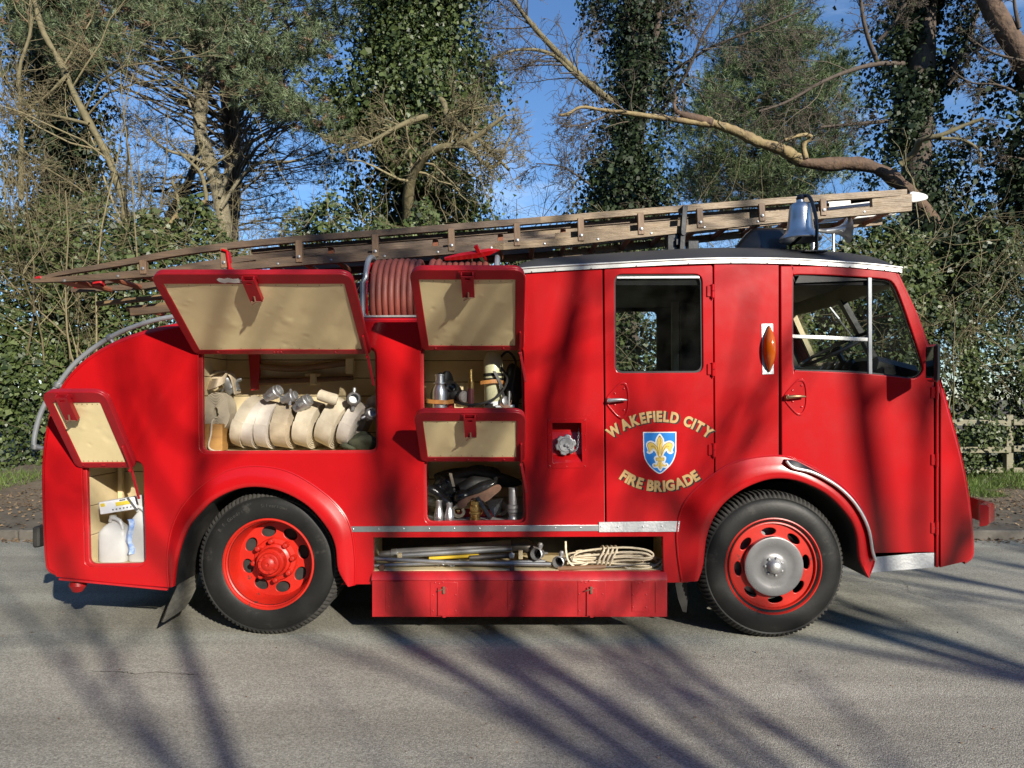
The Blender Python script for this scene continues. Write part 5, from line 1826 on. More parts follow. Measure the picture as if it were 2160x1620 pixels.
mb.build('coupling', 'galvanised', t)

t = thing('wooden_block', W(447, 948, D + 0.1), 'square block of varnished timber at the lower left corner of the large locker', 'wooden block')
mb = MB()
mb.box((W(449, 0, D + 0.15).x, D + 0.19, FL2 + 0.095), (0.135, 0.15, 0.19), Matrix.Rotation(0.12, 3, 'Z'), 0.004)
mb.build('block', 'wood_block', t)
mb = MB()
rp_ = smooth([W(452, 884, D + 0.10), W(447, 890, D + 0.085), W(445, 915, D + 0.085), W(440, 942, D + 0.08), W(452, 951, D + 0.075), W(466, 951, D + 0.08)], 5)
mb.tube(rp_, 0.0065, 7)
mb.build('rope_loop', 'rope', None, label='thin cord hanging over the wooden block in the large locker', cat='rope')

t = thing('canvas_bundle', W(765, 950, D + 0.2), 'crumpled dark green canvas bundle in the right corner of the large locker', 'canvas bundle')
mb = MB()
blob(mb, W(768, 930, D + 0.18), (0.10, 0.08, 0.062), 0.30, 5, 40, 26, floor=FL2)
mb.build('cloth', 'green_canvas', t, ang=80)
mb = MB()
blob(mb, W(740, 940, D + 0.17), (0.07, 0.06, 0.035), 0.35, 8, 30, 18, floor=FL2)
mb.build('fold', 'green_canvas', t, ang=80)
mb = MB()
blob(mb, W(790, 850, D + 0.35), (0.06, 0.05, 0.06), 0.25, 3)
mb.build('hose_bag', 'canvas_warm', None, label='grey cloth bag behind the couplings at the right of the large locker', cat='bag')

# axe and bar clipped to the boarded back of the large locker
YB = D + 0.54
t = thing('fire_axe', W(640, 775, YB), 'long axe with red head and curved wooden handle hung on the locker back', 'axe')
mb = MB()
mb.tube(smooth([W(540, 772, YB - 0.03), W(580, 776, YB - 0.03), W(625, 778, YB - 0.03), W(680, 772, YB - 0.03), W(735, 765, YB - 0.03)], 4), [0.022] + [0.026] * 15 + [0.020], 10)
mb.build('handle', 'wood_handle', t)
mb = MB()
mb.plate(P2([(524, 742), (548, 742), (549, 780), (545, 822), (530, 824), (527, 780)], YB - 0.05), [], side_frame(YB - 0.06), 0.03, 0.004)
mb.build('head', 'red_worn', t)
t = thing('pry_bar', W(640, 800, YB), 'dark worn bar clipped below the axe on the locker back', 'bar')
mb = MB()
mb.tube([W(540, 806, YB - 0.03), W(640, 802, YB - 0.03), W(745, 797, YB - 0.03)], [0.024, 0.022, 0.018], 10)
mb.build('shaft', 'rust', t)
for (x, y, w_, h_, ww, hh) in ((661, 800, 14, 26, 34, 26), (738, 772, 18, 34, 22, 22)):
    mb = MB()
    mb.box(W(x, y, YB - 0.062), (w_ * S * 1.1, 0.02, h_ * S * 1.1), bev=0.009)
    mb.box(W(x, y, YB - 0.01), (ww * S * 1.1, 0.012, hh * S * 1.1), bev=0.003)
    mb.build('tool_clip', 'cream_wood', lk2[0])

# middle upper locker: shelf with nozzle, mask, branch pipe and breathing set
zs = W(0, 868, D + 0.12).z
mb = MB()
mb.box(((lk3[1] + lk3[2]) / 2, D + 0.27, zs - 0.012), (lk3[2] - lk3[1] - 0.004, 0.40, 0.02))
mb.build('shelf_panel', 'cream_wood', lk3[0])


def on_shelf(px, Y):
    return Vector(((px - 1080) / FPX * Y, Y, zs))


o = on_shelf(928, D + 0.14)
mb = MB()
mb.lathe([(0.050, 0.004), (0.051, 0.012), (0.051, 0.11), (0.050, 0.14), (0.043, 0.165), (0.034, 0.183), (0.031, 0.190), (0.044, 0.192), (0.044, 0.202), (0.031, 0.204), (0.030, 0.245), (0.034, 0.248), (0.034, 0.258), (0.028, 0.260), (0.026, 0.22)], o, (0, 0, 1), 36)
mb.build('foam_nozzle', 'aluminium', None, label='bottle-shaped polished aluminium nozzle held by a tan strap', cat='nozzle')
mb = MB()
mb.lathe([(0.085, 0.001), (0.088, 0.004), (0.085, 0.010), (0.06, 0.012)], o + Vector((0.02, 0.03, -0.008)), (0, 0, 1), 32)
mb.box(o + Vector((0.05, 0.10, 0.035)), (0.08, 0.08, 0.07), bev=0.006)
mb.build('nozzle_stand', 'red_worn', None, label='red round stand under the bottle-shaped nozzle', cat='stand')
mb = MB()
st = [o + Vector((-0.085, 0.04, 0.075)), o + Vector((-0.088, -0.02, 0.073)), o + Vector((-0.04, -0.052, 0.068)), o + Vector((0.01, -0.06, 0.066)), o + Vector((0.052, -0.05, 0.064)), o + Vector((0.075, 0.0, 0.068)), o + Vector((0.10, 0.05, 0.07))]
mb.ribbon(smooth(st, 4), (0, 0, 1), 0.028, 0.004)
mb.build('leather_strap', 'leather', None, label='tan leather strap across the bottle-shaped nozzle', cat='strap')

t = thing('gas_mask', on_shelf(955, D + 0.26), 'black rubber breathing mask with round filter behind the nozzle', 'gas mask')
mb = MB()
mk = W(950, 828, D + 0.25)
blob(mb, mk, (0.075, 0.07, 0.085), 0.10, 2)
blob(mb, mk + Vector((0.035, -0.035, -0.02)), (0.05, 0.05, 0.05), 0.08, 4)
mb.build('face_piece', 'black_rubber', t, ang=80)
mb = MB()
blob(mb, mk + Vector((-0.045, 0.02, 0.02)), (0.07, 0.06, 0.11), 0.45, 9, 30, 20)
mb.build('head_harness', 'black_cloth', t, ang=50)
for dx, dz in ((0.018, 0.035), (-0.035, 0.03)):
    mb = MB()
    e_ = mk + Vector((dx, -0.068, dz))
    ax_ = Vector((0.35 if dx > 0 else -0.3, -0.9, 0.15))
    mb.lathe([(0.032, 0), (0.033, 0.008), (0.026, 0.012), (0.024, 0.006)], e_, ax_, 20, caps=False)
    er = mb.build('eye_ring', 'black_paint', t)
    mb = MB()
    mb.lathe([(0.025, 0.004), (0.012, 0.008), (0.002, 0.009)], e_, ax_, 18)
    mb.build('eye_glass', 'goggle_glass', er)
mb = MB()
mb.lathe([(0.040, 0), (0.045, 0.01), (0.047, 0.035), (0.044, 0.038)], W(972, 836, D + 0.17), (0.6, -0.75, -0.1), 24)
fl_ = mb.build('filter_canister', 'black_rubber', t)
mb = MB()
mb.lathe([(0.043, 0.036), (0.043, 0.05), (0.036, 0.060), (0.01, 0.063)], W(972, 836, D + 0.17), (0.6, -0.75, -0.1), 24)
mb.build('filter_cap', 'visor_grey', fl_)

t = thing('branch_pipe', on_shelf(993, D + 0.12), 'upright branch pipe with maroon grip and brass tip', 'branch pipe')
o = on_shelf(993, D + 0.12)
mb = MB()
mb.lathe([(0.0215, 0.0), (0.0215, 0.162)], o, (0, 0, 1), 20)
mb.build('grip', 'branch_red', t)
mb = MB()
mb.lathe([(0.0225, 0.160), (0.0225, 0.192), (0.0245, 0.194), (0.0245, 0.202), (0.020, 0.206), (0.019, 0.222), (0.0135, 0.226), (0.0100, 0.282), (0.0115, 0.284), (0.0115, 0.292), (0.008, 0.293)], o, (0, 0, 1), 20)
mb.build('tip', 'brass', t)

t = thing('breathing_set', on_shelf(1047, D + 0.2), 'breathing apparatus with pale cream air cylinder, straps and black hose', 'breathing apparatus')
o = on_shelf(1043, D + 0.22)
axc = Vector((-0.03, 0.05, 1)).normalized()
mb = MB()
mb.lathe([(0.055, 0.055), (0.069, 0.07), (0.069, 0.36), (0.05, 0.41), (0.02, 0.43)], o, axc, 32)
mb.build('air_cylinder', 'cylinder_cream', t, ang=50)
mb = MB()
mb.lathe([(0.071, 0.035), (0.071, 0.066), (0.04, 0.066)], o, axc, 28)
mb.build('cylinder_foot', 'white_card', t)
mb = MB()
mb.plate(P2([(1022, 851), (1040, 851), (1040, 863), (1022, 863)], D + 0.15), [], side_frame(D + 0.148), 0.003)
mb.build('foot_label', 'letter_black', t)
for h in (0.21, 0.245):
    mb = MB()
    mb.lathe([(0.0715, h), (0.0715, h + 0.022)], o, axc, 28, caps=False)
    mb.build('band', 'black_cloth', t)
mb = MB()
mb.ribbon(smooth([o + Vector((-0.095, -0.07, 0.20)), o + Vector((-0.05, -0.09, 0.205)), o + Vector((0.01, -0.085, 0.21)), o + Vector((0.075, -0.04, 0.20))], 4), (0, 0, 1), 0.026, 0.005)
mb.build('buckle_strap', 'leather', t)
mb = MB()
mb.ribbon(smooth([o + Vector((0.0, -0.08, 0.28)), o + Vector((0.04, -0.085, 0.20)), o + Vector((0.06, -0.08, 0.12)), o + Vector((0.09, -0.06, 0.06))], 4), (1, 0.3, 0), 0.022, 0.005)
mb.build('shoulder_strap', 'black_cloth', t)
mb = MB()
mb.ribbon(smooth([o + Vector((0.04, -0.09, 0.055)), o + Vector((0.075, -0.10, 0.035)), o + Vector((0.11, -0.09, 0.045)), o + Vector((0.125, -0.07, 0.09))], 4), (0.1, 0.4, 0.9), 0.026, 0.005)
mb.build('waist_strap', 'leather_dark', t)
mb = MB()
mb.tube(smooth([W(958, 846, D + 0.18), W(975, 852, D + 0.12), W(1000, 854, D + 0.09), W(1030, 847, D + 0.09), W(1056, 830, D + 0.10), W(1070, 800, D + 0.14), W(1058, 775, D + 0.2), W(1056, 755, D + 0.24), W(1072, 742, D + 0.24), W(1088, 765, D + 0.22), W(1083, 810, D + 0.18), W(1074, 845, D + 0.14)], 5), 0.0085, 8)
mb.build('air_hose', 'black_rubber', t)
mb = MB()
mb.lathe([(0.034, 0), (0.038, 0.006), (0.038, 0.03), (0.028, 0.036)], W(1062, 848, D + 0.16), (0.7, -0.7, 0.15), 22)
mb.tube([W(1073, 858, D + 0.13), W(1074, 825, D + 0.13)], 0.008, 8)
mb.tube([W(1045, 859, D + 0.13), W(1085, 857, D + 0.15)], 0.014, 8)
mb.build('valve', 'galvanised', t)
mb = MB()
blob(mb, W(1080, 820, D + 0.30), (0.08, 0.08, 0.16), 0.35, 12, 28, 20)
mb.build('harness_bag', 'black_cloth', t, ang=60)

# middle lower locker
FL4 = lk4[3] + 0.006


def on_floor4(px, Y):
    return Vector(((px - 1080) / FPX * Y, Y, FL4))


for px, yy, h, lab in ((926, 0.11, 0.140, 'left one of two small polished nozzles on the chequered locker floor'), (948, 0.09, 0.126, 'right one of two small polished nozzles, nearer the brass coupling')):
    mb = MB()
    o = on_floor4(px, D + yy)
    mb.lathe([(0.028, 0.0), (0.032, 0.006), (0.034, 0.02), (0.034, 0.035), (0.028, 0.06), (0.022, 0.085), (0.019, h - 0.02), (0.022, h - 0.012), (0.022, h), (0.015, h), (0.013, h - 0.03)], o, (0, 0, 1), 12)
    mb.build('hose_nozzle', 'aluminium', None, label=lab, cat='nozzle', group='small nozzles', ang=28)
mb = MB()
o = on_floor4(1002, D + 0.12)
mb.lathe([(0.034, 0), (0.037, 0.004), (0.037, 0.020), (0.031, 0.026), (0.033, 0.045), (0.042, 0.050), (0.042, 0.060), (0.034, 0.066), (0.036, 0.085), (0.036, 0.10), (0.030, 0.108), (0.031, 0.132), (0.026, 0.133), (0.024, 0.06)], o, (0, 0, 1), 30)
mb.tube([o + Vector((0.04, 0, 0.04)), o + Vector((0.055, 0, 0.06)), o + Vector((0.045, 0, 0.09))], 0.003, 6)
mb.build('brass_coupling', 'brass', None, label='ribbed brass coupling standing in the middle of the lower locker', cat='coupling')
mb = MB()
o = on_floor4(1082, D + 0.12)
mb.lathe([(0.036, 0), (0.036, 0.012), (0.028, 0.03), (0.031, 0.05), (0.040, 0.06), (0.040, 0.075), (0.034, 0.080), (0.042, 0.084), (0.042, 0.106), (0.032, 0.112), (0.031, 0.20), (0.028, 0.215), (0.032, 0.218), (0.032, 0.228), (0.024, 0.229)], o, (0, 0, 1), 20)
mb.build('alloy_coupling', 'cast_alloy', None, label='tall grey alloy coupling at the right of the lower locker', cat='coupling', ang=28)

t = thing('fire_boot', W(1000, 1050, D + 0.25), 'black leather boot on its side showing a worn brown sole', 'boot')
zz = lambda pts: P2([(880 + x / 8.64, 970 + y / 8.64) for x, y in pts], D + 0.2)
sole = smooth(zz([(738, 800), (790, 862), (880, 850), (955, 765), (1000, 690), (1100, 700), (1180, 725), (1280, 742), (1400, 640), (1500, 560), (1535, 490), (1490, 440), (1400, 455), (1250, 540), (1120, 600), (980, 640), (840, 700), (760, 745)]), 3, True)
Ms = side_frame(D + 0.155)
mb = MB()
mb.plate(sole, [], Ms, 0.022, 0.004)
mb.build('sole', 'boot_sole', t)
mb = MB()
R_ = Matrix.Rotation(math.radians(-24), 3, 'Y')
blob(mb, W(1005, 1037, D + 0.225), (0.155, 0.055, 0.050), 0.10, 6, 28, 16, R_)
blob(mb, W(975, 1048, D + 0.22), (0.065, 0.055, 0.052), 0.06, 7, 24, 14, R_)
mb.build('upper', 'black_leather', t, ang=80)
mb = MB()
mb.tube([W(972, 1034, D + 0.26), W(1000, 1020, D + 0.27), W(1040, 1022, D + 0.30)], [0.05, 0.06, 0.045], 18)
mb.build('shaft', 'black_cloth', t)
mb = MB()
mb.ribbon([W(950, 998, D + 0.2), W(953, 1010, D + 0.19), W(957, 1026, D + 0.2)], (1, 0, 0), 0.02, 0.004)
mb.build('pull_loop', 'canvas', t)

t = thing('black_coat', W(925, 1060, D + 0.3), 'crumpled black waterproof coat heaped at the left of the lower locker', 'coat')
mb = MB()
blob(mb, W(930, 1045, D + 0.30), (0.115, 0.09, 0.11), 0.50, 21, 48, 34, floor=FL4)
mb.build('cloth', 'black_leather', t, ang=25)
mb = MB()
blob(mb, W(1000, 1010, D + 0.36), (0.26, 0.07, 0.10), 0.25, 22, 40, 22)
mb.build('fold', 'black_cloth', t, ang=60)
t = thing('black_pouch', W(1040, 1085, D + 0.15), 'shiny black leather pouch with pointed flap beside the brass coupling', 'pouch')
mb = MB()
q = W(1042, 1075, D + 0.14)
A, B_, C_, E_ = W(1025, 1058, D + 0.16), W(1062, 1050, D + 0.18), W(1042, 1092, D + 0.10), W(1058, 1080, D + 0.2)
mb.add([A, B_, C_, q + Vector((0.0, -0.02, 0.01)), E_, q + Vector((-0.02, 0.06, -0.02))], [(0, 3, 1), (0, 2, 3), (3, 2, 1), (1, 2, 4), (0, 5, 2), (5, 4, 2), (0, 1, 4, 5)])
mb.build('flap', 'black_leather', t)
mb = MB()
mb.bar(W(1006, 1049, D + 0.13), W(1034, 1092, D + 0.085), 0.03, 0.014, (0, -1, 0.4), 0.004)
mb.build('strap', 'black_leather', t)
t = thing('small_hose_roll', W(968, 1080, D + 0.24), 'small cream hose roll with brass centre behind the polished nozzles', 'fire hose')
mb = MB()
c = W(967, 1078, D + 0.18)
path = [c + Vector((math.cos(a) * (0.026 + 0.0022 * a / 2), 0.02, math.sin(a) * (0.026 + 0.0022 * a / 2))) for a in np.linspace(0, 6 * PI, 70)]
mb.ribbon(path, (0, 1, 0), 0.05, 0.004)
mb.build('coil', 'canvas', t, ang=50)
mb = MB()
mb.lathe([(0.012, 0), (0.010, 0.02), (0.004, 0.024)], c + Vector((0, 0.01, 0)), (0, -1, 0), 12)
mb.build('centre', 'brass', t)
t = thing('small_hose_roll', W(1058, 1080, D + 0.24), 'small hose roll half hidden behind the black pouch', 'fire hose')
mb = MB()
c = W(1056, 1072, D + 0.24)
path = [c + Vector((math.cos(a) * (0.03 + 0.0022 * a / 2), 0.02, math.sin(a) * (0.03 + 0.0022 * a / 2))) for a in np.linspace(0, 6 * PI, 70)]
mb.ribbon(path, (0, 1, 0), 0.05, 0.004)
mb.build('coil', 'canvas_warm', t, ang=50)
mb = MB()
mb.box(W(1010, 1084, D + 0.30), (0.34, 0.05, 0.07), bev=0.006)
mb.build('red_case', 'red_worn', None, label='low red case behind the brass coupling in the lower locker', cat='case')

# rear locker: water cans, carton, packet
FL1 = lk1[3] + 0.006


def jerry(cx, w, d, h, Y, lab, name='water_can'):
    t = thing(name, (cx, Y, FL1), lab, 'water can', 'plastic water cans in the rear locker')
    mb = MB()
    secs = []
    for z, k in ((0, 0.92), (0.01, 1.0), (h * 0.35, 1.0), (h * 0.62, 1.0), (h * 0.72, 0.97), (h * 0.84, 0.70), (h * 0.92, 0.42), (h, 0.30)):
        secs.append((z, k))
    rows = []
    for z, k in secs:
        row = []
        for j in range(25):
            a = 2 * PI * (j % 24) / 24
            ca, sa = math.cos(a), math.sin(a)
            e = 0.45
            row.append(Vector((cx + w / 2 * k * math.copysign(abs(ca) ** e, ca), Y + d / 2 * k * math.copysign(abs(sa) ** e, sa), FL1 + z)))
        rows.append(row)
    mb.grid(rows)
    mb.add(rows[-1][:-1], [tuple(range(24))])
    mb.build('can', 'bottle_plastic', t, ang=50)
    mb = MB()
    mb.tube(smooth([(cx - w * 0.12, Y - d * 0.2, FL1 + h * 0.97), (cx - w * 0.02, Y - d * 0.3, FL1 + h * 1.06), (cx + w * 0.25, Y - d * 0.3, FL1 + h * 0.98), (cx + w * 0.36, Y - d * 0.3, FL1 + h * 0.78)], 4), 0.013, 8)
    mb.build('handle', 'bottle_plastic', t)
    mb = MB()
    mb.lathe([(0.024, 0), (0.024, 0.025), (0.02, 0.03)], (cx - w * 0.1, Y, FL1 + h), (0, 0, 1), 16)
    mb.build('cap', 'bottle_plastic', t)


jerry(W(243, 0, D + 0.17).x, 0.20, 0.14, 0.29, D + 0.18, 'translucent plastic water can with handle, under the tilted carton')
jerry(W(300, 0, D + 0.2).x, 0.15, 0.14, 0.36, D + 0.20, 'taller plastic water can half hidden at the right of the rear locker')
t = thing('glove_carton', W(258, 1062, D + 0.14), 'tilted white carton with yellow print lying on the water cans', 'carton')
Rb = Matrix.Rotation(math.radians(-9), 3, 'Y')
bc = W(258, 1064, D + 0.16)
mb = MB()
mb.box(bc, (0.255, 0.12, 0.085), Rb, 0.003)
mb.build('box', 'white_card', t)
mb = MB()
mb.box(bc + Rb @ Vector((0.045, -0.0615, 0.012)), (0.11, 0.002, 0.026), Rb, 0.0)
mb.build('yellow_panel', 'yellow_print', t)
mb = MB()
mb.box(bc + Rb @ Vector((-0.10, -0.0615, 0.02)), (0.03, 0.002, 0.022), Rb, 0.0)
mb.build('yellow_mark', 'yellow_print', t)
for i in range(6):
    mb = MB()
    mb.box(bc + Rb @ Vector((-0.035 + 0.025 * i, -0.0615, -0.022)), (0.009, 0.002, 0.009), Rb, 0.0)
    mb.build('printed_mark', 'print_dark', t)
mb = MB()
mb.box(bc + Rb @ Vector((0.04, -0.0615, 0.034)), (0.04, 0.002, 0.008), Rb, 0.0)
mb.build('printed_mark', 'print_dark', t)
mb = MB()
mb.box(bc + Rb @ Vector((0.10, -0.0617, 0.0)), (0.016, 0.002, 0.10), Rb @ Matrix.Rotation(math.radians(-28), 3, 'Y'), 0.0)
mb.build('dark_stripe', 'print_dark', t)
mb = MB()
q = W(272, 1130, D + 0.11)
rowsp = []
for i in range(9):
    a = i / 8
    wv = 0.012 * math.sin(a * 9)
    rowsp.append([q + Vector((-0.024 + wv, 0.02 + 0.01 * math.sin(i * 2.1), 0.11 - 0.24 * a)), q + Vector((wv * 0.5, -0.006, 0.11 - 0.24 * a)), q + Vector((0.022 + wv, 0.015 + 0.012 * math.cos(i * 1.7), 0.11 - 0.24 * a)), q + Vector((wv, 0.035, 0.11 - 0.24 * a)), q + Vector((-0.024 + wv, 0.02 + 0.01 * math.sin(i * 2.1), 0.11 - 0.24 * a))])
mb.grid(rowsp)
mb.build('wipes_packet', 'blue_print', None, label='crumpled blue and white packet wedged between the water cans', cat='packet')

# long side locker: pipes, castings, rope, file
FL5 = lk5[3] + 0.006
def pipe(name, pts, r, m, lab, cat, n=12):
    mb = MB()
    mb.tube(pts, r, n)
    return mb.build(name, m, None, label=lab, cat=cat)


t = thing('suction_pipe', W(960, 1160, D + 0.25), 'thick dark suction pipe with collar lying at the back of the side locker', 'pipe')
mb = MB()
mb.tube([W(840, 1168, D + 0.28), W(1060, 1152, D + 0.28), W(1080, 1151, D + 0.28)], [0.036, 0.040, 0.044], 18)
mb.build('tube', 'galvanised', t)
mb = MB()
mb.tube(smooth([W(1078, 1150, D + 0.28), W(1105, 1150, D + 0.28), W(1122, 1160, D + 0.28), W(1128, 1180, D + 0.28)], 4), 0.046, 16)
mb.build('bend', 'dark_steel', t)
mb = MB()
mb.tube([W(826, 1168, D + 0.24), W(838, 1167, D + 0.24)], 0.034, 16)
mb.tube([W(800, 1170, D + 0.24), W(827, 1168, D + 0.24)], 0.024, 14)
mb.build('collar', 'cast_alloy', t)
pipe('metal_bar', [W(842, 1172, D + 0.17), W(1080, 1157, D + 0.20)], 0.020, 'galvanised', 'bright metal tube resting against the dark suction pipe', 'pipe')
pipe('metal_bar', [W(789, 1178, D + 0.12), W(960, 1187, D + 0.10), W(1162, 1190, D + 0.09)], 0.015, 'galvanised', 'long grey bar sloping down to the right at the front of the side locker', 'bar')
pipe('metal_bar', [W(788, 1193, D + 0.10), W(900, 1189, D + 0.12), W(1150, 1184, D + 0.14)], 0.012, 'galvanised', 'thin grey bar crossing under the long sloping bar', 'bar')
pipe('yellow_handle', [W(905, 1178, D + 0.15), W(1010, 1172, D + 0.18)], 0.012, 'yellow_paint', 'yellow rod partly hidden between the pipes of the side locker', 'rod')
pipe('standpipe', [W(990, 1177, D + 0.16), W(1075, 1172, D + 0.18)], 0.018, 'dark_steel', 'short dark pipe below the bend of the suction pipe', 'pipe')
mb = MB()
mb.lathe([(0.020, 0), (0.020, 0.05), (0.014, 0.052)], W(1078, 1170, D + 0.17), (0.1, -1, 0.1), 16)
mb.build('bar_cap', 'galvanised', None, label='round metal plug in front of the suction pipe collar', cat='plug')
for px in (806, 1080):
    mb = MB()
    mb.box(W(px, 1198, D + 0.085), (0.035, 0.05, 0.045), bev=0.003)
    mb.build('rest_block', 'rust', None, label='small dark wooden rest under the bars, %s' % ('near the left end of the side locker' if px < 900 else 'in the middle of the side locker'), cat='block')
for px, py, lab in ((843, 1172, 'pale wooden chock under the left end of the pipes'), (1098, 1170, 'pale wooden chock beside the first casting')):
    mb = MB()
    mb.box(W(px, py, D + 0.14), (0.03, 0.03, 0.06 if px > 1000 else 0.035), bev=0.002)
    mb.build('wooden_chock', 'cream_wood', None, label=lab, cat='chock')
mb = MB()
r_ = np.random.default_rng(3)
for k in range(26):
    c_ = W(950 + r_.normal(0, 9), 1190 + r_.normal(0, 3.5), D + 0.085 + r_.uniform(0, 0.02))
    a1, a2, _ = frame(r_.normal(0, 1, 3))
    mb.tube([c_ + a1 * 0.008 * math.cos(q) + a2 * 0.005 * math.sin(q) for q in np.linspace(0, 2 * PI, 8)[:-1]], 0.0016, 4, closed=True)
mb.build('small_chain', 'galvanised', None, label='tangle of thin chain hanging on the bars in the side locker', cat='chain')


def casting(cx, cy, Y, ax, lab, s=1.0):
    t = thing('pipe_fitting', W(cx, cy + 14, Y), lab, 'pipe fitting', 'alloy pipe fittings in the side locker')
    ax = Vector(ax).normalized()
    c = W(cx, cy, Y)
    x, y, a = frame(ax)
    mb = MB()
    mb.lathe([(0.046 * s, 0.055 * s), (0.052 * s, 0.05 * s), (0.052 * s, 0.036 * s), (0.044 * s, 0.03 * s), (0.040 * s, -0.04 * s), (0.034 * s, -0.07 * s)], c, ax, 26, caps=False)
    mb.lathe([(0.034 * s, -0.065 * s), (0.036 * s, 0.02 * s), (0.046 * s, 0.055 * s)], c, ax, 26, caps=False)
    mb.build('body', 'cast_alloy', t, ang=40)
    mb = MB()
    mb.lathe([(0.034 * s, -0.068 * s), (0.001, -0.066 * s)], c, ax, 20)
    mb.build('plug', 'chassis', t)
    mb = MB()
    mb.tube([c + Vector((0.012, 0.0, 0.04 * s)), c + Vector((0.016, 0.0, 0.075 * s)), c + Vector((0.017, 0, 0.09 * s))], [0.018 * s, 0.024 * s, 0.014 * s], 14)
    mb.build('valve_boss', 'cast_alloy', t)
    mb = MB()
    mb.bar(c - ax * 0.06 * s, c - ax * 0.12 * s + Vector((0.035 * s, 0, 0)), 0.03 * s, 0.016 * s, bev=0.004)
    mb.build('lug', 'cast_alloy', t)


casting(1135, 1168, D + 0.14, (-0.35, -0.9, 0.15), 'grey alloy pipe fitting with open mouth, left of the two in the side locker', 0.85)
casting(1180, 1184, D + 0.11, (-0.30, -0.93, 0.05), 'grey alloy pipe fitting right beside the white rope', 0.80)
t = thing('rasp', W(1230, 1200, D + 0.08), 'long round tool with brown wooden handle in front of the rope', 'hand tool')
mb = MB()
mb.tube([W(1176, 1200, D + 0.075), W(1182, 1200, D + 0.075), W(1268, 1196, D + 0.075), W(1278, 1195, D + 0.075)], [0.013, 0.0175, 0.0175, 0.012], 12)
mb.build('handle', 'wood_handle', t)
mb = MB()
mb.tube([W(1276, 1196, D + 0.075), W(1310, 1194, D + 0.085), W(1372, 1188, D + 0.12)], [0.006, 0.006, 0.004], 8)
mb.build('shank', 'dark_steel', t)

t = thing('rope_hank', W(1290, 1205, D + 0.2), 'hank of white twisted rope piled at the right of the side locker', 'rope')
r_ = np.random.default_rng(17)


def rope_tube(path, r=0.0075):
    """three-strand rope: a tube whose skin is ridged along a helix"""
    P = [Vector(p) for p in smooth(path, 7)]
    mb = MB()
    n = 9
    x = None
    vs, dist = [], 0.0
    for i in range(len(P)):
        tg = (P[min(i + 1, len(P) - 1)] - P[max(i - 1, 0)]).normalized()
        if i: dist += (P[i] - P[i - 1]).length
        x = frame(tg)[0] if x is None else (x - tg * x.dot(tg)).normalized()
        y = tg.cross(x)
        for k in range(n):
            an = 2 * PI * k / n
            rr = r * (1 + 0.16 * math.cos(3 * an - dist * 170))
            vs.append(P[i] + (x * math.cos(an) + y * math.sin(an)) * rr)
    fs = [(i * n + k, i * n + (k + 1) % n, (i + 1) * n + (k + 1) % n, (i + 1) * n + k) for i in range(len(P) - 1) for k in range(n)]
    mb.add(vs, fs)
    return mb


for k in range(15):
    xl, xr = 1196 + r_.uniform(0, 22), 1372 + r_.uniform(-12, 22)
    yc = 1181 + r_.normal(0, 5)
    hh = r_.uniform(4, 17)
    y0 = D + 0.11 + r_.uniform(0, 0.17)
    pts = []
    for q in np.linspace(0, 2 * PI, 11)[:-1]:
        fx_ = (1 - math.cos(q)) / 2
        pinch = 0.35 + 0.65 * abs(math.cos(q)) ** 0.6
        px = xl + (xr - xl) * fx_
        py = yc + hh * math.sin(q) * pinch + 8 * math.sin(fx_ * 5 + k) * 0.5
        py = min(py, 1197)
        pts.append(W(px, py, y0 + 0.03 * math.sin(q + k)))
    pts.append(pts[0] + Vector((0.004, 0.006, 0.006)))
    rope_tube(pts).build('rope_turn', 'rope', t, ang=80)
for k in range(4):
    x0 = 1262 + 9 * k
    rope_tube([W(x0 - 4, 1194, D + 0.12), W(x0 + 4, 1176, D + 0.085), W(x0 + 12, 1160, D + 0.10), W(x0 + 8, 1152, D + 0.17), W(x0, 1165, D + 0.26)]).build('rope_wrap', 'rope', t, ang=80)
rope_tube([W(1193, 1142, D + 0.12), W(1194, 1165, D + 0.10), W(1200, 1185, D + 0.09), W(1216, 1196, D + 0.085), W(1240, 1188, D + 0.09)]).build('rope_end', 'rope', t, ang=80)
rope_tube([W(1318, 1196, D + 0.10), W(1335, 1203, D + 0.085), W(1365, 1204, D + 0.085), W(1390, 1200, D + 0.10), W(1397, 1190, D + 0.14)]).build('rope_end', 'rope', t, ang=80)
rope_tube([W(1320, 1198, D + 0.11), W(1350, 1200, D + 0.10), W(1380, 1194, D + 0.11), W(1396, 1182, D + 0.15)]).build('rope_end', 'rope', t, ang=80)
# ------------------------------------------------------------------ ground
mb = MB()
mb.add([(-900, -900, -0.03), (900, -900, -0.03), (900, 900, -0.03), (-900, 900, -0.03)], [(0, 1, 2, 3)])
mb.build('ground', 'soil', None, (0, 0, -0.03), kind='structure')
KY = 8.2
mb = MB()
mb.add([(-60, -12, 0), (60, -12, 0), (60, KY, 0), (-60, KY, 0)], [(0, 1, 2, 3)])
road = mb.build('road', 'asphalt', None, (0, 0, 0), kind='structure')
# a crack in the surface
cr = np.random.default_rng(2)
mat('crack', (0.03, 0.028, 0.025), rough=0.95)


def crack(pts, w):
    c = [W(px, py, EYE * FPX / (py - HOR)) for px, py in pts]
    c = [Vector(q) for q in smooth(c, 6)]
    a, b = [], []
    for i, q in enumerate(c):
        tg = (c[min(i + 1, len(c) - 1)] - c[max(i - 1, 0)]).normalized()
        n = Vector((-tg.y, tg.x, 0))
        j = Vector((0, cr.normal(0, 0.004), 0))
        ww = w * cr.uniform(0.3, 1.2) * min(1, i / 3, (len(c) - 1 - i) / 3 + 0.1)
        a.append(q + j + n * ww + Vector((0, 0, 0.004)))
        b.append(q + j - n * ww + Vector((0, 0, 0.004)))
    mb = MB()
    mb.grid([a, b])
    mb.build('crack', 'crack', road, flat=True)


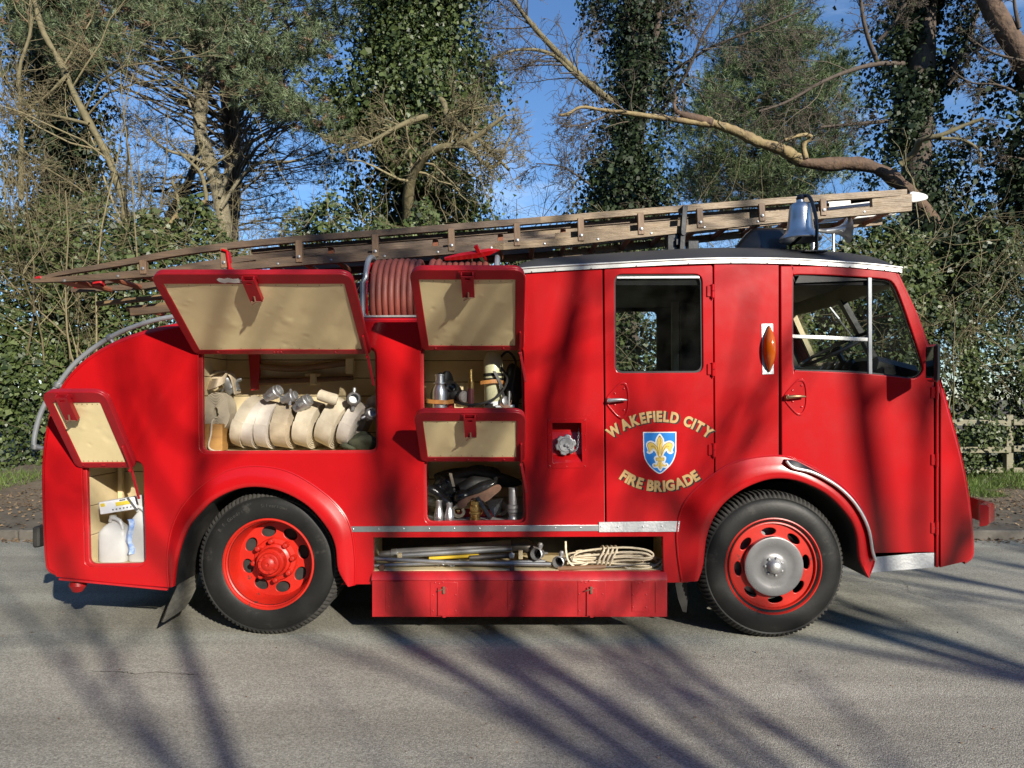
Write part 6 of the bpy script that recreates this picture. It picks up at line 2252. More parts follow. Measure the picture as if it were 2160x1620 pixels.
crack([(185, 1416), (215, 1418), (262, 1419), (285, 1423), (320, 1419), (365, 1421), (400, 1424), (422, 1423)], 0.004)
crack([(1890, 1218), (1912, 1234), (1920, 1250), (1950, 1258), (1985, 1268)], 0.0022)

kx = np.arange(-24, 24, 0.915)
kerb = link('kerb', None, None, (0, KY, 0), kind='structure')
first = None
for i, x in enumerate(kx):
    if first is None:
        mb = MB()
        mb.box((x + 0.455, KY + 0.07, 0.015), (0.905, 0.14, 0.19), bev=0.018)
        first = mb.build('kerb_stone', 'kerb_stone', kerb, origin=(x + 0.455, KY + 0.07, 0))
    else:
        copy_of(first, (x + 0.455 + cr.normal(0, 0.004), KY + 0.07 + cr.normal(0, 0.004), cr.normal(0, 0.004)))
mb = MB()
mb.add([(-60, KY + 0.142, 0.1), (60, KY + 0.142, 0.1), (60, 10.05, 0.11), (-60, 10.05, 0.11)], [(0, 1, 2, 3)])
mb.build('pavement', 'pavement', None, (0, 9, 0.1), kind='structure')


def bank_z(x, y):
    return np.interp(y, [9.9, 10.3, 11.6, 13, 60], [0.08, 0.16, 0.44, 0.5, 0.5]) + 0.03 * np.sin(x * 2.1 + y * 3) * np.clip((y - 9.9), 0, 1) + 0.015 * np.sin(x * 7.3 - y * 5)


ys = list(np.linspace(9.85, 14, 26)) + [18, 26, 40, 60]
rows = [[(x, y, float(bank_z(x, y))) for x in np.linspace(-45, 45, 240)] for y in ys]
mb = MB()
mb.grid(rows, flip=True)
mb.build('verge', 'soil', None, (0, 11, 0), kind='structure', ang=80)


# ------------------------------------------------------------------ plant helpers
def unit(v):
    return v / np.maximum(np.linalg.norm(v, axis=-1, keepdims=True), 1e-9)


def field(p, k, seed):
    r_ = np.random.default_rng(seed)
    out = np.zeros(len(p))
    for _ in range(5):
        q = r_.normal(0, k, 3)
        out += np.sin(p @ q + r_.uniform(0, 6.28))
    return out / 2.2


def walk(start, d, L, P, wig, grav, r_):
    d = unit(d)
    pts = [start]
    st = (L / (P - 1))[:, None]
    for i in range(P - 1):
        d = unit(d + r_.normal(0, wig, d.shape) + np.array([0, 0, grav]))
        pts.append(pts[-1] + d * st)
    return np.stack(pts, 1)


def offshoots(paths, rads, L, k, r_, tmin=0.25, tmax=1.0, ang=0.8, ratio=(0.35, 0.7), P=6, wig=0.18, grav=0.03, rr=0.55, rmin=0.003, tip=0.3):
    B, PP, _ = paths.shape
    idx = np.repeat(np.arange(B), k)
    t = r_.uniform(tmin, tmax, len(idx)) * (PP - 1) * 0.999
    i0 = t.astype(int)
    f = (t - i0)[:, None]
    pos = paths[idx, i0] * (1 - f) + paths[idx, i0 + 1] * f
    tan = unit(paths[idx, i0 + 1] - paths[idx, i0])
    rad = rads[idx, i0] * (1 - f[:, 0]) + rads[idx, i0 + 1] * f[:, 0]
    pr = r_.normal(0, 1, tan.shape)
    pr = unit(pr - tan * np.sum(pr * tan, 1, keepdims=True))
    a = r_.normal(ang, 0.22, len(idx))[:, None]
    d = tan * np.cos(a) + pr * np.sin(a)
    Lc = L[idx] * r_.uniform(*ratio, len(idx)) * (1 - 0.45 * t / (PP - 1))
    ps = walk(pos, d, Lc, P, wig, grav, r_)
    r0 = np.maximum(rad * rr, rmin)
    rs = r0[:, None] * np.linspace(1, tip, P)[None]
    return ps, np.maximum(rs, rmin * 0.6), Lc


def tubes(paths, rads, n):
    B, P, _ = paths.shape
    tan = np.empty_like(paths)
    tan[:, 1:-1] = paths[:, 2:] - paths[:, :-2]
    tan[:, 0] = paths[:, 1] - paths[:, 0]
    tan[:, -1] = paths[:, -1] - paths[:, -2]
    tan = unit(tan)
    ref = np.array([0.31, 0.87, 0.38])
    x = unit(np.cross(tan, ref))
    y = np.cross(tan, x)
    an = np.arange(n) * 2 * PI / n
    V = paths[:, :, None, :] + rads[:, :, None, None] * (x[:, :, None, :] * np.cos(an)[None, None, :, None] + y[:, :, None, :] * np.sin(an)[None, None, :, None])
    base = (np.arange(B)[:, None, None] * P + np.arange(P - 1)[None, :, None]) * n
    k = np.arange(n)[None, None, :]
    k2 = (k + 1) % n
    F = np.stack([base + k, base + k2, base + n + k2, base + n + k], -1).reshape(-1, 4)
    return V.reshape(-1, 3), F


def merge(parts):
    Vs, Fs, b = [], [], 0
    for V, F in parts:
        Vs.append(V)
        Fs.append(F + b)
        b += len(V)
    return np.concatenate(Vs), np.concatenate(Fs)


def leaf_cards(p, size, out, spread, r_, droop=0.6, aspect=0.85):
    n = unit(out + r_.normal(0, spread, p.shape))
    t = r_.normal(0, 1, p.shape)
    t[:, 2] -= droop * 1.6
    t = unit(t - n * np.sum(t * n, 1, keepdims=True))
    s = np.cross(n, t)
    z = size[:, None]
    fold = r_.uniform(-0.05, 0.18, (len(p), 1)) * z
    b = p
    l = p + t * z * 0.38 + s * z * 0.5 * aspect + n * fold
    e = p + t * z - n * z * 0.10
    r = p + t * z * 0.38 - s * z * 0.5 * aspect + n * fold
    V = np.stack([b, l, e, r], 1).reshape(-1, 3)
    F = np.arange(len(p) * 4).reshape(-1, 4)
    return V, F


def needles(c, d, k, length, width, r_, spread=0.75):
    """k needles from each tuft point c along d"""
    idx = np.repeat(np.arange(len(c)), k)
    u = unit(d[idx] + r_.normal(0, spread, (len(idx), 3)))
    side = unit(np.cross(u, r_.normal(0, 1, u.shape)))
    L = length * r_.uniform(0.7, 1.15, (len(idx), 1))
    o = c[idx] + d[idx] * r_.uniform(-0.5, 0.5, (len(idx), 1)) * length
    V = np.stack([o - side * width / 2, o + side * width / 2, o + u * L], 1).reshape(-1, 3)
    return V, np.arange(len(idx) * 3).reshape(-1, 3)


def px_path(pts, Y, n=4):
    """limb traced through photo points, each with its own depth when given"""
    P = [W(q[0], q[1], q[2] if len(q) > 2 else Y) for q in pts]
    return np.array(smooth(P, n))


def resample(path, P):
    d = np.concatenate([[0], np.cumsum(np.linalg.norm(np.diff(path, axis=0), axis=1))])
    u = np.linspace(0, d[-1], P)
    return np.stack([np.interp(u, d, path[:, i]) for i in range(3)], 1), d[-1]


def limb_mesh(name, path, r0, r1, m, parent, n=12, knob=0.10, seed=1):
    P = max(8, len(path))
    p, L = resample(path, P)
    r_ = np.random.default_rng(seed)
    rad = np.linspace(r0, r1, P) * (1 + r_.normal(0, knob * 0.4, P))
    V, F = tubes(p[None], rad[None], n)
    np_mesh(name, V, F, m, parent, tuple(p[0]), True)
    return p, rad, L


def twiggery(name, limbs, parent, m, r_, k=(6, 5, 4), P=6, n=(5, 4, 3), rmin=0.004, ratio=((0.3, 0.6), (0.35, 0.7), (0.35, 0.7)), ang=(0.9, 0.75, 0.7), grav=0.03, wig=0.2, rr=0.32, tmin=0.25):
    """limbs: list of (path, rad, length); grows three generations of branches"""
    PP = 10
    ps = np.stack([resample(l[0], PP)[0] for l in limbs])
    rs = np.stack([np.interp(np.linspace(0, 1, PP), np.linspace(0, 1, len(l[1])), l[1]) for l in limbs])
    L = np.array([l[2] for l in limbs])
    parts = []
    for g in range(len(k)):
        ps, rs, L = offshoots(ps, rs, L, k[g], r_, tmin=tmin if g == 0 else 0.2, ang=ang[g], ratio=ratio[g], P=P if g < len(k) - 1 else 4, wig=wig * (1 if g < len(k) - 1 else 1.4), grav=grav, rr=rr, rmin=rmin)
        parts.append(tubes(ps, rs, n[g]))
    V, F = merge(parts)
    o = limbs[0][0][0]
    return np_mesh(name, V, F, m, parent, tuple(o), False, kind='stuff')


def ivy_column(rows, Y, N, r_, size=(0.06, 0.10), gap=0.0, seed=1, depth=0.8, clumps=150):
    """leaf points through the volume round a trunk, with hanging clumps; rows = (photo y, left x, right x)"""
    ry = [q[0] for q in rows]
    s = Y / FPX

    def at(py, th, rad):
        xl = np.interp(py, ry, [q[1] for q in rows])
        xr = np.interp(py, ry, [q[2] for q in rows])
        hw, c = (xr - xl) / 2, (xl + xr) / 2
        return np.stack([(c - 1080) * s + hw * s * rad * np.cos(th), Y + hw * s * rad * np.sin(th) * depth, EYE - (py - HOR) * s], 1)

    n1 = int(N * 0.36)
    py, th = r_.uniform(min(ry), max(ry), n1), r_.uniform(0, 2 * PI, n1)
    p1 = at(py, th, np.sqrt(r_.uniform(0.05, 0.38, n1)))
    o1 = np.stack([np.cos(th), np.sin(th), np.full(n1, 0.35)], 1)
    kp = field(p1, 2.4, seed + 2) > -0.7 + gap
    p1, o1 = p1[kp], o1[kp]
    cy, ct = r_.uniform(min(ry), max(ry), clumps), r_.uniform(0, 2 * PI, clumps)
    ct = np.where(r_.uniform(0, 1, clumps) < 0.65, -np.abs((ct + PI) % (2 * PI) - PI), ct)
    cc = at(cy, ct, r_.uniform(0.55, 1.12, clumps))
    cs = r_.uniform(0.09, 0.36, clumps)
    n2 = N - n1
    w = cs ** 2 / np.sum(cs ** 2)
    idx = r_.choice(clumps, n2, p=w)
    off = r_.normal(0, 1, (n2, 3)) * cs[idx][:, None] * np.array([1, 1, 1.15])
    off[:, 2] -= np.abs(r_.normal(0, 0.5, n2)) * cs[idx]
    p2 = cc[idx] + off
    o2 = unit(np.stack([np.cos(ct[idx]), np.sin(ct[idx]), np.full(n2, 0.45)], 1) + 0.9 * unit(off))
    p, out = np.concatenate([p1, p2]), np.concatenate([o1, o2])
    hole = field(p, 1.5, seed + 7) + 0.6 * field(p, 3.4, seed + 8)
    kp = hole > -0.95 + r_.normal(0, 0.15, len(p))
    p, out = p[kp], out[kp]
    mid = (size[0] + size[1]) / 2
    return p, out, np.clip(mid * np.exp(r_.normal(0, 0.33, len(p))) * (1 + 0.18 * field(p, 1.1, seed + 9)), 0.03, 0.17)


# ------------------------------------------------------------------ hedge of ivy behind the pavement
HX = [-400, -150, 0, 150, 300, 400, 480, 520, 560, 610, 700, 1000, 1060, 1150, 1260, 1440, 1560, 1720, 1830, 1900, 1960, 2050, 2160, 2400, 2600]
HY = [430, 410, 430, 440, 425, 455, 490, 525, 490, 440, 420, 480, 545, 560, 530, 500, 520, 530, 480, 500, 462, 470, 500, 480, 500]
HYd = 12.3


def hedge_top(x):
    px = 1080 + x / HYd * FPX
    return EYE - (np.interp(px, HX, HY) - HOR) / FPX * HYd


def hedge(name, x0, x1, N, lab, seed):
    r_ = np.random.default_rng(seed)
    h = thing(name, ((x0 + x1) / 2, 12.3, 0.45), lab, 'hedge', 'ivy hedge along the pavement')
    x = r_.uniform(x0, x1, N)
    top = hedge_top(x) + 0.25 * np.sin(x * 3.1) + 0.2 * np.sin(x * 7.7 + 1)
    z = 0.35 + (top - 0.35) * r_.uniform(0, 1, N) ** 0.9
    p = np.stack([x, np.zeros(N), z], 1)
    fy = 11.95 + 0.30 * field(p, 1.3, 31) + 0.16 * field(p, 3.6, 32) + 0.5 * (z / top) ** 2 - 0.25 * np.clip(1.2 - z, 0, 1)
    p[:, 1] = fy + r_.exponential(0.22, N)
    keep = (field(p, 2.6, 33) + 0.5 * field(p, 6, 34)) > -1.35
    p = p[keep]
    out = np.tile(np.array([0.12, -1.0, 0.45]), (len(p), 1))
    size = np.clip(0.068 * np.exp(r_.normal(0, 0.34, len(p))) * (1 + 0.22 * field(p, 1.5, 35)), 0.03, 0.18)
    V, F = leaf_cards(p, size, out, 0.62, r_)
    np_mesh('ivy_leaves', V, F, 'ivy_leaf', h, tuple(ORG[h.name]), kind='stuff')
    # brighter bramble leaves in drifts near the top and foot
    m = (field(p, 0.9, 36) > 0.45)
    q = p[m][::3]
    V, F = leaf_cards(q + np.array([0, -0.06, 0.02]), r_.uniform(0.05, 0.08, len(q)), out[m][::3], 0.7, r_)
    np_mesh('bramble_leaves', V, F, 'bramble_leaf', h, tuple(ORG[h.name]), kind='stuff')
    # bare stems lacing the face and standing out of the top
    k = int((x1 - x0) * 30)
    xs = r_.uniform(x0, x1, k)
    zs_ = r_.uniform(0.3, 1, k) ** 0.8 * (hedge_top(xs) + 0.1)
    st = np.stack([xs, 12.0 + r_.normal(0, 0.22, k) + 0.4 * (zs_ / 5) ** 2, zs_], 1)
    d = np.stack([r_.normal(0, 0.8, k), r_.normal(-0.25, 0.35, k), r_.normal(0.5, 0.6, k)], 1)
    L = r_.uniform(0.6, 2.2, k)
    ps = walk(st, d, L, 9, 0.22, -0.035, r_)
    rs = r_.uniform(0.004, 0.009, k)[:, None] * np.linspace(1, 0.35, 9)[None]
    parts = [tubes(ps, rs, 4)]
    ps2, rs2, _ = offshoots(ps, rs, L, 3, r_, P=6, ratio=(0.25, 0.6), wig=0.2, grav=0.0, rmin=0.0028)
    parts.append(tubes(ps2, rs2, 3))
    V, F = merge(parts)
    np_mesh('stems', V, F, 'twig_tan', h, tuple(ORG[h.name]), kind='stuff')
    return h


hedge('ivy_hedge', -14.5, -4.6, 76000, 'tall ivy hedge behind the tail of the fire engine at the left', 41)
hedge('ivy_hedge', -4.6, 4.4, 60000, 'ivy hedge behind the middle of the engine, seen through its windows', 42)
hedge('ivy_hedge', 4.4, 13.5, 76000, 'ivy hedge behind the cab front and the rail fence at the right', 43)

# ------------------------------------------------------------------ post and rail fence
fen = thing('rail_fence', (8.3, 11.45, 0.4), 'weathered wooden post and rail fence in front of the ivy at the right', 'fence')
for zc, nm in ((1.24, 0), (0.82, 1), (0.47, 2)):
    for a, b in ((5.4, 7.98), (8.02, 10.7), (10.74, 13.2)):
        if nm == 2 and a == 5.4: b = 7.85
        mb = MB()
        mb.bar((a, 11.38, zc + cr.normal(0, 0.01)), (b, 11.38, zc + cr.normal(0, 0.012)), 0.038, 0.095 if nm < 2 else 0.085, bev=0.004)
        mb.build('rail', 'wood_fence', fen)
for x in (5.4, 8.0, 10.72, 13.2):
    mb = MB()
    mb.box((x, 11.47, 0.82), (0.11, 0.10, 1.1), bev=0.006)
    mb.build('post', 'wood_fence', fen)

# ivy trailing over the fence
r_ = np.random.default_rng(58)
cx = r_.uniform(5.2, 13, 46)
cz = 0.45 + 0.85 * r_.uniform(0, 1, 46) ** 1.3
idx = r_.integers(0, 24, 5200)
p = np.stack([cx[idx] + r_.normal(0, 0.22, 5200), 11.36 + r_.normal(0, 0.10, 5200), np.clip(cz[idx] + r_.normal(0, 0.13, 5200), 0.3, 1.5)], 1)
V, F = leaf_cards(p, r_.uniform(0.04, 0.075, 5200), np.tile([0.1, -1.0, 0.5], (5200, 1)), 0.7, r_)
np_mesh('trailing_ivy', V, F, 'ivy_leaf', None, (8, 11.36, 0.4), label='ivy trailing over the rail fence at the right', cat='ivy', kind='stuff')

# ------------------------------------------------------------------ grass and litter
def grass(name, n, xr, yr, lab, seed, h=(0.05, 0.16)):
    r_ = np.random.default_rng(seed)
    x, y = r_.uniform(*xr, n), r_.uniform(*yr, n)
    p = np.stack([x, y, bank_z(x, y)], 1)
    kp = field(p, 2.2, seed) > -0.5
    p = p[kp]
    d = unit(np.stack([r_.normal(0, 0.5, len(p)), r_.normal(-0.1, 0.5, len(p)), np.ones(len(p))], 1))
    V, F = needles(p, d, 1, h[1], 0.009, r_, 0.25)
    np_mesh(name, V, F, 'grass_blade', None, (0, 11, 0.1), label=lab, cat='grass', kind='stuff')


grass('grass', 26000, (5.0, 12.5), (10.35, 11.5), 'bright short grass on the verge below the rail fence', 51, (0.04, 0.10))
grass('grass', 9000, (-12.5, -5.0), (10.5, 11.6), 'patchy grass on the verge below the hedge at the left', 52, (0.04, 0.12))
r_ = np.random.default_rng(61)
n = 15000
x = r_.uniform(-13, 13, n)
y = np.where(r_.uniform(0, 1, n) < 0.22, KY - np.abs(r_.normal(0, 0.10, n)), np.where(r_.uniform(0, 1, n) < 0.4, r_.uniform(KY + 0.05, 10.2, n), r_.normal(10.3, 0.35, n)))
z = np.where(y < KY, 0.004, np.where(y < 9.95, 0.120, bank_z(x, y) + 0.006))
p = np.stack([x, y, z + 0.004], 1)
V, F = leaf_cards(p, r_.uniform(0.02, 0.055, n), np.tile([0, 0, 1.0], (n, 1)), 0.35, r_, 0.0)
np_mesh('leaf_litter', V, F, 'dead_leaf', None, (0, 9, 0), label='dead brown leaves along the kerb and the verge', cat='leaves', kind='stuff')

# grit and bits of twig on the road
n = 900
p = np.stack([r_.uniform(-6, 6, n), r_.uniform(1.6, KY, n), np.full(n, 0.003)], 1)
V, F = leaf_cards(p, r_.uniform(0.006, 0.018, n), np.tile([0, 0, 1.0], (n, 1)), 0.4, r_, 0.0)
np_mesh('road_grit', V, F, 'dead_leaf', None, (0, 5, 0), label='scattered grit and leaf scraps on the road', cat='grit', kind='stuff')

# ------------------------------------------------------------------ trees
def tree(name, base, lab, group='trees behind the hedge'):
    return thing(name, base, lab, 'tree', group)


# big sunlit ivy tree left of centre
r_ = np.random.default_rng(71)
t = tree('ivy_tree', W(872, 930, 15.0), 'broad sunlit tree smothered in ivy above the hose reel')
limb_mesh('trunk', px_path([(875, 930), (872, 700), (868, 480), (875, 250), (860, 60), (850, -160)], 15.0), 0.34, 0.18, 'bark_dark', t, 14, seed=1)
p, o, s = ivy_column([(-140, 745, 1015), (-40, 750, 1010), (60, 765, 1005), (130, 755, 1000), (200, 725, 1020), (300, 720, 1035), (380, 750, 1005), (470, 740, 1000), (560, 720, 1040)], 15.0, 76000, r_, (0.05, 0.10), 0.0, 72, 0.75, 110)
V, F = leaf_cards(p, s, o, 0.65, r_)
np_mesh('ivy_leaves', V, F, 'ivy_leaf', t, tuple(ORG[t.name]), kind='stuff')
l1 = limb_mesh('limb', px_path([(862, 480, 14.4), (862, 400, 13.9), (885, 345, 13.5), (920, 315, 13.2), (985, 300, 13.0), (1030, 270, 12.9), (1068, 242, 12.8)], 13.4), 0.13, 0.03, 'bark_mossy', t, 9, seed=2)
l2 = limb_mesh('limb', px_path([(905, 200, 14.0), (935, 215, 13.6), (945, 250, 13.2), (1000, 285, 13.0), (1045, 330, 12.9), (1075, 360, 12.9)], 13.4), 0.075, 0.025, 'bark_mossy', t, 8, seed=3)
l3 = limb_mesh('limb', px_path([(900, 245, 13.4), (850, 262, 13.2), (780, 300, 13.1), (720, 320, 13.1)], 13.2), 0.06, 0.02, 'bark_mossy', t, 8, seed=4)
l4 = limb_mesh('limb', px_path([(985, 300, 13.0), (1020, 345, 12.9), (1050, 348, 12.9), (1070, 300, 12.9), (1084, 270, 12.9)], 13), 0.05, 0.015, 'bark_mossy', t, 7, seed=5)
twiggery('twigs', [l1, l2, l3, l4], t, 'twig_tan', r_, (20, 8, 5), rmin=0.005, ratio=((0.25, 0.55), (0.35, 0.7), (0.4, 0.8)), grav=0.02)

# dark ivy tree right of centre
r_ = np.random.default_rng(81)
t = tree('ivy_tree', W(1330, 930, 16.5), 'dark ivy-clad trunk with bare upper limbs right of the picture centre')
limb_mesh('trunk', px_path([(1320, 930), (1322, 600), (1330, 400), (1345, 200), (1350, 60), (1365, -160)], 16.5), 0.30, 0.20, 'bark_dark', t, 14, seed=6)
p, o, s = ivy_column([(-140, 1260, 1450), (0, 1245, 1440), (100, 1262, 1440), (200, 1275, 1420), (300, 1262, 1395), (400, 1258, 1390), (470, 1235, 1400), (560, 1220, 1420)], 16.5, 42000, r_, (0.06, 0.10), 0.1, 82, 0.9)
V, F = leaf_cards(p, s, o, 0.65, r_)
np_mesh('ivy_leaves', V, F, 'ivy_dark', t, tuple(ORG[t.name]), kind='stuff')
ls = []
for i, (pts, a, b) in enumerate([([(1290, 215, 16), (1230, 165, 15.4), (1175, 110, 15), (1120, 50, 14.8), (1070, -20, 14.7), (1030, -80, 14.7)], 0.075, 0.04),
                                 ([(1265, 200, 16), (1210, 155, 15.2), (1160, 112, 15), (1090, 105, 14.6), (1030, 130, 14.5)], 0.055, 0.02),
                                 ([(1345, 150, 16.2), (1335, 60, 16), (1320, -60, 16)], 0.09, 0.06), ([(1375, 120, 16.2), (1390, 30, 16), (1400, -80, 16)], 0.09, 0.06),
                                 ([(1270, 410, 16), (1225, 375, 15.6), (1180, 350, 15.4), (1130, 345, 15.3)], 0.03, 0.010),
                                 ([(1300, 235, 16), (1240, 260, 15.5), (1190, 268, 15.2)], 0.03, 0.012),
                                 ([(1395, 235, 16), (1450, 150, 15.2), (1490, 60, 14.8), (1560, -40, 14.6)], 0.045, 0.02), ([(1420, 150, 16), (1500, 100, 15.4), (1600, 60, 15), (1700, 20, 14.8)], 0.035, 0.015)]):
    ls.append(limb_mesh('limb', px_path(pts, 15.5), a, b, 'bark_mossy' if i < 2 else 'bark_dark', t, 8, seed=20 + i))
twiggery('twigs', ls, t, 'twig_grey', r_, (18, 8, 5), rmin=0.0055, ratio=((0.3, 0.7), (0.35, 0.75), (0.4, 0.8)), grav=0.0, wig=0.24)

# dark ivy tree behind the ladder's tip
r_ = np.random.default_rng(91)
t = tree('ivy_tree', W(1940, 930, 15.5), 'dark ivy-covered trunk behind the white tip of the ladder')
limb_mesh('trunk', px_path([(1935, 930), (1935, 600), (1932, 400), (1940, 200), (1950, 0), (1955, -160)], 15.5), 0.36, 0.24, 'bark_dark', t, 14, seed=7)
p, o, s = ivy_column([(-140, 1880, 2050), (0, 1862, 2035), (100, 1865, 2022), (200, 1855, 2012), (300, 1842, 2000), (400, 1832, 2012), (480, 1840, 2045), (570, 1830, 2060)], 15.5, 46000, r_, (0.06, 0.10), 0.0, 92, 0.9)
V, F = leaf_cards(p, s, o, 0.65, r_)
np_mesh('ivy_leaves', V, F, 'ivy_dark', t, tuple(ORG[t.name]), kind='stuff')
ls = [limb_mesh('limb', px_path(q, 15), a, b, 'bark_dark', t, 8, seed=30 + i) for i, (q, a, b) in enumerate([
    ([(1905, 135, 15.2), (1850, 135, 14.9), (1790, 150, 14.7), (1730, 175, 14.5), (1660, 215, 14.4), (1600, 235, 14.3)], 0.055, 0.02),
    ([(1850, 130, 15), (1825, 60, 14.8), (1810, -40, 14.8)], 0.05, 0.03), ([(1850, 90, 15), (1900, 30, 14.8), (1930, -60, 14.7)], 0.045, 0.03),
    ([(1880, 255, 15), (1800, 262, 14.8), (1730, 268, 14.6)], 0.045, 0.02), ([(2010, 150, 15.2), (2050, 60, 15), (2075, -30, 15)], 0.06, 0.03), ([(2000, 180, 15), (2070, 95, 14.6), (2140, 60, 14.4)], 0.03, 0.012)])]
twiggery('twigs', ls, t, 'twig_grey', r_, (18, 8, 5), rmin=0.0055, grav=0.0, wig=0.24)

# dark ivy trunk behind the thicket at the left
r_ = np.random.default_rng(95)
t = tree('ivy_tree', W(120, 930, 15.0), 'dark ivy-covered trunk behind the bare thicket at the left edge')
limb_mesh('trunk', px_path([(120, 930), (125, 600), (118, 400), (120, 200), (110, 0), (105, -160)], 15.0), 0.30, 0.2, 'bark_dark', t, 12, seed=44)
p, o, s = ivy_column([(-140, 60, 170), (0, 50, 170), (120, 55, 190), (200, 40, 205), (300, 50, 215), (420, 30, 230), (540, 20, 240)], 15.0, 34000, r_, (0.06, 0.10), 0.0, 96, 0.9)
V, F = leaf_cards(p, s, o, 0.65, r_)
np_mesh('ivy_leaves', V, F, 'ivy_dark', t, tuple(ORG[t.name]), kind='stuff')

# bent red-barked tree whose limb arches over the ladder
r_ = np.random.default_rng(101)
t = tree('bent_tree', W(2030, 930, 13.6), 'red-barked tree whose crooked limb arches to the left above the ladder')
limb_mesh('trunk', px_path([(2060, 930), (2040, 700), (2010, 560), (1975, 480), (1935, 425), (1895, 385), (1855, 358), (1805, 345), (1740, 347), (1690, 342), (1668, 328)], 14.0), 0.175, 0.115, 'bark_red', t, 18, 0.22, seed=8)
l1 = limb_mesh('limb', px_path([(1690, 341), (1668, 326), (1640, 312), (1600, 300), (1555, 278), (1510, 262), (1488, 252)], 13.75), 0.115, 0.07, 'bark_yellow', t, 16, 0.22, seed=9)
l1b = limb_mesh('limb', px_path([(1502, 260), (1470, 250), (1430, 238), (1422, 220, 13.7), (1428, 205, 13.8)], 13.6), 0.10, 0.02, 'bark_red', t, 10, 0.3, seed=10)
l2 = limb_mesh('limb', px_path([(1505, 262), (1460, 258), (1410, 250), (1370, 245), (1320, 238), (1270, 232), (1225, 226), (1200, 240), (1178, 243)], 13.6), 0.062, 0.028, 'bark_yellow', t, 9, 0.3, seed=11)
l3 = limb_mesh('limb', px_path([(1700, 335), (1695, 305, 13.3), (1712, 288, 13.2), (1690, 285, 13.1), (1655, 295, 13.0)], 13.3), 0.05, 0.025, 'bark_yellow', t, 8, 0.3, seed=12)
l4 = limb_mesh('limb', px_path([(1900, 345, 13.6), (1930, 320, 13.4), (1942, 296, 13.2), (1985, 285, 13.0), (2040, 262, 12.9), (2075, 250, 12.8)], 13.3), 0.06, 0.03, 'bark_mossy', t, 8, 0.3, seed=13)
l5 = limb_mesh('limb', px_path([(1985, 292, 13.0), (2030, 295, 12.9), (2065, 318, 12.8), (2066, 345, 12.8)], 13), 0.035, 0.018, 'bark_mossy', t, 7, 0.3, seed=14)
l6 = limb_mesh('limb', px_path([(1530, 272), (1515, 258, 13.3), (1520, 245, 13.2), (1508, 238, 13.2)], 13.3), 0.022, 0.010, 'bark_mossy', t, 6, seed=15)
twiggery('twigs', [l1b, l2, l3, l4, l5], t, 'twig_grey', r_, (9, 6, 4), rmin=0.005, grav=0.0)
p, o, s = ivy_column([(485, 1975, 2030), (530, 1945, 2080), (590, 1940, 2110), (660, 1950, 2120)], 13.2, 15000, r_, (0.05, 0.09), 0.0, 105, 0.6, 50)
V, F = leaf_cards(p, s, o, 0.65, r_)
np_mesh('ivy_leaves', V, F, 'ivy_dark', t, tuple(ORG[t.name]), kind='stuff')

t = tree('leaning_tree', W(2230, 930, 14.2), 'reddish trunk leaning out of the top right corner')
limb_mesh('trunk', px_path([(2330, 930), (2290, 600), (2240, 330), (2195, 190), (2155, 120), (2115, 55), (2080, -10), (2050, -120)], 14.2), 0.32, 0.17, 'bark_red', t, 14, 0.25, seed=16)
r_ = np.random.default_rng(111)
p, o, s = ivy_column([(120, 2120, 2260), (200, 2085, 2290), (300, 2080, 2330), (400, 2070, 2330), (500, 2080, 2350), (580, 2060, 2350)], 14.8, 22000, r_, (0.07, 0.11), 0.25, 112, 0.8)
V, F = leaf_cards(p, s, o, 0.65, r_)
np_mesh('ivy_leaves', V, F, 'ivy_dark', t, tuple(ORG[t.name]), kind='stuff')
lq = [limb_mesh('limb', px_path(q, 14), a, b, 'bark_dark', t, 7, seed=40 + i) for i, (q, a, b) in enumerate([([(2165, 130), (2090, 110), (2040, 75)], 0.03, 0.012), ([(2190, 220), (2110, 180), (2050, 175), (2010, 150)], 0.03, 0.012), ([(2200, 350), (2130, 330), (2090, 345)], 0.03, 0.012), ([(2150, 60), (2140, 10), (2135, -60)], 0.04, 0.02)])]
twiggery('twigs', lq, t, 'twig_grey', r_, (10, 6, 5), rmin=0.006, grav=0.0)


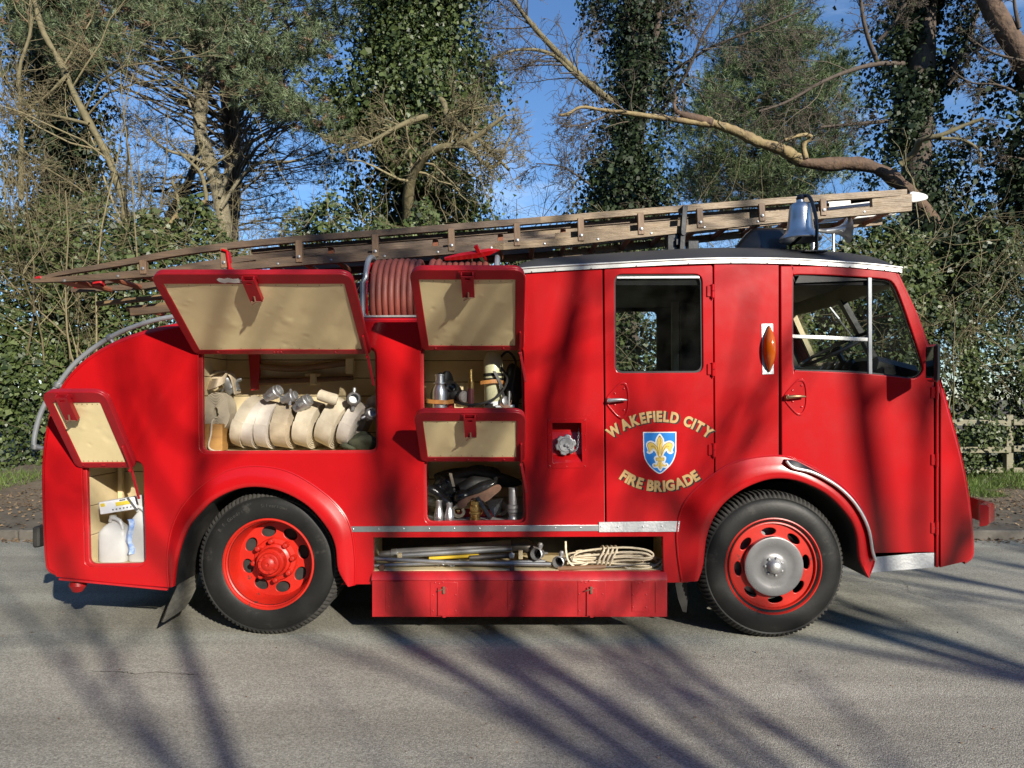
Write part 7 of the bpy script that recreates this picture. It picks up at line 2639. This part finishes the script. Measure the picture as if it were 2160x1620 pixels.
# pines
def pine(name, base, lab, trunk_pts, Y, r0, r1, clusters, r_, tufts, k, nl, nw, crad, m='pine_needle', brown=0.0, up=0.5, rbark='bark_dark', sub=True):
    t = tree(name, base, lab)
    tp = px_path(trunk_pts, Y)
    p, rad, L = limb_mesh('trunk', tp, r0, r1, rbark, t, 12, seed=17)
    C = np.array([W(*c) for c in clusters])
    # a bough from the trunk to each cluster
    hz = p[:, 2]
    st = np.stack([np.interp(C[:, 2] - 0.12 * np.linalg.norm(C[:, :2] - p[len(p) // 2, :2], axis=1), np.sort(hz), p[np.argsort(hz), i]) for i in range(3)], 1)
    mid = (st + C) / 2 + r_.normal(0, 0.18, C.shape) + np.array([0, 0, 0.25])
    tt = np.linspace(0, 1, 10)[None, :, None]
    ps = st[:, None] * (1 - tt) ** 2 + 2 * mid[:, None] * tt * (1 - tt) + C[:, None] * tt ** 2
    ps = ps + r_.normal(0, 0.05, ps.shape) * np.sin(tt * PI)
    rs = np.linspace(0.036, 0.008, 10)[None] * r_.uniform(0.6, 1.2, (len(C), 1))
    parts = [tubes(ps, rs, 5)]
    Ls = np.linalg.norm(C - st, axis=1)
    ps2, rs2, L2 = offshoots(ps, rs, Ls, 4, r_, tmin=0.45, ang=0.8, ratio=(0.15, 0.4), rmin=0.005)
    parts.append(tubes(ps2, rs2, 4))
    V, F = merge(parts)
    np_mesh('boughs', V, F, 'twig_grey', t, tuple(ORG[t.name]), kind='stuff')
    idx = np.repeat(np.arange(len(C)), tufts)
    off = r_.normal(0, 1, (len(idx), 3)) * np.array([crad, crad, crad * 0.45])
    c = C[idx] + off
    d = unit(off + np.array([0, 0, up * crad]) + r_.normal(0, 0.3 * crad, off.shape))
    br = r_.uniform(0, 1, len(c)) < brown
    V, F = needles(c[~br], d[~br], k, nl, nw, r_)
    np_mesh('needles', V, F, m, t, tuple(ORG[t.name]), kind='stuff')
    if br.any():
        V, F = needles(c[br], d[br], k, nl, nw, r_)
        np_mesh('dry_needles', V, F, 'needle_brown', t, tuple(ORG[t.name]), kind='stuff')
    # fine shoots carrying the tufts
    sh_ = np.stack([C[idx] * 0.5 + c * 0.5 + r_.normal(0, 0.06, c.shape), c], 1)
    V, F = tubes(sh_, np.full((len(c), 2), 0.0035), 3)
    np_mesh('shoots', V, F, 'twig_grey', t, tuple(ORG[t.name]), kind='stuff')


r_ = np.random.default_rng(121)
cl = []
while len(cl) < 150:
    x, y = r_.uniform(40, 830), r_.uniform(-90, 215)
    lim = np.interp(x, [40, 200, 280, 380, 480, 560, 640, 700, 760, 830], [150, 150, 120, 135, 170, 215, 130, 90, 60, 20])
    if y < lim: cl.append((x, y, r_.uniform(13.2, 17)))
for x, y in ((560, 210), (590, 225), (620, 235), (650, 240), (600, 195), (540, 180), (640, 215), (660, 255), (690, 245), (700, 280), (580, 240)):
    cl.append((x, y, r_.uniform(13.4, 14.4)))
pine('pine_tree', W(480, 930, 17), 'large pine whose grey-green crown fills the top left of the picture', [(482, 930), (482, 600), (486, 480), (492, 330), (478, 180), (466, 40), (455, -160)], 17.0, 0.26, 0.13, cl, r_, 34, 30, 0.14, 0.0145, 0.27, brown=0.06, rbark='bark_dark')
r_ = np.random.default_rng(131)
cl = []
for _ in range(64):
    x, y = r_.uniform(255, 740), r_.uniform(230, 500)
    cl.append((x, y, r_.uniform(17.5, 20)))
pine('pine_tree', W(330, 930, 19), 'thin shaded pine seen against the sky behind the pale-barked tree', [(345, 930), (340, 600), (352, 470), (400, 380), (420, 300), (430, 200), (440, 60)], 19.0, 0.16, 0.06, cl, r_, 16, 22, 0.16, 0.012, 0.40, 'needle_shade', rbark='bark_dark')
r_ = np.random.default_rng(141)
cl = []
while len(cl) < 165:
    x, y = r_.uniform(1400, 1800), r_.uniform(0, 445)
    l = np.interp(y, [0, 40, 120, 200, 300, 400, 445], [1600, 1560, 1510, 1480, 1450, 1440, 1480])
    rr_ = np.interp(y, [0, 40, 120, 200, 300, 400, 445], [1660, 1690, 1760, 1785, 1780, 1720, 1680])
    if l < x < rr_: cl.append((x, y, 24 + r_.uniform(-2.2, 2.2)))
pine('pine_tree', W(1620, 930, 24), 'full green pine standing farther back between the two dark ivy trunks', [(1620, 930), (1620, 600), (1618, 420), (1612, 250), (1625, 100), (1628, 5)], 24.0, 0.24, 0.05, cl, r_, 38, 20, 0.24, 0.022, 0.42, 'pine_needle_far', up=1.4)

# pale-barked tree at the left, and the small lit tree in front of it
r_ = np.random.default_rng(151)
t = tree('bare_tree', W(472, 930, 15.5), 'bare tree with pale lit trunk rising left of the big ivy tree')
limb_mesh('trunk', px_path([(478, 930), (476, 640), (472, 480), (462, 410), (444, 350), (430, 300), (421, 275), (425, 215), (436, 160), (442, 110), (446, 20), (450, -120)], 15.5), 0.20, 0.11, 'bark_pale', t, 12, seed=18)
ls = [limb_mesh('limb', px_path(q, 15.3), a, b, 'bark_pale', t, 7, seed=50 + i) for i, (q, a, b) in enumerate([([(421, 265), (400, 220), (385, 170), (380, 120)], 0.03, 0.012), ([(436, 160), (500, 100), (560, 70), (640, 40)], 0.05, 0.02), ([(462, 415), (500, 330), (560, 280), (620, 262)], 0.05, 0.018), ([(445, 350), (400, 330), (340, 310), (285, 240)], 0.045, 0.015), ([(440, 120), (400, 60), (340, 10)], 0.04, 0.015), ([(600, -40), (610, 120), (650, 180), (700, 200)], 0.05, 0.02), ([(466, 440), (530, 350), (620, 340), (700, 310)], 0.04, 0.015)])]
twiggery('twigs', ls, t, 'twig_grey', r_, (11, 6, 5), rmin=0.006, grav=0.01)
t = tree('bare_tree', W(330, 930, 13.0), 'small crooked bare tree with lit mossy branches above the tail of the ladder')
limb_mesh('trunk', px_path([(300, 930), (305, 640), (325, 510), (352, 482), (376, 452), (405, 438), (436, 424)], 13.0), 0.085, 0.045, 'bark_yellow', t, 9, 0.3, seed=19)
ls = [limb_mesh('limb', px_path(q, 13), a, b, 'bark_mossy', t, 7, 0.3, seed=60 + i) for i, (q, a, b) in enumerate([([(436, 424), (432, 395), (424, 366), (405, 345), (375, 318), (352, 296)], 0.042, 0.015), ([(424, 368), (445, 350), (465, 338), (490, 320)], 0.03, 0.01), ([(430, 392), (455, 375), (475, 365)], 0.025, 0.01), ([(376, 452), (377, 430), (370, 400), (362, 378)], 0.035, 0.018), ([(405, 342), (430, 310), (420, 295), (380, 300)], 0.022, 0.01)])]
twiggery('twigs', ls, t, 'twig_tan', r_, (9, 5, 4), rmin=0.005, grav=0.01, wig=0.28)

# thicket of bare shrubs at the left edge
r_ = np.random.default_rng(161)
t = tree('bare_tree', W(250, 930, 12.6), 'slender leaning tree with yellow-green trunk in the thicket at the left edge')
l1 = limb_mesh('trunk', px_path([(300, 930), (285, 640), (262, 430), (248, 390), (232, 340), (212, 300), (190, 262), (165, 215), (142, 165), (132, 140), (112, 105), (92, 70), (80, 30), (60, -60)], 12.6), 0.095, 0.045, 'bark_mossy', t, 9, 0.25, seed=20)
ls = [l1] + [limb_mesh('limb', px_path(q, 12.5), a, b, 'bark_mossy', t, 7, 0.2, seed=70 + i) for i, (q, a, b) in enumerate([([(188, 262), (140, 250), (90, 240), (30, 235)], 0.035, 0.012), ([(135, 150), (165, 125), (185, 95)], 0.02, 0.01), ([(140, 160), (95, 205), (60, 225), (20, 240)], 0.03, 0.01), ([(45, 420), (45, 250), (40, 150), (66, 60), (60, -40)], 0.05, 0.02)])]
twiggery('twigs', ls, t, 'twig_tan', r_, (16, 6, 5), rmin=0.005, grav=0.02)


def thicket(lab, n, xr, yr, hr, seed, m='twig_tan', lean=0.25, lo=0.3):
    r_ = np.random.default_rng(seed)
    t = thing('bare_shrub', ((xr[0] + xr[1]) / 2, (yr[0] + yr[1]) / 2, 0.4), lab, 'shrub', 'bare shrubs in the hedge')
    st = np.stack([r_.uniform(*xr, n), r_.uniform(*yr, n), np.full(n, 0.4)], 1)
    d = np.stack([r_.normal(0, lean, n), r_.normal(-0.05, lean * 0.6, n), np.ones(n)], 1)
    L = r_.uniform(*hr, n)
    ps = walk(st, d, L, 14, 0.09, 0.0, r_)
    rs = r_.uniform(0.010, 0.026, n)[:, None] * np.linspace(1, 0.3, 14)[None]
    V, F = tubes(ps, rs, 6)
    np_mesh('stems', V, F, m, t, tuple(ORG[t.name]), kind='stuff')
    parts = []
    for k, ratio, nn in ((9, (0.18, 0.42), 4), (5, (0.35, 0.75), 3), (3, (0.35, 0.8), 3)):
        ps, rs, L = offshoots(ps, rs, L, k, r_, tmin=lo if k == 9 else 0.25, ang=0.75, ratio=ratio, P=6 if k != 3 else 4, wig=0.22 if k != 3 else 0.3, grav=0.02, rmin=0.0035)
        parts.append(tubes(ps, rs, nn))
    V, F = merge(parts)
    np_mesh('twigs', V, F, m, t, tuple(ORG[t.name]), kind='stuff')


thicket('dense tangle of bare tan twigs at the left edge of the picture', 60, (-10.8, -6.3), (12.3, 13.8), (3.6, 6.8), 171, lo=0.5)
thicket('brown bare twigs standing out of the hedge below the broad ivy tree', 16, (-4.8, -2.6), (12.2, 13.2), (3.4, 4.6), 172)
thicket('pale tangled twigs in front of the dark trunks at the right edge', 13, (6.9, 10.4), (11.8, 12.8), (2.8, 4.9), 173, 'twig_tan', 0.4)
thicket('fine bare twigs low against the sky in the gap right of the broad ivy tree', 20, (0.2, 2.4), (17, 20), (4.5, 7.8), 174, 'twig_grey')
thicket('fine grey twigs behind the bell and the ladder end', 14, (7.2, 10.5), (17.5, 19), (5, 9), 175, 'twig_grey')
thicket('grey twigs filling the gap above the middle of the ladder', 14, (3.0, 7.0), (18, 20), (4, 7), 176, 'twig_grey')

# ------------------------------------------------------------------ trees on the near side of the road, behind the viewer: their bare boughs shade road and engine
def near_tree(base, H, r0, lean, lab, seed, kids=9, lv=(9, 5, 4)):
    r_ = np.random.default_rng(seed)
    t = thing('bare_tree', base, lab, 'tree', 'roadside trees behind the viewer')
    tr = walk(np.array([base], dtype=float), np.array([lean], dtype=float), np.array([H]), 14, 0.05, 0.02, r_)
    rad = np.linspace(r0, r0 * 0.25, 14)[None]
    V, F = tubes(tr, rad, 10)
    np_mesh('trunk', V, F, 'bark_dark', t, tuple(base), True)
    ps, rs, L = tr, rad, np.array([H])
    parts = []
    for g, (k, ratio, n) in enumerate(((lv[0], (0.3, 0.6), 7), (lv[1], (0.35, 0.65), 5), (lv[2], (0.35, 0.7), 3))):
        ps, rs, L = offshoots(ps, rs, L, k, r_, tmin=0.3 if g == 0 else 0.2, ang=0.65, ratio=ratio, P=8, wig=0.14, grav=0.04, rr=0.62, rmin=0.006)
        parts.append(tubes(ps, rs, n))
    V, F = merge(parts)
    np_mesh('crown', V, F, 'twig_grey', t, tuple(base), kind='stuff')


near_tree((11.4, -9.2, 0), 13.0, 0.14, (0.03, 0.0, 1), 'bare roadside tree behind the viewer, casting the shadow bands on the cab', 181, lv=(13, 6, 4))
near_tree((12.6, -8.0, 0), 12.0, 0.12, (0.05, 0.0, 1), 'bare roadside tree behind the viewer, casting the streaks beside the front wheel', 184, lv=(13, 6, 4))
near_tree((8.4, -9.4, 0), 12.0, 0.12, (-0.05, 0.03, 1), 'bare roadside tree behind the viewer, casting the shadows on the engine body', 182, lv=(13, 6, 4))
near_tree((6.9, -8.2, 0), 11.0, 0.11, (0.02, 0.02, 1), 'bare roadside tree behind the viewer, casting the streaks on the road', 183, lv=(13, 6, 4))
near_tree((5.2, -7.6, 0), 10.0, 0.09, (-0.04, 0.02, 1), 'slender roadside tree behind the viewer, casting faint shadows at the left', 185, lv=(12, 5, 4))

# unseen hedge added behind the viewer to darken reflections in glass and paint
r_ = np.random.default_rng(191)
h = thing('added_hedge', (0, -14, 0), 'tall unseen evergreen hedge added behind the viewer to darken reflections', 'hedge')
N = 44000
x, z = r_.uniform(-26, 30, N), r_.uniform(0, 1, N) ** 0.85 * 6.2
p = np.stack([x, -14 - np.abs(r_.normal(0, 0.35, N)) + 0.3 * np.sin(x * 1.3), z * (1 + 0.08 * np.sin(x * 1.7))], 1)
V, F = leaf_cards(p, r_.uniform(0.34, 0.62, N), np.tile([0, 1.0, 0.3], (N, 1)), 0.7, r_)
np_mesh('leaves', V, F, 'ivy_dark', h, (0, -14, 0), kind='stuff')

# unseen tall leaf mass added behind the viewer to block sky light
h = thing('skylight_blocker', (-18, -16, 0), 'tall unseen evergreen mass added behind the viewer to the left to block sky light', 'wood')
N = 32000
x = r_.uniform(-42, 5.0, N)
z = r_.uniform(0, 1, N) ** 0.9 * (13 + 1.6 * np.sin(x * 0.9) + np.sin(x * 2.3))
p = np.stack([x, -15.5 - np.abs(r_.normal(0, 0.8, N)) + 0.6 * np.sin(x * 0.8 + z), z], 1)
V, F = leaf_cards(p, r_.uniform(0.6, 1.15, N), np.tile([0, 1.0, 0.2], (N, 1)), 0.7, r_)
np_mesh('leaves', V, F, 'ivy_dark', h, (-18, -16, 0), kind='stuff')

# unseen woods added on both sides to cut fill light from the sky
for nm, x0, lab in (('left', -17.0, 'unseen evergreen mass added far to the left to cut sky fill light'), ('right', 18.0, 'unseen evergreen mass added far to the right to cut sky fill light')):
    h = thing('skylight_blocker', (x0, 1, 0), lab, 'wood')
    N = 17000
    y = r_.uniform(-9, 12, N) if x0 < 0 else r_.uniform(5, 16, N)
    z = r_.uniform(0, 1, N) ** 0.9 * (12 + 1.5 * np.sin(y * 0.9) + np.sin(y * 2.3))
    sg = -1 if x0 < 0 else 1
    p = np.stack([x0 + sg * np.abs(r_.normal(0, 0.8, N)) + 0.5 * np.sin(y + z), y, z], 1)
    V, F = leaf_cards(p, r_.uniform(0.5, 0.95, N), np.tile([-sg * 1.0, 0, 0.2], (N, 1)), 0.7, r_)
    np_mesh('leaves', V, F, 'ivy_dark', h, (x0, 1, 0), kind='stuff')
